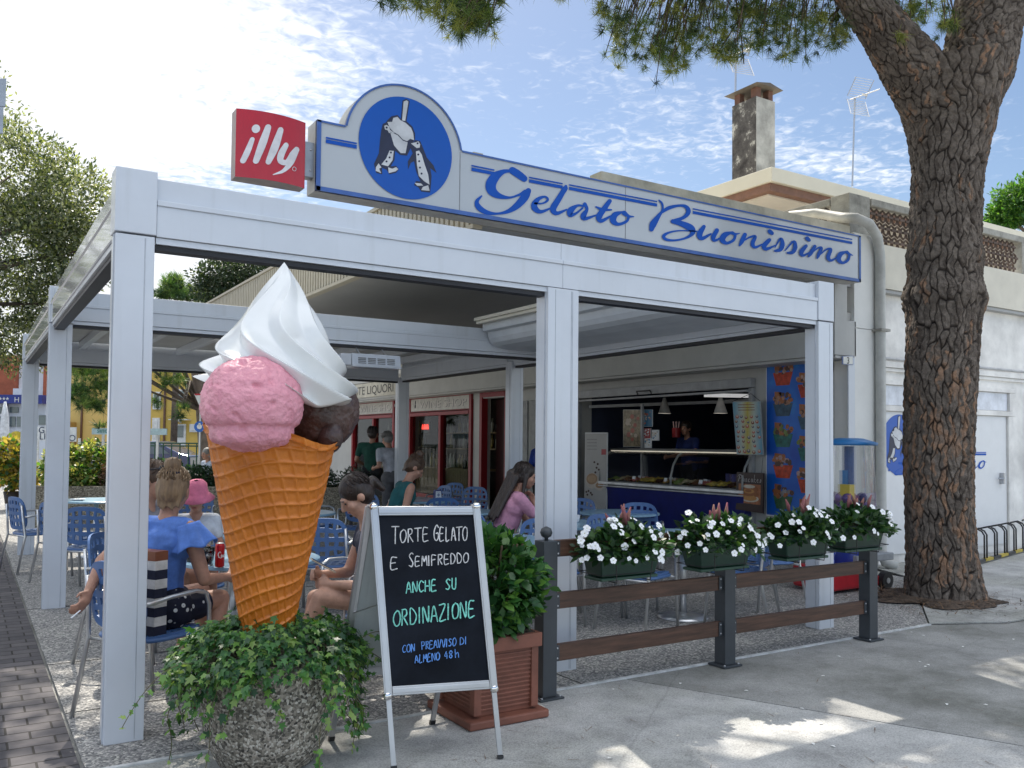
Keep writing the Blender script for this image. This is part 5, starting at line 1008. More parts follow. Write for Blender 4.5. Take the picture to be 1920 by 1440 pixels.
def menup(t, v):
    sp = t.nodes.new('ShaderNodeTexCoord'); g2 = t.nodes.new('ShaderNodeSeparateXYZ'); t.links.new(sp.outputs['Generated'], g2.inputs[0])
    return mixc_(t, .3, ramp(t, g2.outputs[1], [(.0, (.10, .36, .55)), (.28, (.55, .62, .55)), (.5, (.60, .50, .10)), (.7, (.55, .62, .55)), (1., (.10, .36, .55))]), tnoise(t, v, 20), 'MULTIPLY'), None, 0
T, g_, pr = hung('menu_board', 'blue and yellow menu board with ice cream pictures hanging by strings', 'menu board', q, (mat('silver_edge', (.4, .45, .45), .4), node_mat('menu_print', menup, .4)))
b = MB(); rr = random.Random(3)
for i in range(5):
    for j in range(8):
        if rr.random() < .18: continue
        uc, vc = .12+i*.19+rr.uniform(-.03, .03), .06+j*.092+rr.uniform(-.015, .015); s_ = rr.uniform(.045, .07); b.poly([g_(uc+s_*math.cos(t), vc+s_*.55*math.sin(t), 1+i*.1) for t in np.linspace(0, 6.28, 9)[:-1]], (i+j) % 3)
        b.poly([g_(uc+s_*.5*math.cos(t), vc+.012+s_*.3*math.sin(t), 2+i*.1) for t in np.linspace(0, 6.28, 8)[:-1]], 3)
for v in (.93, .88, .83): b.add([g_(.2, v, 1), g_(.8, v, 1), g_(.8, v+.012, 1), g_(.2, v+.012, 1)], [(0, 1, 2, 3)], 0)
b.build('pictures', [mat('pic_brown', (.22, .07, .04), .4), mat('pic_rose', (.45, .12, .08), .4), mat('pic_slate', (.10, .12, .18), .4), mat('pic_cream', (.60, .50, .40), .4)], pr)
b = MB(); b.tube([q[2], Xp(1408, 738, XM), q[3]], .004, 4); b.tube([q[1], Xp(1428, 887, XM-.02)], .004, 4); b.build('string', BLACKM, T)
q = [Xp(1379, 955, XM-.03), Xp(1431, 963, XM-.03), Xp(1432, 887, XM-.03), Xp(1381, 885, XM-.03)]
T, g_, pr = hung('pancake_sign', 'dark brown sign showing a plate of pancakes hung below the menu board', 'sign', q, (mat('dark_brown_board', (.02, .008, .01), .4), mat('sign_brown', (.028, .010, .012), .35)))
b = MB(); b.add([g_(.10, .20, 1), g_(.90, .20, 1), g_(.90, .70, 1), g_(.10, .70, 1)], [(0, 1, 2, 3)], 0)
def el(uc, vc, ru, rv, l, mi): b.poly([g_(uc+ru*math.cos(t), vc+rv*math.sin(t), l) for t in np.linspace(0, 6.28, 20)[:-1]], mi)
el(.5, .34, .34, .10, 2, 1); el(.5, .35, .27, .075, 3, 2); el(.48, .40, .22, .07, 4, 2); el(.48, .46, .22, .07, 5, 3); el(.48, .52, .20, .06, 6, 2); el(.47, .53, .12, .04, 7, 3); el(.75, .45, .09, .06, 8, 3); el(.74, .58, .09, .06, 9, 3); el(.5, .64, .22, .045, 9, 1)
b.build('picture', [mat('pancake_photo', (.42, .15, .06), .4, var=.3, sc=20), mat('plate_print', (.62, .56, .46), .4), mat('pancake_tan', (.52, .25, .07), .4), mat('pancake_brown', (.30, .10, .03), .4)], pr)
b = MB(); W_, Hq = (q[1]-q[0]).length, (q[3]-q[0]).length
SCR = {'P': [[(.15, 0, .05), (.32, .55, .1), (.42, 1, .05)], [(.05, .75, .04), (.3, 1.05, .06), (.75, .95, .1), (.7, .6, .06), (.35, .5, .03)]], 'a': [[(.6, .42, .04), (.25, .38, .08), (.15, .12, .08), (.4, .02, .04), (.65, .4, .07), (.6, .06, .07), (.8, .08, .03)]], 'n': [[(.1, .0, .06), (.2, .42, .06)], [(.18, .2, .03), (.45, .44, .05), (.55, .3, .08), (.5, .04, .06), (.75, .08, .03)]], 'c': [[(.6, .36, .05), (.3, .4, .06), (.15, .15, .09), (.35, .0, .05), (.65, .12, .03)]], 'k': [[(.1, 0, .06), (.3, .95, .05)], [(.6, .42, .05), (.2, .22, .04), (.6, .0, .06), (.75, .08, .03)]], 'e': [[(.2, .2, .04), (.55, .28, .05), (.4, .44, .05), (.15, .2, .09), (.35, 0, .05), (.7, .12, .03)]], 's': [[(.1, .02, .03), (.45, .42, .05), (.5, .15, .08), (.2, .0, .05)]]}
xp = .05
for k, c_ in enumerate('Pancakes'):
    wl = .2 if c_ == 'P' else .112
    for s_ in SCR[c_]: b.ribbon([(xp+x*wl, .755+y*(.17 if c_ == 'P' else .20), w_*.20) for x, y, w_ in s_], lambda u, v, l: g_(u, v, 2+k*.1), sub=4)
    xp += wl*.92
b.build('lettering', mat('sign_letter', (.55, .52, .50), .5), pr)
bx = 8.98; q = [Xp(1095, 985, bx), Xp(1137, 985, bx), Xp(1139, 811, bx), Xp(1097, 811, bx)]
T, g_, pr = hung('coffee_banner', 'grey upright coffee banner with cups and beans left of the counter', 'banner', q, (PAP, mat('banner_grey', (.42, .42, .42), .4, var=.06, sc=3)))
b = MB(); el(.35, .48, .30, .085, 1, 0); el(.34, .50, .25, .06, 2, 1); el(.68, .42, .22, .045, 1.5, 0); el(.68, .43, .17, .03, 2.5, 1); el(.34, .50, .19, .04, 3, 3)
for u, v in ((.45, .68), (.60, .66), (.55, .62), (.65, .60), (.50, .57), (.1, .36), (.2, .37), (.3, .35), (.15, .33), (.36, .33)): el(u, v, .045, .012, 4, 2)
b.build('picture', [mat('cup_rim', (.55, .50, .45), .4), mat('coffee_cream', (.36, .22, .12), .4), mat('bean', (.05, .02, .015), .4), mat('crema', (.46, .30, .17), .4)], pr)
b = MB(); b.add([g_(.75, .76, 1), g_(.95, .76, 1), g_(.95, .82, 1), g_(.75, .82, 1)], [(0, 1, 2, 3)], 0)
for i in range(5): b.add([g_(.12, .20-i*.02, 1), g_(.42, .20-i*.02, 1), g_(.42, .21-i*.02, 1), g_(.12, .21-i*.02, 1)], [(0, 1, 2, 3)], 0)
for i in range(4): b.add([g_(.1, .92-i*.035, 1), g_(.55, .92-i*.035, 1), g_(.55, .93-i*.035, 1), g_(.1, .93-i*.035, 1)], [(0, 1, 2, 3)], 1)
b.build('small_print', [mat('print_red', (.42, .03, .04), .4), mat('print_grey', (.3, .3, .3), .4)], pr)
def leaflet(px0, py0, px1, py1, xx_, lab, m, m2=None, cat='leaflet'):
    q = [Xp(px0, py1, xx_), Xp(px1, py1, xx_), Xp(px1, py0, xx_), Xp(px0, py0, xx_)]; T, g2, pr = hung(cat.replace(' ', '_'), lab, cat, q, (PAP, m))
    b = MB(); rr = random.Random(int(px0)); 
    for k in range(14):
        u, v, s_ = rr.uniform(.15, .85), rr.uniform(.12, .88), rr.uniform(.05, .13); b.poly([g2(u+s_*math.cos(t), v+s_*.6*math.sin(t), 1+k*.1) for t in np.linspace(0, 6.28, 8)[:-1]], k % 2)
    b.build('pictures', m2, pr)
pr2 = [mat('pic_cream', (.60, .50, .40), .4), mat('pic_rose', (.45, .12, .08), .4)]; blu2 = [mat('pic_blue', (.05, .20, .40), .4), mat('pic_cream', (.6, .5, .4), .4)]
leaflet(1168, 768, 1203, 838, 9.45, 'tall cream food poster standing on the counter glass', mat('leaflet_tan', (.34, .27, .17), .4, var=.4, sc=14), pr2, 'food poster'); leaflet(1204, 768, 1223, 800, 9.45, 'small blue poster with red sundae behind the counter glass', mat('leaflet_blue', (.03, .16, .30), .4), pr2, 'small poster'); leaflet(1203, 803, 1220, 822, 9.44, 'red and white card behind the counter glass', mat('leaflet_red', (.40, .04, .05), .4), [PAP, PAP], 'card'); leaflet(1222, 806, 1235, 826, 9.43, 'pale card with blue edge behind the counter glass, upper one', PAP, blu2, 'card'); leaflet(1208, 822, 1221, 840, 9.42, 'pale card with blue edge behind the counter glass, lower one', PAP, blu2, 'card')
p = Xp(1268, 820, 10.2); T = thing('straw_holder', 'red cylinder of straws on the counter', 'holder', p); b = MB(); b.lathe([(.07, 0), (.075, .16)], p, 20); b.build('cup', RED, T); b = MB()
for k in range(9): b.tube([p+Vector((.04*math.cos(k), .04*math.sin(k), .1)), p+Vector((.06*math.cos(k), .06*math.sin(k), .27))], .006, 5)
b.build('straw', mat('straw', (.5, .35, .35), .5), T)
# house number
p = [Yp(1580, 683, 6.68), Yp(1600, 684, 6.68), Yp(1600, 667, 6.68), Yp(1580, 668, 6.68)]; T = thing('house_number', 'small white enamel house number 3 on the corner pillar', 'house number', p[0])
b = MB(); b.prism(p, (0, .012, 0)); pl = b.build('plate', mat('blue_edge', (.20, .25, .45), .4), T); b = MB(); cx_ = sum((v for v in p), Vector())/4; b.poly([cx_+(v-cx_)*.88+Vector((0, -.002, 0)) for v in p]); b.build('face', mat('enamel', (.72, .72, .66), .3), pl); b = MB(); text_mb(b, '3', lambda a, c: (cx_.x-.03+a, cx_.y-.004, cx_.z-.042+c), .115); b.build('number', BLACKM, pl)
b = MB(); b.box(9.03, 9.155, 6.69, 6.71, 0, 2.58); tag(b.build('white_panel', WHITE, bevel=.004), 'narrow white panel below the house number', 'panel')
# ---------------------------------------------------------------- capsule ball machine
bm = Yp(1600, 960, 6.0); BMx, BMy = bm.x, 6.05; zt_, zb_ = Yp(1600, 830, 6.0).z, bm.z
T = thing('ball_machine', 'clear toy ball machine with a blue lid and yellow rim beside the pillar', 'vending machine', (BMx, BMy, 0)); rb = (Yp(1640, 950, 6.05)-Yp(1560, 950, 6.05)).length/2*.80
c = (BMx, BMy, 0); b = MB(); b.lathe([(rb*.95, zb_), (rb*.84, zt_-.02)], c, 40, cap=False); b.build('bucket', mat('clear_plastic', (.92, .95, .97), .03, trans=1, var=0, alpha=.4), T, smooth=True)
b = MB(); b.lathe([(rb*.98, zt_-.03), (rb*1.0, zt_), (rb*.5, zt_+.045), (rb*.35, zt_+.05)], c, 40); b.build('lid', mat('lid_blue', (.03, .20, .50), .35), T, smooth=True)
b = MB(); b.lathe([(rb*1.05, zb_-.05), (rb*1.05, zb_), (rb*.9, zb_+.002)], c, 40); b.build('rim', mat('rim_yellow', (.60, .45, .03), .35), T)
b = MB(); b.lathe([(rb*.6, .04), (rb*.75, .25), (rb*.7, zb_-.052)], c, 32); b.build('base', mat('base_blue', (.015, .04, .30), .3), T, smooth=True); b = MB(); b.lathe([(rb*.95, 0), (rb*.9, .038)], c, 32); b.build('foot', RED, T)
b = MB(); b.lathe([(.05, zb_), (.05, zt_-.04)], c, 16); b.box(BMx-.13, BMx-.05, BMy-.1, BMy+.02, zb_, zb_+.30, 1); b.box(BMx-.05, BMx+.03, BMy-.02, BMy+.05, zb_+.2, zb_+.45, 2); b.build('column', [mat('column_blue', (.04, .10, .30), .4), MATS['rim_yellow'], MATS['lid_blue']], T)
bc = [mat('ball_purple', (.09, .05, .22), .15), mat('ball_violet', (.25, .16, .40), .15), mat('ball_navy', (.05, .05, .18), .15), mat('ball_magenta', (.28, .05, .20), .15)]
for k in range(14):
    a = k*2.4; q = rb*.6*math.sqrt((k % 7+.5)/7); b = MB(); b.ell((BMx+q*math.cos(a), BMy+q*math.sin(a), zb_+.06+(k//7)*.09), (.058, .058, .058)); b.build('ball', bc[k % 4], T, smooth=True)
for dx_, m_, lab in ((-.02, 'bag_blue', 'shiny blue toy bag behind the fence end'),):
    p = Zp(1598, 1052, .45); b = MB(); b.ell((p.x+dx_, p.y+.3, .52), (.16, .08, .13)); b.ell((p.x+dx_, p.y+.3, .40), (.14, .07, .08)); tag(b.build('toy_bag', mat(m_, (.01, .06, .45), .15, var=.3, sc=9), remesh=.015), lab, 'bag')
p = Zp(1605, 1108); T = thing('ride_base', 'red moulded base of a coin ride behind the last fence post', 'coin ride', (p.x, p.y+.1, 0)); b = MB(); b.prism([(p.x-.45, p.y-.05, .03), (p.x+.42, p.y-.05, .03), (p.x+.34, p.y-.05, .14), (p.x+.1, p.y-.05, .24), (p.x-.45, p.y-.05, .26)], (0, .5, 0)); b.build('base', mat('moulded_red', (.42, .02, .03), .35), T, bevel=.03)
b = MB(); b.tube([(p.x+.40, p.y-.10, .09), (p.x+.40, p.y-.03, .09)], .09, 20); w_ = b.build('wheel', mat('tyre', (.02, .02, .02), .6), T); b = MB(); b.tube([(p.x+.40, p.y-.105, .09), (p.x+.40, p.y-.098, .09)], .03, 12); b.build('hub', ALU, w_); b = MB(); b.box(p.x+.15, p.x+.8, p.y+.1, p.y+.45, .26, .34); b.build('grey_tray', mat('tray_grey', (.30, .32, .34), .4), T, bevel=.01)
# ---------------------------------------------------------------- bicycle rack
BR = thing('bike_rack', 'black bicycle rack of low hoops on a yellow striped rail by the wall', 'bike rack', (11.4, 6.3, 0)); b = MB(); ra = Vector((9.95, 6.0, 0)); rd = Vector((1, .22, 0)).normalized(); rn = Vector((-.22, 1, 0)).normalized()
for i in range(14): b.bar(ra+rd*(.02+i*.32)+Vector((0, 0, .045)), ra+rd*(.02+i*.32+.30)+Vector((0, 0, .045)), .05, .035, mi=i % 2)
b.build('ground_rail', [mat('rail_yellow', (.50, .38, .05), .6, var=.2), BLACKM], BR)
for i in range(11):
    o_ = ra+rd*(.05+i*.42)
    for s_ in (0, .10):
        b = MB(); q = o_+rd*s_; b.tube([q+Vector((0, 0, .05)), q+Vector((0, 0, .36)), q+rn*.03+Vector((0, 0, .41)), q+rn*.09+Vector((0, 0, .44)), q+rn*.36+Vector((0, 0, .36)), q+rn*.43+Vector((0, 0, .30)), q+rn*.44+Vector((0, 0, .02))], .011, 7); b.build('hoop', BLACKM, BR, smooth=True)
# ---------------------------------------------------------------- people
HAIRS = {'blond': mat('dark_blond_hair', (.30, .20, .11), .5, var=.3, sc=40, stretch=(1, 1, .15), bump=.5, bsc=60, col2=(.12, .075, .045)), 'dark': mat('dark_brown_hair', (.035, .022, .018), .4, var=.3, sc=40, stretch=(1, 1, .15), bump=.5, bsc=60), 'brown': mat('brown_hair', (.09, .05, .03), .45, var=.3, sc=40, stretch=(1, 1, .15), bump=.5, bsc=60), 'grey': mat('grey_hair', (.25, .24, .23), .6, var=.3)}
def person(label, base, face, hair='dark', skin=None, s=1.0, seated=True, lean=.0, arms=None, legs=None, head=(0, 0), style='short', top=None, bottom=None, sleeve=.55, vox=.011, female=True, hands=True, shoes=None, bottom_len=.5, group=None, twist=0, extra=None):
    skin = skin or SKIN; a = R(face); fw = Vector((math.cos(a), math.sin(a), 0)); rt = Vector((math.sin(a), -math.cos(a), 0)); B = Vector(base)
    T = thing('person', label, 'person', B, group); h0 = .555 if seated else .93*s
    def W(r, f, u, tors=False):
        if tors:
            f = f+lean*u; c, sn = math.cos(R(twist)), math.sin(R(twist)); r, f = r*c-(f-lean*u)*sn, (f-lean*u)*c+r*sn+lean*u
        return B+rt*(r*s)+fw*(f*s)+Vector((0, 0, h0+u*s))
    sw = .165 if female else .195; chest = W(0, .0, .34, 1); neck = W(0, .015, .50, 1); hd = W(0, .05, .65, 1)
    mb = MB(); C = lambda p, q, r0, r1: mb.cap(p, q, r0*s, r1*s)
    C(W(-.07, 0, 0), W(.07, 0, 0), .115, .115); C(W(0, 0, .02), W(0, 0, .2, 1), .12, .10 if female else .12); C(W(0, 0, .2, 1), chest, .105 if female else .125, .115 if female else .135)
    C(W(-.07, .01, .36, 1), W(.07, .01, .36, 1), .10, .10); C(W(-sw+.03, 0, .45, 1), W(sw-.03, 0, .45, 1), .058, .058); C(W(0, .005, .44, 1), neck, .075, .055); C(neck, W(0, .035, .60, 1), .052, .05)
    yw, pt = R(head[0]), R(head[1]); hf = (fw*math.cos(yw)-rt*math.sin(yw)); hr = (rt*math.cos(yw)+fw*math.sin(yw)); hf2 = hf*math.cos(pt)+Vector((0, 0, math.sin(pt))); hu = hr.cross(hf2).normalized(); RM = Matrix((hr, hf2, hu)).transposed()
    H = lambda r, f, u: hd+(hr*r+hf2*f+hu*u)*s
    mb.ell(H(0, -.012, .03), (.076*s, .095*s, .092*s), RM); mb.ell(H(0, .035, -.035), (.060*s, .062*s, .075*s), RM); mb.ell(H(0, .052, -.088), (.034*s, .034*s, .028*s), RM); mb.cap(H(0, .092, .012), H(0, .112, -.028), .011*s, .017*s); mb.cap(H(-.03, .084, .022), H(.03, .084, .022), .014*s, .014*s)
    mb.cap(H(-.018, .083, -.062), H(.018, .083, -.062), .011*s, .011*s)
    for e_ in (-1, 1): mb.ell(H(e_*.078, -.012, -.005), (.012*s, .024*s, .034*s), RM); mb.ell(H(e_*.042, .062, -.025), (.026*s, .026*s, .026*s), RM)
    AR_ = arms or [((.235, .03, .20), (.20, .27, .16)), ((-.235, .03, .20), (-.20, .27, .16))]; elbows = []
    for (el_, ha), sg in zip(AR_, (1, -1)):
        S_ = W(sg*sw, 0, .445, 1); E_ = W(*el_); Hn = W(*ha); C(S_, E_, .050 if female else .058, .038); C(E_, Hn, .038, .026); elbows.append((S_, E_, Hn))
        d = (Hn-E_).normalized(); pn = d.cross(Vector((0, 0, 1)))
        if pn.length < .1: pn = rt.copy()
        pn.normalize(); bn = pn.cross(d).normalized(); C(Hn, Hn+d*(.055*s), .026, .032); mb.cap(Hn+d*(.05*s)-bn*.02*s, Hn+d*(.05*s)+bn*.02*s, .020*s, .020*s)
        if hands:
            for k in range(4):
                r0 = Hn+d*(.08*s)+bn*((k-1.5)*.019*s); ln = (.072, .080, .076, .060)[k]*s; c1 = (d*.80-pn*.45*sg).normalized(); c2 = (d*.25-pn*.95*sg).normalized(); m1 = r0+c1*ln*.5; mb.cap(r0, m1, .0095*s, .0088*s, 8); mb.cap(m1, m1+c2*ln*.5, .0086*s, .0074*s, 8)
            t0 = Hn+d*(.025*s)+bn*.03*s; t1 = t0+(d*.7+bn*.7-pn*.3*sg).normalized()*.034*s; mb.cap(t0, t1, .012*s, .010*s, 8); mb.cap(t1, t1+(d*.95-pn*.3*sg).normalized()*.028*s, .010*s, .008*s, 8)
    if seated: LG = legs or [((.11, .40, .02), (.12, .43, -.42)), ((-.11, .40, .02), (-.12, .43, -.42))]
    else: LG = legs or [((.09, .03, -.43), (.10, -.02, -.84)), ((-.09, .03, -.43), (-.10, -.02, -.84))]
    lp = []
    for (kn, an), sg in zip(LG, (1, -1)):
        h_ = W(sg*.085, .01, -.01); K = W(*kn); A_ = W(*an); C(h_, K, .088, .058); C(K, K.lerp(A_, .35), .056, .055); C(K.lerp(A_, .3), A_, .056, .034); ft = A_+fw*(.13*s)+Vector((0, 0, -.045*s)); C(A_+Vector((0, 0, -.02*s))-fw*.02, ft, .036, .026); lp.append((h_, K, A_, ft))
    mb.build('body', skin, T, remesh=vox)
    # face
    fb = MB()
    for e_ in (-1, 1): fb.ell(H(e_*.030, .088, .004), (.011*s, .006*s, .006*s), RM, 10, 6); fb.cap(H(e_*.018, .098, .027), H(e_*.045, .090, .026), .0035*s, .003*s, 6)
    fb.build('eye', mat('dark_eye', (.02, .015, .012), .3), T); fb = MB(); fb.cap(H(-.018, .0945, -.061), H(.018, .0945, -.061), .005*s, .005*s, 8); fb.build('mouth', mat('lips', (.35, .11, .10), .5), T)
    # hair
    def strands(k, end, ex=.004):
        q = MB(); r2 = random.Random(label)
        for _ in range(k):
            a_, e1 = r2.uniform(-2.2, 2.2), r2.uniform(.15, 1.0); pt_ = []
            for t in np.linspace(0, 1, 6):
                aa = a_*(1-.15*t); el2 = (1.25*e1)*(1-t)+(-.35)*t; x_, y_, z_ = math.sin(aa)*math.cos(el2), -math.cos(aa)*math.cos(el2), math.sin(el2)
                w0 = H(x_*(.094+ex), -.020+y_*(.109+ex), .046+z_*(.104+ex)); pt_.append(w0.lerp(end(a_, r2), t**2.2) if end else w0)
            q.tube(pt_, [.0035*s]*5+[.0015*s], 4)
        q.build('hair_strands', HAIRS[hair], T, smooth=True)
    if style == 'bun': strands(90, lambda a_, r2: H(r2.gauss(0, .02), -.06+r2.gauss(0, .02), .12+r2.gauss(0, .02)))
    elif style == 'pony': strands(90, lambda a_, r2: H(r2.gauss(0, .012), -.115, .02+r2.gauss(0, .015)))
    elif style == 'long': strands(110, lambda a_, r2: H(a_*.03, -.12, -.10+r2.gauss(0, .03)))
    elif style == 'short': strands(50, None, .001)
    hb = MB(); hb.ell(H(0, -.020, .046), (.090*s, .105*s, .101*s), RM); hb.ell(H(0, -.045, .0), (.085*s, .080*s, .09*s), RM)
    if style == 'bun':
        hb.ell(H(.0, -.05, .150), (.050*s, .048*s, .046*s), RM)
        for k in range(9): t = k*.7; hb.cap(H(.03*math.cos(t), -.05+.03*math.sin(t), .165), H(.06*math.cos(t), -.055+.055*math.sin(t), .185+.016*(k % 3)), .010*s, .003*s, 6)
        for k in range(8): hb.cap(H(-.07+.02*k, -.09+.004*abs(k-3.5), .03), H(-.06+.017*k, -.085, -.095-.012*(k % 3)), .016*s, .005*s, 6)
    if style == 'pony':
        hb.cap(H(0, -.10, .03), H(0, -.145, .02), .03*s, .035*s); hb.cap(H(0, -.145, .02), H(0, -.17, -.06), .036*s, .022*s)
    if style == 'long':
        hb.cap(H(0, -.08, .04), H(0, -.14, .0), .045*s, .05*s)
        for k in range(7): hb.cap(H(-.07+.023*k, -.09-.02*(3-abs(k-3)), -.02), W(-.12+.04*k, -.16-.015*(3-abs(k-3)), .27-.02*(k % 3), 1), .036*s, .016*s)
        for e_ in (-1, 1): hb.cap(H(e_*.075, .0, .0), W(e_*.09, .05, .42, 1), .026*s, .014*s)
    if style != 'none': hb.build('hair', HAIRS[hair], T, remesh=.009 if vox < .012 else .012, sm_it=3)
    if top:
        tb = MB(); e = .013
        tb.cap(W(0, 0, .0), W(0, 0, .2, 1), .128*s, (.112+e*.3 if female else .135)*s); tb.cap(W(0, 0, .2, 1), chest, (.113+e if female else .138)*s, (.118+e if female else .145)*s); tb.cap(W(-.07, .01, .36, 1), W(.07, .01, .36, 1), .112*s, .112*s); tb.cap(W(-sw+.035, 0, .445, 1), W(sw-.035, 0, .445, 1), .068*s, .068*s)
        if sleeve > 0:
            for S_, E_, Hn in elbows: tb.cap(S_, S_.lerp(E_, sleeve), .065*s, .056*s)
        tb.build('top', top, T, remesh=vox, sm_it=4)
    if bottom:
        q = MB(); q.cap(W(-.07, 0, 0), W(.07, 0, 0), .13*s, .13*s); q.cap(W(0, 0, 0), W(0, 0, .08), .125*s, .12*s)
        for h_, K, A_, ft in lp:
            if bottom_len <= 1: q.cap(h_, h_.lerp(K, bottom_len), .102*s, (.09 if bottom_len < .8 else .072)*s)
            else: q.cap(h_, K, .102*s, .072*s); q.cap(K, A_, .07*s, .055*s)
        q.build('bottom', bottom, T, remesh=vox, sm_it=4)
    if shoes:
        for h_, K, A_, ft in lp: q = MB(); q.cap(A_+Vector((0, 0, -.035*s))-fw*.03, ft+fw*.04+Vector((0, 0, -.005)), .042*s, .036*s); q.build('shoe', shoes, T, smooth=True)
    if extra: extra(T, W, H, RM, s, elbows, lp, fw, rt)
    return T
def cloth(name, c, **k): return mat(name, c, .85, var=.16, sc=9, bump=.55, bsc=13, **k)
def floral(t, v):
    vo = t.nodes.new('ShaderNodeTexVoronoi'); vo.inputs['Scale'].default_value = 22; t.links.new(v, vo.inputs['Vector']); return ramp(t, vo.outputs['Distance'], [(.0, (.02, .02, .03)), (.09, (.6, .6, .6)), (.24, (.62, .62, .62)), (.29, (.012, .014, .03))]), None, 0
def blue_extra(T, W, H, RM, s, el_, lp, fw, rt):
    # flounce sleeves, striped bag on the chair, hair band, ankle strap, cigarette
    for sg, (S_, E_, Hn) in zip((1, -1), el_):
        b = MB(); d = (E_-S_).normalized(); o1 = d.orthogonal().normalized(); o2 = d.cross(o1)
        def f(u, v):
            t = u*6.283; r = .062+.062*v+.014*v*math.sin(t*7+sg); return S_+d*(-.02+.14*v+.012*v*math.sin(t*5))+(o1*math.cos(t)+o2*math.sin(t))*r+Vector((0, 0, .01))
        b.grid(f, 70, 12, True); b.build('flounce', MATS['blue_blouse'], T, smooth=True, solid=.003)
    b = MB(); ring = [H(.048*math.cos(t), -.052+.048*math.sin(t), .098) for t in np.linspace(0, 6.28, 14)[:-1]]; b.tube(ring, .013, 7, closed=True); b.build('hair_band', mat('navy_band', (.01, .012, .04), .8), T)
    h_, K, A_, ft = lp[0]; b = MB(); b.tube([A_+Vector((.042*math.cos(t), .042*math.sin(t), .01)) for t in np.linspace(0, 6.28, 14)[:-1]], .007, 6, closed=True); b.build('ankle_strap', mat('purple_strap', (.10, .04, .10), .6), T)
    b = MB(); b.cap(A_+Vector((0, 0, -.075))-fw*.06, ft+fw*.06+Vector((0, 0, -.025)), .04, .034); b.build('sandal', mat('sandal_brown', (.10, .05, .03), .6), T)
fwA = Vector((math.cos(R(38)), math.sin(R(38)), 0)); rtA = Vector((math.sin(R(38)), -math.cos(R(38)), 0)); BA = Vector((.96, 5.25, .555)); lcl = lambda p: ((p-BA).dot(rtA), (p-BA).dot(fwA), (p-BA).z)
HW = Dp(166, 1110, 4.62); EW = Dp(192, 1052, 4.78); LARM = (lcl(EW), lcl(HW))
T = person('woman seen from behind in a ruffled light blue top and dark floral shorts', (.96, 5.25, 0), 38, 'blond', SKIN2, 1.0, True, .06, arms=[((.25, .06, .16), (.22, .30, .14)), LARM], legs=[((.14, .34, .0), (.22, .12, -.46)), ((-.05, .40, .02), (.0, .44, -.44))], head=(24, -6), style='bun', top=cloth('blue_blouse', (.10, .22, .62)), bottom=node_mat('floral_cloth', floral), sleeve=.0, vox=.0075, bottom_len=.5, extra=blue_extra)
hw = HW; dd = (HW-EW).normalized()
T = thing('cigarette', 'white cigarette held in the hand of the woman in the ruffled top', 'cigarette', hw+dd*.12); b = MB(); c0 = hw+dd*.12; b.tube([c0, c0+Vector((-.045, -.03, -.03))], .004, 8); b.build('paper', PAP, T); b = MB(); b.tube([c0+Vector((-.045, -.03, -.03)), c0+Vector((-.052, -.035, -.035))], .004, 8); b.build('ash', mat('ash_grey', (.25, .24, .23), .9), T)
# striped bag hanging over the chair back
cc, sn_ = math.cos(R(30-90)), math.sin(R(30-90)); LC = lambda x, y, z: (.90+cc*x-sn_*y, 5.21+sn_*x+cc*y, z)
T = thing('striped_bag', 'navy and white striped beach bag behind the woman on the front chair', 'bag', LC(0, -.30, .45)); b = MB()
for k in range(8): b.prism([LC(-.19, -.14+.0*k, .45+k*.05), LC(.20, -.14, .45+k*.05), LC(.20, -.14, .4995+k*.05), LC(-.19, -.14, .4995+k*.05)], Vector(LC(0, .08, 0))-Vector(LC(0, 0, 0)), k % 2)
b.build('cloth_body', [cloth('navy_stripe', (.012, .015, .04)), cloth('white_stripe', (.68, .66, .64))], T)
b = MB(); b.bar(LC(-.19, -.10, .875), LC(.20, -.10, .875), .085, .05); b.build('leather_band', mat('tan_leather', (.22, .07, .03), .5), T)
def hat_extra(T, W, H, RM, s, el_, lp, fw, rt):
    b = MB(); f = lambda r, z: [H(r*math.cos(t)*.95, -.012+r*math.sin(t)*1.1, z) for t in np.linspace(0, 6.283, 33)[:-1]]
    rows = [f(.02, .168), f(.07, .162), f(.098, .13), (f(.102, .07)), f(.112, .045), f(.165, -.005), f(.16, -.008), f(.105, .04)]; n = 32
    b.add([p for r in rows for p in r], [(i*n+j, i*n+(j+1) % n, (i+1)*n+(j+1) % n, (i+1)*n+j) for i in range(len(rows)-1) for j in range(n)]+[tuple(range(n))]); b.build('bucket_hat', cloth('pink_cotton', (.62, .16, .26)), T, smooth=True)
person('child in a pink bucket hat and white t-shirt at the front table', (1.46, 6.72, 0), 262, 'brown', SKIN2, .80, True, .10, arms=[((.20, .08, .18), (.10, .30, .19)), ((-.22, .06, .18), (-.12, .30, .19))], head=(-18, -14), style='short', top=cloth('white_tee', (.56, .60, .66)), bottom=cloth('red_shorts', (.50, .05, .04)), sleeve=.5, vox=.009, bottom_len=.9, extra=hat_extra)
def shades_extra(T, W, H, RM, s, el_, lp, fw, rt):
    b = MB()
    for e_ in (-1, 1): b.ell(H(e_*.042, .062, .095), (.032, .014, .024), RM)
    b.tube([H(-.09, -.02, .075), H(-.07, .06, .095), H(.07, .06, .095), H(.09, -.02, .075)], .005, 6); b.build('sunglasses', mat('dark_lens', (.015, .015, .02), .1), T)
person('person with sunglasses pushed up on brown hair, half hidden by the corner post', (1.02, 6.50, 0), 318, 'brown', SKIN2, 1.02, True, .12, head=(0, -8), style='pony', top=cloth('grey_shirt', (.22, .22, .25)), bottom=cloth('dark_shorts', (.05, .05, .07)), vox=.011, extra=shades_extra)
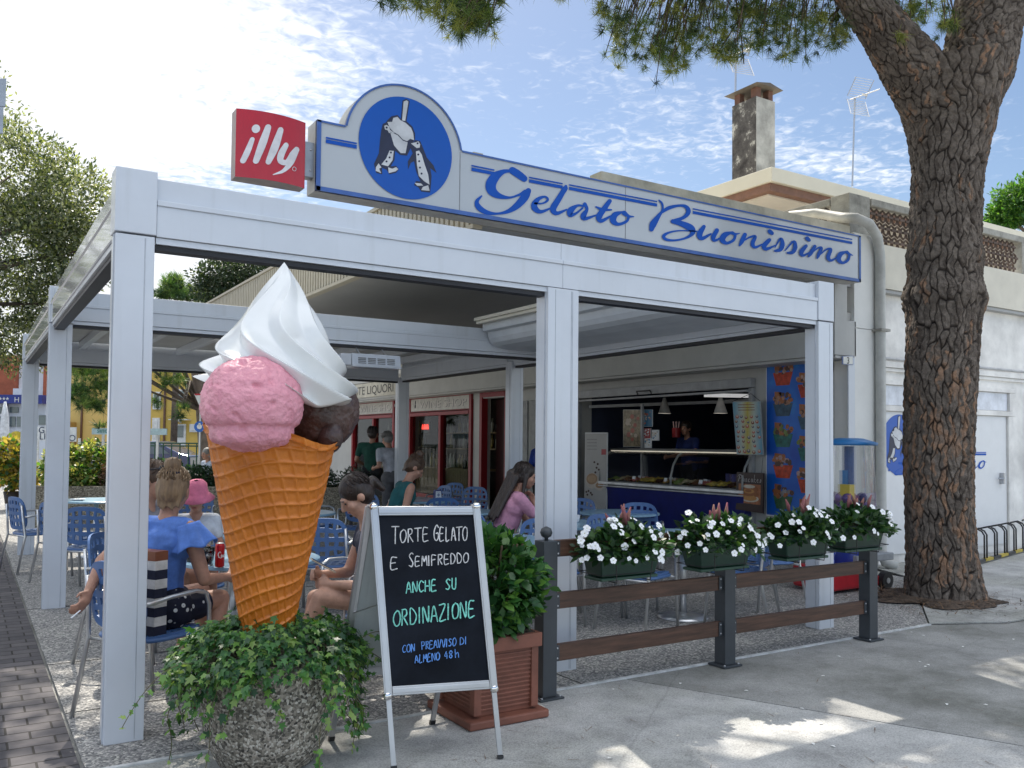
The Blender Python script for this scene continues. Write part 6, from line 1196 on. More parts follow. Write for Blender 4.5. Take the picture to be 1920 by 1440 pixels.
person('woman with dark ponytail in denim shorts looking at her phone behind the chalkboard', (2.20, 4.88, 0), 168, 'dark', SKIN, .95, True, .26, arms=[((.23, .22, .14), (.06, .42, .16)), ((-.23, .20, .12), (-.10, .38, .12))], legs=[((.13, .44, .0), (.14, .50, -.42)), ((-.10, .44, .04), (-.05, .60, -.36))], head=(6, -34), style='pony', top=cloth('navy_top', (.015, .018, .045)), bottom=mat('denim', (.10, .18, .30), .85, var=.25, sc=30), sleeve=.35, vox=.0085, bottom_len=.42)
f0 = Vector((math.cos(R(168)), math.sin(R(168)), 0)); r0_ = Vector((math.sin(R(168)), -math.cos(R(168)), 0)); ph = Dp(606, 1062, 5.08)
T = thing('phone', 'phone held by the woman with the dark ponytail', 'phone', ph); b = MB(); b.bar(ph-f0*.07+Vector((0, 0, -.035)), ph+f0*.07+Vector((0, 0, .045)), .075, .009); b.build('case', mat('gold_case', (.55, .45, .34), .35), T, bevel=.003); b = MB(); b.bar(ph-f0*.065+Vector((0, 0, -.026)), ph+f0*.065+Vector((0, 0, .048)), .068, .003); b.build('screen', mat('phone_screen', (.03, .03, .04), .1), T)
person('girl with long brown hair in a pink t-shirt resting her chin on her hand', (4.30, 7.0, 0), -14, 'dark', SKIN2, .97, True, .30, arms=[((.20, .36, .19), (.05, .32, .40)), ((-.18, .36, .18), (-.05, .46, .19))], head=(-12, -10), style='long', top=cloth('pink_tee', (.62, .30, .42)), bottom=cloth('dark_shorts', (.05, .05, .07)), sleeve=.55, vox=.010)
person('woman in a teal sleeveless top bending over her plate near the wine shop', (3.98, 8.72, 0), -4, 'brown', SKIN2, 1.02, True, .28, head=(-10, -38), style='bun', top=cloth('teal_top', (.01, .10, .11)), bottom=cloth('navy_trousers', (.02, .02, .05)), sleeve=.0, vox=.012, bottom_len=2)
def cap_extra(T, W, H, RM, s, el_, lp, fw, rt):
    b = MB(); b.ell(H(0, -.015, .06), (.092*s, .108*s, .085*s), RM); b.ell(H(0, .10, .05), (.07*s, .07*s, .01*s), RM); b.build('cap', cloth('black_cap', (.012, .012, .015)), T, smooth=True)
dk = lambda px, py, d: (lambda v: (v.x, v.y, 0))(Dp(px, py, d))
person('man in a dark green t-shirt and black cap standing by the wine shop window', dk(697, 850, 15.6), 48, 'dark', SKIN2, 1.04, False, .0, arms=[((.27, -.02, .20), (.20, .20, .10)), ((-.27, -.02, .20), (-.20, .18, .12))], head=(0, -6), style='short', top=cloth('green_tee', (.01, .07, .05)), bottom=cloth('black_trousers', (.015, .015, .018)), sleeve=.6, vox=.013, female=False, bottom_len=2, shoes=BLACKM, extra=cap_extra)
person('person in a pale grey shirt partly behind the rear pergola post', dk(736, 850, 14.3), 95, 'grey', SKIN2, .98, False, .22, head=(0, -25), style='short', top=cloth('pale_shirt', (.42, .44, .50)), bottom=cloth('grey_trousers', (.10, .10, .11)), sleeve=.6, vox=.013, female=False, bottom_len=2, shoes=BLACKM)
person('waiter in a blue polo shirt and black apron standing between two pergola posts', dk(1022, 890, 11.6), 190, 'dark', SKIN2, 1.0, False, .0, arms=[((.24, .05, .17), (.22, .26, .10)), ((-.26, .0, .18), (-.24, .24, .14))], head=(0, -5), style='short', top=cloth('blue_polo', (.015, .05, .30)), bottom=cloth('black_apron', (.012, .012, .016)), sleeve=.55, vox=.012, female=False, bottom_len=2, shoes=BLACKM)
mp_ = Xp(1292, 800, 10.45); person('man in a dark blue polo shirt serving behind the gelato counter', (10.45, mp_.y, mp_.z-1.62), 178, 'dark', SKIN2, 1.0, False, .04, arms=[((.24, .06, .20), (.22, .28, .17)), ((-.30, .12, .24), (-.30, .36, .22))], head=(20, 0), style='short', top=cloth('navy_polo', (.01, .025, .13)), bottom=cloth('black_apron', (.012, .012, .016)), sleeve=.6, vox=.012, female=False, bottom_len=2)
person('grey haired person in a pale blue shirt at the far terrace tables beside the cone', dk(393, 868, 19), 200, 'grey', SKIN2, 1.0, True, .05, head=(0, -4), style='short', top=cloth('pale_blue_shirt', (.40, .46, .56)), bottom=cloth('grey_trousers', (.10, .10, .11)), vox=.014, female=False, bottom_len=2)
# ---------------------------------------------------------------- umbrella pine beside the terrace
PT = thing('pine_tree', 'tall umbrella pine with cracked grey and orange bark forking above the roof', 'tree', (8.2, 5.1, 0))
def bark(t, v):
    at = t.nodes.new('ShaderNodeVertexColor'); at.layer_name = 'bark'; n_ = tnoise(t, v, 26, 6, .7)
    c = mixc_(t, .7, at.outputs[0], ramp(t, n_, [(.28, (.35, .33, .31)), (.5, (.9, .88, .86)), (.72, (1.35, 1.3, 1.25))]), 'MULTIPLY'); return c, n_, .03
BARK = node_mat('pine_bark', bark, .9, .2)
def trunk_part(name, pts, rads, nu, nv, cell, dep, seed, flare=0, parent=PT, orange=None, knots=()):
    pts = np.array(pts, float); rads = np.array(rads, float); r1 = np.random.default_rng(seed)
    seg = np.r_[0, np.cumsum(np.linalg.norm(np.diff(pts, axis=0), axis=1))]; L_ = seg[-1]; tt = np.linspace(0, L_, nv)
    def interp(a): 
        out_ = np.stack([np.interp(tt, seg, a[:, i]) for i in range(a.shape[1])], 1)
        k = max(3, nv//14); ker = np.ones(k)/k; pad = np.pad(out_, ((k//2, k-1-k//2), (0, 0)), mode='reflect', reflect_type='odd'); return np.stack([np.convolve(pad[:, i], ker, 'valid') for i in range(a.shape[1])], 1)
    cen = interp(pts); rad = interp(rads[:, None])[:, 0]
    tan = np.gradient(cen, axis=0); tan /= np.linalg.norm(tan, axis=1, keepdims=True); ref = np.array([0.53, .85, 0]); A_ = np.cross(tan, ref); A_ /= np.linalg.norm(A_, axis=1, keepdims=True); B_ = np.cross(tan, A_)
    rm = rad.mean(); th = np.linspace(0, 2*np.pi, nu, endpoint=False); cw, chh = cell; U, V = np.meshgrid(th*rm, tt); W_ = 2*np.pi*rm
    U = U+.020*np.sin(V*6+U*3)+.010*np.sin(V*17-U*9)+.006*np.sin(V*41+U*23); V0 = V; V = V+.03*np.sin(U*14)
    def vor(U, V, cw, chh):
        nx, ny = max(6, int(W_/cw)), max(3, int(L_/chh)); jx, jy = r1.uniform(-.46, .46, (ny+4, nx)), r1.uniform(-.48, .48, (ny+4, nx)); ex, ey = W_/nx, L_/ny
        ci, cj = np.floor(U/ex).astype(int), np.floor(V/ey).astype(int); F1 = np.full(U.shape, 9.); F2 = np.full(U.shape, 9.); ID = np.zeros(U.shape, int)
        for dj in (-1, 0, 1):
            for di in (-1, 0, 1):
                jj = np.clip(cj+dj, -1, ny+1); ii = ci+di; k = (jj+1, np.mod(ii, nx)); d = np.hypot(ii+.5+jx[k]+.5*(jj % 2)-U/ex, jj+.5+jy[k]-V/ey)
                idn = (jj+1)*nx+np.mod(ii, nx); m = d < F1; F2 = np.where(m, F1, np.minimum(F2, d)); ID = np.where(m, idn, ID); F1 = np.where(m, d, F1)
        return F2-F1, r1.uniform(0, 1, (ny+4)*nx)[ID], r1.uniform(0, 1, (ny+4)*nx)[ID]
    e, rnd, rnd2 = vor(U, V, cw, chh); e2, rb_, rc_ = vor(U+.01*np.sin(V*60), V, cw*.55, chh*.75); e = np.where(rnd2 > .35, np.minimum(e, e2*1.15+.06+.1*rb_), e); rnd = .5*rnd+.5*rb_
    plate = np.clip(e/.15, 0, 1); plate = plate*plate*(3-2*plate)
    fx_, fy_ = .034, .085; mx_ = max(8, int(W_/fx_)); fr_ = r1.uniform(0, 1, (int(L_/fy_)+6, mx_)); row_ = np.floor(V/fy_+.25*np.sin(U*40)).astype(int)+2; colf = np.floor(U/(W_/mx_)+.5*(row_ % 2)+.3*np.sin(V*50)).astype(int); fine = fr_[np.clip(row_, 0, fr_.shape[0]-1), np.mod(colf, mx_)]
    disp = dep*(plate-1)+dep*.45*(rnd-.5)*plate+.014*(fine-.5)*plate+.004*np.sin(V*57+U*31+rnd*6)*plate
    fl = flare*np.exp(-V/.28)*(1+.35*np.sin(U/rm*5+1)); kn = sum((h*np.exp(-((V-z)/w_)**2) for z, w_, h in knots), np.zeros(U.shape))
    lump = .02*np.sin(U/rm*3+V*1.3)+.012*np.sin(U/rm*5-V*2.1)
    rr = rad[:, None]*(1+lump)+disp+fl+kn; ang = th[None, :]
    X = cen[:, None, :]+rr[..., None]*(np.cos(ang)[..., None]*A_[:, None, :]+np.sin(ang)[..., None]*B_[:, None, :])
    vs = X.reshape(-1, 3)-np.array(OFF[parent.name]); idx = np.arange(nu*nv).reshape(nv, nu); q = np.stack([idx[:-1], np.roll(idx[:-1], -1, 1), np.roll(idx[1:], -1, 1), idx[1:]], -1).reshape(-1, 4)
    me = bpy.data.meshes.new(name); me.from_pydata(vs.tolist(), [], q.tolist()); me.polygons.foreach_set('use_smooth', [True]*len(q)); me.materials.append(BARK)
    crack = np.array([.04, .032, .028]); grey = np.array([.235, .20, .17]); dark = np.array([.085, .068, .057]); org = np.array([.36, .215, .135]); rnd = .5*rnd+.5*fine
    pc = grey*(1-rnd[..., None])+dark*rnd[..., None]; rnd2 = rc_
    ow = np.clip((orange(V) if orange else .12)*1.0, 0, 1); om = (rnd2 < ow)*np.clip(.25+.75*fine+.2*np.sin(V*31+U*17), .1, 1); pc = pc*(1-om[..., None]*.85)+org*om[..., None]*.85
    col = crack*(1-plate[..., None])+pc*plate[..., None]; ca = me.color_attributes.new('bark', 'FLOAT_COLOR', 'POINT'); ca.data.foreach_set('color', np.concatenate([col, np.ones(col.shape[:2]+(1,))], -1).ravel().astype(np.float32))
    me.update(); o = bpy.data.objects.new(name, me); COL.objects.link(o); o.parent = parent; OFF[o.name] = OFF[parent.name]; return o
TY = 5.05
def tp(px, py, y=TY): return Yp(px, py, y)
def rpx(a, b_, c): return .79*c*float((np.array(tp(a, b_))-CAM)@_f)/F_PX
rows = [(1768, 1122, 80), (1762, 1000, 74), (1760, 860, 75), (1764, 720, 79), (1768, 640, 79), (1770, 570, 82), (1771, 460, 77), (1775, 340, 78), (1778, 300, 80), (1781, 220, 103), (1768, 120, 130)]
pts = [tp(a, b_) for a, b_, c in rows]; pts[0].z = -.02; rad = [rpx(a, b_, c) for a, b_, c in rows]
trunk_part('trunk', pts, rad, 340, 760, (.066, .27), .024, 5, .05, orange=lambda V: .42*np.exp(-((V-1.2)/1.0)**2)+.07, knots=[(3.05, .12, .05), (3.45, .10, .03)])
lr = [(1762, 240, 45), (1752, 205, 70), (1712, 130, 70), (1660, 60, 56), (1612, 0, 46), (1555, -90, 40), (1490, -190, 34)]; lp_ = [tp(a, b_, TY+.05) for a, b_, c in lr]
trunk_part('limb', lp_, [rpx(a, b_, c) for a, b_, c in lr], 200, 300, (.05, .17), .016, 8, orange=lambda V: .10+0*V)
lr = [(1796, 235, 50), (1806, 200, 70), (1832, 130, 82), (1848, 50, 78), (1868, -40, 74), (1890, -150, 62), (1920, -300, 50)]; lp2 = [tp(a, b_, TY-.03) for a, b_, c in lr]
trunk_part('limb', lp2, [rpx(a, b_, c) for a, b_, c in lr], 220, 340, (.055, .18), .018, 9, orange=lambda V: .08+0*V)
b = MB(); b.grid(lambda u, v: Vector((8.15+(.30+.26*v*(1+.8*noise.noise(Vector((math.cos(u*6.283)*2.2, math.sin(u*6.283)*2.2, 1)))))*math.cos(u*6.283)*1.05, 5.05+(.30+.26*v*(1+.8*noise.noise(Vector((math.cos(u*6.283)*2.2, math.sin(u*6.283)*2.2, 1)))))*math.sin(u*6.283), .015+.035*(1-v)**1.5+.014*noise.noise(Vector((math.cos(u*6.283)*12*v, math.sin(u*6.283)*12*v, v*9))))), 120, 16, True); b.build('root_litter', mat('bark_litter', (.10, .07, .05), .95, var=.35, sc=14, bump=1, bsc=40), PT)
# needle tufts: hanging clumps in view, and the umbrella crown overhead that shades the terrace front
def tufts(C, n, ln, dirbias=(0, 0, -.2), spread=1.0):
    C = np.asarray(C); k = len(C); ax = sph(k)*.8+np.array(dirbias); P = np.repeat(C, n, 0)+rng.normal(size=(k*n, 3))*.012; D = np.repeat(ax, n, 0)+rng.normal(size=(k*n, 3))*spread*.75; return P, D, sph(k*n), np.repeat(ln*rng.uniform(.75, 1.2, k), n)*rng.uniform(.7, 1.1, k*n)
NDL = [leafmat('needle_dark', (.03, .06, .016), .3), leafmat('needle_mid', (.075, .12, .028), .4), leafmat('needle_light', (.19, .21, .06), .45)]
TW = MB(); C = []
CL = [(720, -16, 40, 18, 12), (790, -6, 55, 20, 26), (845, 12, 40, 22, 26), (868, 48, 24, 20, 22), (905, 26, 26, 28, 24), (880, 8, 48, 20, 22),
 (1140, 22, 30, 30, 14), (1160, 62, 30, 40, 18), (1205, 40, 50, 45, 30), (1230, 95, 45, 35, 26), (1270, 60, 50, 50, 34), (1265, 118, 26, 20, 10), (1320, 30, 60, 40, 32), (1350, 62, 40, 40, 22), (1395, 25, 60, 36, 30), (1440, 48, 50, 36, 26), (1480, 20, 60, 30, 26), (1485, 105, 26, 22, 9), (1510, 62, 30, 30, 14), (1545, 40, 40, 40, 22), (1560, 72, 26, 26, 10), (1590, 30, 30, 26, 12), (1300, -20, 240, 24, 60), (1420, 82, 40, 20, 12), (1370, 95, 24, 18, 8),
 (1640, 20, 24, 18, 6), (1690, 34, 30, 26, 10), (1725, 14, 40, 16, 12), (1770, 28, 22, 24, 10), (1690, 66, 12, 8, 3), (1775, 45, 14, 10, 4)]
for cx, cy_, rx, ry, cnt in CL:
    base_d = 8.6 if cx > 1050 else 7.4
    hub = Dp(cx+(1620-cx)*.12, cy_-190, base_d)
    for _ in range(int(cnt*1.5)):
        q = Dp(cx+rng.normal()*rx*.6, cy_+rng.normal()*ry*.6, base_d+rng.normal()*.35); C.append(tuple(q))
        if rng.uniform() < .35: m_ = q.lerp(hub, .5)+Vector(rng.normal(size=3)*.06); TW.tube([hub, m_, q], [.012, .007, .004], 4)
P_, D_, N_, L_ = tufts(C, 42, .125); leaves('needles', P_, D_, N_, L_, *NEEDLE, NDL, PT, np.repeat(rng.choice(3, len(C), p=[.25, .42, .33]), 42), wid=.046)
for a, b_, r0, r1 in (((1600, -40), (1380, -30), .05, .03), ((1380, -30), (1180, -25), .03, .015), ((1580, 10), (1530, 80), .012, .006), ((1380, 0), (1395, 120), .010, .005), ((1600, -60), (1000, -160), .07, .05), ((1000, -160), (860, -60), .04, .02), ((1440, -30), (1340, 110), .014, .006), ((1300, -60), (1240, 100), .014, .006)): 
    p, q = Dp(*a, 8.5), Dp(*b_, 8.5 if b_[0] > 1050 else 7.6); TW.tube([p, p.lerp(q, .5)+Vector((0, 0, .06)), q], [r0, (r0+r1)/2, r1], 6)
for k in range(26):      # boughs of the crown, above the picture
    a = rng.uniform(0, 6.283); o_ = Vector((6.8, 6.2, 6.2)); e_ = Vector((5.0+5.5*math.cos(a)*rng.uniform(.5, 1), 7.5+4.6*math.sin(a)*rng.uniform(.5, 1), rng.uniform(8.2, 9.2))); TW.tube([lp_[-1] if k % 2 else lp2[-1], o_.lerp(e_, .4)+Vector((0, 0, .9)), e_], [.10, .07, .02], 6)
TW.build('bough', mat('pine_twig', (.10, .065, .045), .9, var=.25), PT, smooth=True)
SPOTS = [(3.42, 3.12, .17), (3.70, 3.2, .20), (3.6, 3.34, .12), (3.95, 3.06, .10), (4.5, 3.05, .26), (4.85, 3.1, .22), (4.6, 3.3, .15), (2.75, 3.02, .20), (2.5, 2.98, .14), (6.9, 3.9, .2), (2.75, 3.82, .16), (2.55, 3.83, .12), (4.75, 3.9, .10), (4.2, 4.0, .10), (.1, 9.4, .35), (.2, 4.6, .18), (-.1, 4.0, .2), (.0, 5.3, .2), (-.3, 8.2, .2), (.3, 7.4, .14), (.0, 6.6, .12), (.62, 5.9, .16), (.7, 5.6, .10), (-.2, 10.6, .3)]
n = 900; a_ = rng.uniform(0, 6.283, n); r_ = .38+np.abs(rng.normal(0, .32, n)); q = np.stack([8.15+r_*np.cos(a_), 5.05+r_*np.sin(a_), .02+.025*np.exp(-((r_-.35)/.15)**2)], 1); leaves('fallen_needles', q, np.c_[rng.normal(size=(n, 2)), rng.normal(size=n)*.15], np.tile([0, 0, 1.], (n, 1)), rng.uniform(.04, .13, n), *NEEDLE, [mat('dry_needle', (.16, .09, .045), .8), MATS['bark_litter']], PT, wid=.10)
C = []; s3 = np.array(SUN)/SUN.z; tries = 0
while len(C) < 15500 and tries < 400000:
    tries += 1; u = rng.uniform(-1, 1, 2)
    if u@u > 1: continue
    x, y = 4.9+6.6*u[0], 7.9+5.6*u[1]; z = 8.5+1.1*math.sqrt(max(0, 1-u@u))-.9*rng.uniform()+.35*noise.noise(Vector((x*.6, y*.6, 3)))
    v = np.array([x, y, z])-CAM; dep_ = v@_f
    if dep_ > .1:
        py_ = CY-F_PX*(v@_u)/dep_; px_ = 960+F_PX*(v@_r)/dep_
        if py_ > -55 and -150 < px_ < 2070: continue
    g_ = np.array([x, y, z])-s3*z
    if any((g_[0]-a)**2+(g_[1]-b_)**2 < (r*1.15)**2 for a, b_, r in SPOTS): continue
    C.append((x, y, z))
P_, D_, N_, L_ = tufts(C, 16, .15, (0, 0, .35)); leaves('crown_needles', P_, D_, N_, L_, *NEEDLE, NDL, PT, np.repeat(rng.choice(3, len(C)), 16), wid=.13)
# ---------------------------------------------------------------- trees and shrubs around
def crown(name, C, rad, n, size, mats, parent, tmpl=LEAF, pw=.4, probs=None, seed=0, holes=.0, droop=0.0):
    """leaf cloud of lumpy sub-crowns; C list of (centre, (rx, ry, rz), share)"""
    r1 = np.random.default_rng(seed); P = []; D = []; N = []
    for c, rr, sh in C:
        k = int(n*sh); d = r1.normal(size=(k, 3)); d /= np.linalg.norm(d, axis=1, keepdims=True); lum = np.array([1+.32*noise.noise(Vector(q)*2.3+Vector((seed, c[0], c[2])))+.16*noise.noise(Vector(q)*6+Vector((seed, 2, c[1]))) for q in d])[:, None]
        p = d*(r1.uniform(.12, 1, k)**pw)[:, None]*lum*np.array(rr)+np.array(c)
        if holes: m = np.array([noise.noise(Vector(q)*1.5+Vector((seed*3, 1, 1)))+.4*noise.noise(Vector(q)*3.7) for q in p]) > -.42+holes*.5; p = p[m]; d = d[m]
        P.append(p); D.append(d+r1.normal(size=d.shape)*.8+np.array([0, 0, -droop])); N.append(d*.4+[0, 0, .8]+r1.normal(size=d.shape)*.5)
    P, D, N = np.concatenate(P), np.concatenate(D), np.concatenate(N); k = len(P)
    return leaves(name, P, D, N, r1.uniform(size*.7, size*1.25, k), *tmpl, mats, parent, r1.choice(len(mats), k, p=probs), wid=.72 if tmpl is LEAF else 1)
OAK = [leafmat('oak_dark', (.035, .06, .03), .3), leafmat('oak_mid', (.10, .13, .07), .35), leafmat('oak_grey', (.27, .29, .21), .3), leafmat('oak_light', (.25, .29, .11), .4)]
def tree(name, label, cat, base, trunk, C, n, size, mats, seed, tmpl=LEAF, probs=None, group=None, holes=0, tr=.16, droop=0):
    T = thing(name, label, cat, base, group); b = MB(); base = Vector(base); t = [Vector(p) for p in trunk]; b.tube(t, [tr*(1-.5*i/len(t)) for i in range(len(t))], 10)
    for c, rr, sh in C: b.tube([t[-1], t[-1].lerp(Vector(c), .5)+Vector((0, 0, .1)), Vector(c)], [tr*.4, tr*.25, tr*.08], 6)
    b.build('trunk', mat('dull_bark', (.12, .095, .075), .9, var=.3, sc=9, bump=.6, bsc=20), T, smooth=True); crown('crown', C, 0, n, size, mats, T, tmpl, probs=probs, seed=seed, holes=holes, droop=droop); return T
d0 = 14.2; cL = lambda px, py, d=d0: tuple(Dp(px, py, d))
tree('evergreen_oak', 'large grey green evergreen oak rising left of the pergola', 'tree', (-2.2, 16.2, 0), [(-2.2, 16.2, 0), (-2.1, 16.0, 1.6), (-1.7, 15.6, 3.2)],
     [(cL(20, 330), (1.0, 1.2, .95), .17), (cL(-90, 250), (1.2, 1.3, 1.2), .1), (cL(120, 390), (.85, 1.1, .85), .17), (cL(60, 480), (1.1, 1.2, 1.0), .20), (cL(150, 470), (.6, .8, .75), .09), (cL(-40, 560), (1.1, 1.1, 1.0), .12), (cL(15, 630), (.85, .9, .62), .10), (cL(85, 570), (.62, .8, .6), .05), (cL(-230, 380), (1.4, 1.4, 1.2), .12), (cL(-260, 580), (1.3, 1.4, 1.0), .10)], 42000, .085, OAK, 3, probs=[.18, .32, .34, .16], holes=.03, tr=.22)
PNB = [leafmat('far_pine_dark', (.03, .075, .025), .25), leafmat('far_pine_mid', (.08, .16, .04), .35), leafmat('far_pine_light', (.17, .24, .07), .4)]
def far_pine(label, base, trunk, clumps, seed, tr, ln=.28, per=26, wid=.05):
    T = thing('pine_tree', label, 'tree', base, 'pines beyond the terrace'); b = MB(); t = [Vector(p) for p in trunk]; b.tube(t, [tr*(1-.45*i/len(t)) for i in range(len(t))], 10); C = []; r1 = np.random.default_rng(seed)
    for c, rr, k in clumps:
        b.tube([t[min(len(t)-1, 2)], t[-1].lerp(Vector(c), .55)+Vector((0, 0, -.1)), Vector(c)], [tr*.3, tr*.18, tr*.06], 5)
        for _ in range(k): d = r1.normal(size=3); d /= np.linalg.norm(d); C.append(np.array(c)+d*np.array(rr)*r1.uniform(.3, 1))
    b.build('trunk', mat('grey_pine_bark', (.16, .125, .10), .9, var=.3, sc=5, bump=.8, bsc=12), T, smooth=True); P_, D_, N_, L_ = tufts(C, per, ln, (0, 0, .3)); leaves('needles', P_, D_, N_, L_, *NEEDLE, PNB, T, np.repeat(rng.choice(3, len(C), p=[.35, .42, .23]), per), wid=wid); return T
q = lambda px, py, d=25: tuple(Dp(px, py, d))
far_pine('leaning pine with a bare grey trunk behind the pergola, in front of the yellow house', (q(390, 900)[0], q(390, 900)[1], 0), [(q(390, 900)[0], q(390, 900)[1], 0), q(384, 850), q(378, 770), q(368, 700), q(372, 640)],
  [(q(165, 690, 23), (.8, .6, .32), 110), (q(150, 735, 22.5), (.5, .4, .30), 70), (q(178, 760, 22.5), (.45, .3, .2), 50), (q(200, 720, 23), (.6, .5, .4), 80), (q(300, 690, 24), (.7, .5, .2), 46), (q(320, 715, 24), (.5, .4, .2), 30), (q(285, 755, 24), (.3, .3, .14), 16), (q(345, 765, 24), (.22, .2, .1), 10), (q(335, 780, 24), (.2, .2, .1), 8), (q(400, 690, 24), (.5, .4, .2), 24), (q(260, 660, 24), (1.2, .8, .3), 60), (q(190, 800, 23), (.2, .2, .08), 6)], 4, .19, .26, 30, .05)
far_pine('small pine top seen over the rear cross beam beside the dark oak', (q(330, 600, 38)[0], q(330, 600, 38)[1], 0), [(q(330, 600, 38)[0], q(330, 600, 38)[1], 0), q(332, 640, 38), q(330, 560, 38)], [(q(325, 530, 38), (.5, .5, .5), 60), (q(345, 548, 38), (1.1, .8, .4), 90), (q(310, 552, 38), (.5, .5, .3), 40), (q(380, 560, 38), (1.1, .8, .4), 60)], 6, .15, .4, 24, .08)
tree('dark_oak', 'dark evergreen tree behind the ribbed canopy edge at the back', 'tree', (q(450, 600, 31)[0], q(450, 600, 31)[1], 0), [(q(450, 600, 31)[0], q(450, 600, 31)[1], 0), q(450, 720, 31), q(450, 600, 31)],
     [(q(430, 520, 31), (1.2, 1.2, .75), .35), (q(480, 515, 31), (1.3, 1.2, .8), .35), (q(400, 545, 31), (.8, .8, .5), .15), (q(540, 500, 31), (1.2, 1, .8), .15)], 9000, .17, [OAK[0], leafmat('oak_deep', (.03, .055, .03), .2), OAK[1]], 9, probs=[.45, .4, .15], tr=.2)
tree('round_pine', 'bright green tree beyond the roof at the right edge', 'tree', (Dp(1930, 600, 34).x, Dp(1930, 600, 34).y, 0), [(Dp(1930, 600, 34).x, Dp(1930, 600, 34).y, 0), Dp(1930, 600, 34), Dp(1930, 440, 34)], [(tuple(Dp(1905, 385, 34)), (.95, .9, .8), .4), (tuple(Dp(1950, 370, 34)), (1.2, 1, 1.1), .35), (tuple(Dp(1880, 410, 34)), (.6, .6, .5), .25)], 7000, .2, [leafmat('bright_dark', (.03, .09, .02), .3), leafmat('bright_mid', (.06, .17, .03), .4), leafmat('bright_light', (.14, .28, .05), .4)], 13, tr=.2)
for i, (px_, d_, h_, lab) in enumerate([(-60, 60, 6.0, 'rounded tree far down the path at the left'), (600, 44, 5.0, 'tree hidden behind the canopy, far back')]):
    b0 = Dp(px_, 815, d_); tree('far_tree', lab, 'tree', (b0.x, b0.y, 0), [(b0.x, b0.y, 0), (b0.x, b0.y, h_*.4)], [((b0.x, b0.y, h_*.65), (h_*.42, h_*.4, h_*.35), .6), ((b0.x+1, b0.y, h_*.5), (h_*.3, h_*.3, h_*.25), .4)], 4000, .35, OAK, 30+i, tr=.25)
# stone planter wall with shrubs behind the seating
W0, W1 = Vector((.9, 16.9, 0)), Vector((6.6, 13.9, 0)); wd = (W1-W0).normalized(); wn = Vector((-wd.y, wd.x, 0)); T = thing('planter_wall', 'long low pebbled concrete planter wall behind the seating area', 'planter', (W0+W1)/2)
b = MB()
for o0, o1 in ((0, .14), (1.0, 1.14)): b.prism([W0+wn*o0, W1+wn*o0, W1+wn*o1, W0+wn*o1], (0, 0, .70))
for e_ in (W0, W1-wd*.14): b.prism([e_+wn*.143, e_+wd*.14+wn*.143, e_+wd*.14+wn*.997, e_+wn*.997], (0, 0, .69))
b.build('wall', node_mat('pebble_wall', pebble(60, [(.0, (.09, .08, .065)), (.5, (.22, .20, .16)), (1, (.40, .37, .30))])), T, bevel=.01); b = MB(); b.prism([W0+wn*.143+Vector((0, 0, .5)), W1+wn*.143+Vector((0, 0, .5)), W1+wn*.997+Vector((0, 0, .5)), W0+wn*.997+Vector((0, 0, .5))], (0, 0, .1)); b.build('soil', MATS['soil'], T)
VAR = [leafmat('variegated_green', (.05, .12, .04), .3), leafmat('variegated_yellow', (.34, .33, .10), .35), leafmat('variegated_cream', (.40, .42, .20), .4), leafmat('fresh_green', (.12, .24, .04), .4)]; YEL = [leafmat('golden_leaf', (.45, .36, .06), .4), leafmat('amber_leaf', (.36, .26, .10), .4), VAR[3], VAR[0]]
HEA = [leafmat('heather_brown', (.13, .075, .04), .2), leafmat('heather_green', (.06, .075, .03), .2), leafmat('heather_pink', (.20, .10, .07), .2)]; JUN = [leafmat('juniper_dark', (.012, .04, .02), .1), leafmat('juniper_mid', (.03, .08, .03), .2)]; LAV = [leafmat('lavender_grey', (.17, .20, .20), .2), leafmat('lavender_dull', (.10, .13, .12), .2)]; HED = [leafmat('hedge_dark', (.02, .06, .015), .2), leafmat('hedge_mid', (.05, .13, .03), .3)]
def shrub(label, p, rr, n, size, mats, seed, tmpl=LEAF, probs=None, cat='shrub'):
    T = thing('shrub', label, cat, (p[0], p[1], p[2])); b = MB()
    for k in range(6): a = k*1.05; b.tube([(p[0]+.03*math.cos(a), p[1]+.03*math.sin(a), p[2]), (p[0]+rr[0]*.5*math.cos(a), p[1]+rr[1]*.5*math.sin(a), p[2]+rr[2]*1.1)], .008, 5)
    b.build('stem', MATS['twig'], T); crown('foliage', [((p[0], p[1], p[2]+rr[2]*.95), rr, 1)], 0, n, size, mats, T, tmpl, seed=seed, probs=probs); return T
ws = lambda t, o=.55: tuple(W0+(W1-W0)*t+wn*o+Vector((0, 0, .58)))
shrub('yellow and cream variegated shrub at the left end of the planter wall', ws(.06), (.38, .36, .40), 1500, .10, VAR, 41, OVAL, [.25, .3, .25, .2]); shrub('tall pale variegated shrub in the planter wall between two pergola posts', ws(.13, .75), (.40, .36, .46), 1500, .10, VAR, 42, OVAL, [.35, .15, .35, .15]); shrub('bright yellow green shrub low in the planter wall', ws(.12, .25), (.30, .25, .25), 800, .08, VAR, 43, OVAL, [.2, .4, .1, .3])
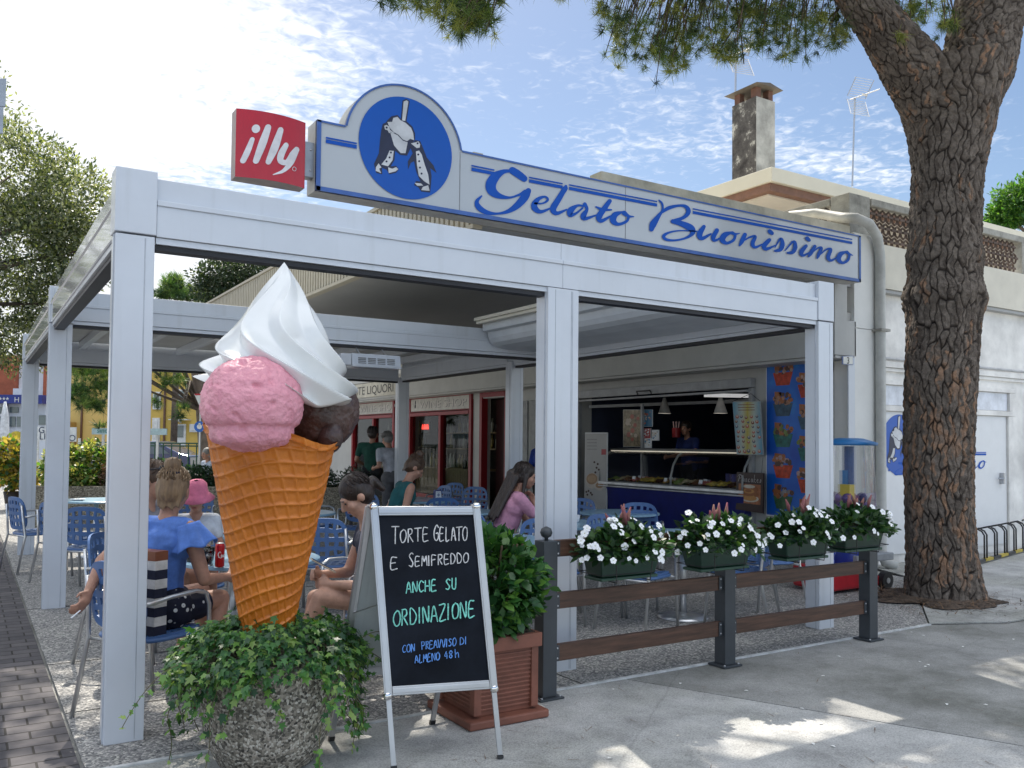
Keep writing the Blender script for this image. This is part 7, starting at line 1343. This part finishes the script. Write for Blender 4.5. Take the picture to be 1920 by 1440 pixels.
shrub('rusty brown heather bush in the planter wall', ws(.22, .4), (.36, .32, .30), 2600, .06, HEA, 44, KITE); shrub('dark green bush in the planter wall left of the corner post', ws(.32), (.38, .35, .30), 1400, .07, HED, 45, OVAL); shrub('dark juniper bush behind the bun of the blue topped woman', ws(.43, .5), (.34, .32, .24), 2600, .06, JUN, 46, KITE); shrub('grey lavender bush beside the cone', ws(.54, .35), (.34, .3, .20), 2600, .06, LAV, 47, KITE); shrub('small upright green conifer in the planter wall beside the cone', ws(.60, .5), (.16, .16, .32), 1500, .06, [JUN[1], HED[1]], 48, KITE); shrub('dim grey green bush in the planter wall under the chocolate scoop', ws(.88, .5), (.5, .36, .24), 2800, .06, [LAV[1], JUN[0]], 49, KITE); shrub('dark trailing bush in the planter wall behind the cone', ws(.74, .5), (.42, .36, .24), 2200, .06, JUN, 50, KITE)
yp = Zp(25, 955, 0); T = thing('potted_shrub', 'golden leaved shrub in a dark pot at the left edge beside the rear post', 'potted plant', (yp.x, yp.y, 0)); b = MB(); b.lathe([(.14, 0), (.2, .38), (.17, .38)], (yp.x, yp.y, 0), 20); b.build('pot', mat('dark_pot', (.05, .035, .03), .6), T, smooth=True); b = MB()
for k in range(7): b.tube([(yp.x, yp.y, .35), (yp.x+.3*math.cos(k), yp.y+.3*math.sin(k), 1.1)], .01, 5)
b.build('stem', MATS['twig'], T); crown('foliage', [((yp.x-.1, yp.y, 1.12), (.42, .4, .42), .5), ((yp.x+.12, yp.y-.05, .72), (.36, .34, .35), .35), ((yp.x-.35, yp.y, 1.0), (.3, .3, .3), .15)], 0, 2000, .12, YEL, T, OVAL, seed=51, probs=[.38, .27, .2, .15])
# ---------------------------------------------------------------- background street: houses, car, signs, railing
FV = Vector((_f[0], _f[1], 0)).normalized(); RV = Vector((FV.y, -FV.x, 0))
class FR:
    def __init__(s, px, d): o = Dp(px, CY+30, d); s.o = Vector((o.x, o.y, 0)); s.d = d; s.px = px
    def p(s, r, f, z): return s.o+RV*r+FV*f+Vector((0, 0, z))
    def r(s, px): 
        v = Dp(px, 815, s.d)-s.o; return v.dot(RV)
    def z(s, py, px=None): return Dp(px or s.px, py, s.d).z
    def box(s, mb, r0, r1, f0, f1, z0, z1, mi=0):
        mb.prism([s.p(r0, f0, z0), s.p(r1, f0, z0), s.p(r1, f1, z0), s.p(r0, f1, z0)], (0, 0, z1-z0), mi)
YP = mat('yellow_plaster', (.62, .43, .10), .8, var=.06, sc=.5); WFR = mat('white_frame', (.70, .70, .68), .5); PANE = mat('window_pane', (.16, .20, .20), .1, var=.2, sc=1); BRN = mat('brown_pipe', (.12, .06, .04), .5)
fr = FR(340, 46); T = thing('yellow_house', 'yellow plastered house with white doors and brown downpipes across the street', 'house', fr.o)
b = MB(); fr.box(b, fr.r(200), fr.r(430), 0, 9, 0, 7.2); b.build('wall', YP, T); b = MB(); fr.box(b, fr.r(196), fr.r(434), -.4, 9.3, 7.205, 7.5); b.build('roof', mat('roof_tiles', (.25, .11, .07), .8), T)
for xa, xb, ya, yb, wh in ((321, 349, 795, 829, 0), (286, 300, 784, 830, 1)):
    b = MB(); fr.box(b, fr.r(xa), fr.r(xb), -.08, .0, .0, fr.z(ya)); dd_ = b.build('door', WFR, T); b = MB(); fr.box(b, fr.r(xa+3.5), fr.r(xb-4), -.11, -.085, fr.z(yb-9), fr.z(ya+3)); b.build('pane', WFR if wh else PANE, dd_)
for xa, xb, ya, yb in ((326, 350, 730, 757), (286, 301, 735, 768), (366, 385, 730, 760), (356, 378, 795, 810)):
    b = MB(); fr.box(b, fr.r(xa), fr.r(xb), -.08, 0, fr.z(yb), fr.z(ya)); w_ = b.build('window', WFR, T); b = MB(); fr.box(b, fr.r(xa+3), fr.r(xb-3), -.11, -.085, fr.z(yb-3), fr.z(ya+3)); b.build('pane', PANE if yb < 800 else WFR, w_)
b = MB(); fr.box(b, fr.r(307.5), fr.r(310.5), -.14, -.03, 0, 7.2); b.build('downpipe', BRN, T); b = MB(); fr.box(b, fr.r(322), fr.r(358), -.5, -.05, fr.z(788), fr.z(786)); b.tube([fr.p(fr.r(340), -.1, fr.z(792)), fr.p(fr.r(340), -.5, fr.z(788))], .05, 6); b.build('awning_bracket', WFR, T)
fr = FR(160, 52); T = thing('ochre_house', 'paler yellow house front further back, seen between the left pergola posts', 'house', fr.o); b = MB(); fr.box(b, fr.r(88), fr.r(204), 0, 9, 0, 8.2); b.build('wall', mat('ochre_plaster', (.58, .44, .16), .8, var=.06, sc=.5), T); b = MB(); fr.box(b, fr.r(84), fr.r(208), -.4, 9.3, 8.205, 8.5); b.build('roof', MATS['roof_tiles'], T); b = MB(); fr.box(b, fr.r(152), fr.r(155), -.12, -.03, 0, 8.2); b.build('downpipe', BRN, T)
b = MB(); fr.box(b, fr.r(120), fr.r(143), -1.0, -.01, fr.z(835), fr.z(792)); b.build('porch', mat('ochre_porch', (.40, .28, .10), .8), T)
fr = FR(30, 42); T = thing('hotel', 'white hotel front with a navy sign band of stars and red brick storey above', 'hotel', fr.o); xe = fr.r(88); xs = fr.r(-90)
b = MB(); fr.box(b, xs, xe, 0, 1.2, 0, fr.z(757)); b.build('wall', mat('hotel_white', (.66, .68, .72), .7, var=.04), T); b = MB(); fr.box(b, xs, fr.r(19), .3, 1.2, fr.z(757)+.003, 5.6); fr.box(b, fr.r(72), xe, .3, 1.19, fr.z(757)+.003, 5.6); b.build('brick_storey', mat('red_brick', (.36, .10, .05), .8, var=.15, sc=3), T); b = MB(); fr.box(b, fr.r(19.5), fr.r(71.5), .6, 1.18, fr.z(757)+.003, 5.2); fr.box(b, fr.r(20), fr.r(40), .1, .58, fr.z(740), fr.z(728)); b.build('balcony', mat('hotel_white', (.66, .68, .72), .7), T)
b = MB(); fr.box(b, xs, xe, -.5, -.01, fr.z(757), fr.z(741)); bd = b.build('sign_band', mat('navy_band_sign', (.015, .03, .22), .4), T)
b = MB()
for k in range(3):
    c = fr.p(fr.r(10.5+k*6.6), -.515, fr.z(748.5)); pts = [c+RV*(math.sin(i*math.pi/5)*(.085 if i % 2 == 0 else .035))+Vector((0, 0, math.cos(i*math.pi/5)*(.085 if i % 2 == 0 else .035))) for i in range(10)]; b.prism(pts, FV*.012)
text_mb(b, 'A', lambda a, c: fr.p(fr.r(-6.5)+a, -.515, fr.z(755)+c), .36); text_mb(b, 'H', lambda a, c: fr.p(fr.r(36)+a, -.515, fr.z(755)+c), .36); b.build('lettering', WFR, bd)
for xa, xb, ya, yb in ((-1, 11, 763, 776), (18, 34, 763, 774), (-1, 11, 781, 802), (19, 29, 781, 800), (32, 40, 781, 800), (73, 86, 778, 796)):
    b = MB(); fr.box(b, fr.r(xa), fr.r(xb), -.06, -.005, fr.z(yb), fr.z(ya)); b.build('window', PANE, T)
b = MB(); fr.box(b, fr.r(12.5), fr.r(16.5), -.35, -.1, 0, fr.z(757)); b.build('column', mat('navy_band_sign', (.015, .03, .22), .4), T); b = MB(); c = fr.p(fr.r(33), -.1, fr.z(818)); b.ell(c, (.28, .05, .25)); b.build('yellow_emblem', mat('emblem_yellow', (.60, .45, .03), .5), T)
def board(label, px0, py0, px1, py1, d, m, legs_=True, txt=None, tm=None, name='street_board'):
    fr = FR((px0+px1)/2, d); T = thing(name, label, 'sign', fr.o); b = MB(); r0, r1 = fr.r(px0), fr.r(px1); z0, z1 = fr.z(py1), fr.z(py0); fr.box(b, r0, r1, 0, .06, z0, z1); pn = b.build('panel', m, T)
    if legs_: b = MB(); fr.box(b, r0+.25, r0+.31, .065, .12, 0, z0+.1); fr.box(b, r1-.31, r1-.25, .065, .12, 0, z0+.1); b.build('leg', WFR, T)
    if txt:
        b = MB()
        for s_, px_, py_, sz in txt: text_mb(b, s_, lambda a, c: fr.p(fr.r(px_)+a, -.012, fr.z(py_)+c), sz)
        b.build('lettering', tm, pn)
    return T
TEAL = mat('teal_letters', (.05, .25, .25), .5); NVY = mat('navy_letters', (.02, .04, .10), .5)
board('pale blue street board with teal letters running behind the corner post', 172, 803, 312, 815, 24, mat('board_pale_blue', (.42, .56, .60), .5), True, [('sinc', 181.5, 812, .20)], TEAL); board('white street board with big letters between the two rear posts', 70, 800, 86, 826, 25, mat('board_white', (.68, .70, .70), .5), True, [('GE', 72, 812, .26), ('LI', 74, 824, .26)], NVY); board('white street board with a dark ring beside the navy pole', 128, 801, 142, 828, 25, mat('board_white', (.68, .70, .70), .5), True, [('O', 129, 827, .26)], NVY)
p = Dp(126, 830, 20); T = thing('lamp_post', 'dark navy lamp post standing behind the second pergola post', 'lamp post', (p.x, p.y, 0)); b = MB(); b.tube([(p.x, p.y, 0), (p.x, p.y, 3.6)], .05, 12); b.build('pole', mat('navy_pole', (.025, .035, .07), .4), T, smooth=True); b = MB(); b.tube([(p.x, p.y, 3.6), (p.x, p.y, 3.7), (p.x+.3, p.y, 3.8)], .04, 8); b.build('arm', MATS['navy_pole'], T)
p = Dp(374, 800, 24); T = thing('traffic_sign', 'round blue traffic sign below the back of a triangular sign, beside the leaning pine', 'traffic sign', (p.x, p.y, 0)); b = MB(); b.tube([p+FV*.05+Vector((0, 0, -p.z)), p+FV*.05+Vector((0, 0, .95))], .03, 8); b.build('pole', SATIN, T); b = MB(); b.tube([p, p+FV*.02], .15, 28); ds = b.build('disc', mat('traffic_blue', (.02, .12, .45), .4), T); b = MB(); 
b.tube([p-FV*.006, p-FV*.002], .07, 16); b.bar(p-FV*.004+Vector((0, 0, .02)), p-FV*.004+Vector((0, 0, .10)), .05, .004, up=tuple(FV)); b.build('symbol', WFR, ds); b = MB(); c = p+Vector((0, 0, .75)); b.prism([c+RV*-.17+Vector((0, 0, .16)), c+RV*.17+Vector((0, 0, .16)), c+Vector((0, 0, -.2))], FV*.02); b.build('triangle', WFR, T); b = MB(); b.prism([c+RV*-.17+Vector((0, 0, .165)), c+RV*.17+Vector((0, 0, .165)), c+RV*.13+Vector((0, 0, .12)), c+RV*-.13+Vector((0, 0, .12))], FV*-.005); b.build('red_edge', mat('sign_edge_red', (.45, .02, .03), .4), T)
# parked car
fr = FR(185, 31); T = thing('parked_car', 'dark blue parked hatchback beyond the boards', 'car', fr.o); cb = mat('car_blue', (.02, .03, .10), .2, coat=.6); r0 = fr.r(141); prof = [(0, .35), (0, .75), (.25, .88), (.95, .98), (1.55, 1.42), (2.9, 1.47), (3.7, 1.05), (4.1, .95), (4.15, .35)]
b = MB(); b.prism([fr.p(r0+x, 0, z) for x, z in prof], FV*1.7); b.build('body', cb, T, bevel=.06); b = MB()
for pr_ in ([(1.08, 1.0), (1.6, 1.37), (2.2, 1.41), (2.2, 1.0)], [(2.28, 1.0), (2.28, 1.41), (2.85, 1.41), (3.4, 1.02)]): b.prism([fr.p(r0+x, -.012, z) for x, z in pr_], FV*.008)
b.build('window', mat('car_glass', (.10, .13, .16), .06), T)
for x in (.8, 3.3): b = MB(); b.tube([fr.p(r0+x, -.05, .32), fr.p(r0+x, .15, .32)], .32, 24); w_ = b.build('wheel', MATS['tyre'], T); b = MB(); b.tube([fr.p(r0+x, -.06, .32), fr.p(r0+x, -.052, .32)], .19, 16); b.build('rim', ALU, w_)
# railing, rear restaurant tables, closed parasol
fr = FR(330, 26); T = thing('railing', 'green metal railing along the rear terrace', 'railing', fr.o); b = MB(); gr = mat('railing_green', (.01, .07, .035), .4); ra_, rb_ = fr.r(150), fr.r(385)
for z in (fr.z(831), fr.z(836)): b.tube([fr.p(ra_, 0, z), fr.p(rb_, 0, z)], .025, 6)
for k in range(16): r_ = ra_+(rb_-ra_)*k/15; b.tube([fr.p(r_, 0, 0), fr.p(r_, 0, fr.z(831))], .02, 6)
b.build('bars', gr, T)
for i, (px_, d_, lab, bot) in enumerate([(178, 19.5, 'dark restaurant table on the rear terrace by the yellow shrubs', 0), (340, 19, 'pale topped dark table with two wine bottles on the rear terrace', 1), (320, 21, 'second pale topped table behind the wine bottles', 0), (560, 17, 'dim restaurant table beneath the chocolate scoop', 1), (715, 15.0, 'wooden topped table in front of the man in green', 0)]):
    fr = FR(px_, d_); T = thing('dining_table', lab, 'table', fr.o, 'dark tables of the rear restaurant'); b = MB(); fr.box(b, -.55, .55, -.35, .35, .735, .76); b.build('tabletop', mat('pale_table', (.45, .43, .38), .5), T); b = MB()
    for sx in (-.45, .45):
        for sy in (-.28, .28): fr.box(b, sx-.025, sx+.025, sy-.025, sy+.025, 0, .734)
    fr.box(b, -.47, .47, -.30, -.27, .60, .70); b.build('legs', BLACKM, T)
    if bot:
        for k, rx_ in enumerate((-.22, .28)):
            c = fr.p(rx_, 0, .761); b = MB(); b.lathe([(.036, 0), (.038, .17), (.014, .24), (.014, .31)], c, 12); tag(b.build('wine_bottle', MATS['green_bottle'], smooth=True), ('wine bottle at the left on the %s table' if k == 0 else 'wine bottle at the right on the %s table') % ('pale topped' if i == 1 else 'dim'), 'bottle', 'wine bottles of the rear restaurant')
fr = FR(335, 23); T = shrub('clipped green hedge along the green railing', tuple(fr.p(0, 0, 0)), (1.1, .4, .42), 2600, .09, HED, 61, OVAL, cat='hedge'); fr = FR(150, 24); shrub('clipped green hedge behind the variegated shrubs', tuple(fr.p(0, 0, 0)), (1.0, .4, .40), 2200, .09, HED, 62, OVAL, cat='hedge')
p = Dp(8, 815, 26); T = thing('parasol', 'closed white parasol in front of the hotel at the left edge', 'parasol', (p.x, p.y, 0)); b = MB(); b.tube([(p.x, p.y, 0), (p.x, p.y, 2.6)], .025, 8); b.build('pole', SATIN, T); b = MB(); b.lathe([(.12, 1.25), (.20, 1.32), (.13, 1.7), (.10, 2.2), (.03, 2.62)], (p.x, p.y, 0), 10); b.build('folded_cloth', cloth('parasol_white', (.62, .64, .66)), T, smooth=True)
# street sign plates at the upper left edge
a, c = Dp(-95, 145, 6.2), Dp(9, 250, 6.2); T = thing('street_sign', 'grey street name plates at the upper left edge of the view', 'sign', (a.x-.1, a.y, 0)); gsp = mat('plate_grey', (.38, .43, .50), .4)
for z0, z1, dx in ((a.z-.20, a.z, 0), (c.z, a.z-.208, -.012)): b = MB(); b.prism([(a.x, a.y, z0), (c.x+dx, c.y, z0), (c.x+dx, c.y, z1), (a.x, a.y, z1)], (0, .03, 0)); b.build('plate', gsp, T)
b = MB(); b.tube([(a.x-.05, a.y+.05, 0), (a.x-.05, a.y+.05, a.z+.05)], .035, 12); b.build('pole', SATIN, T, smooth=True)
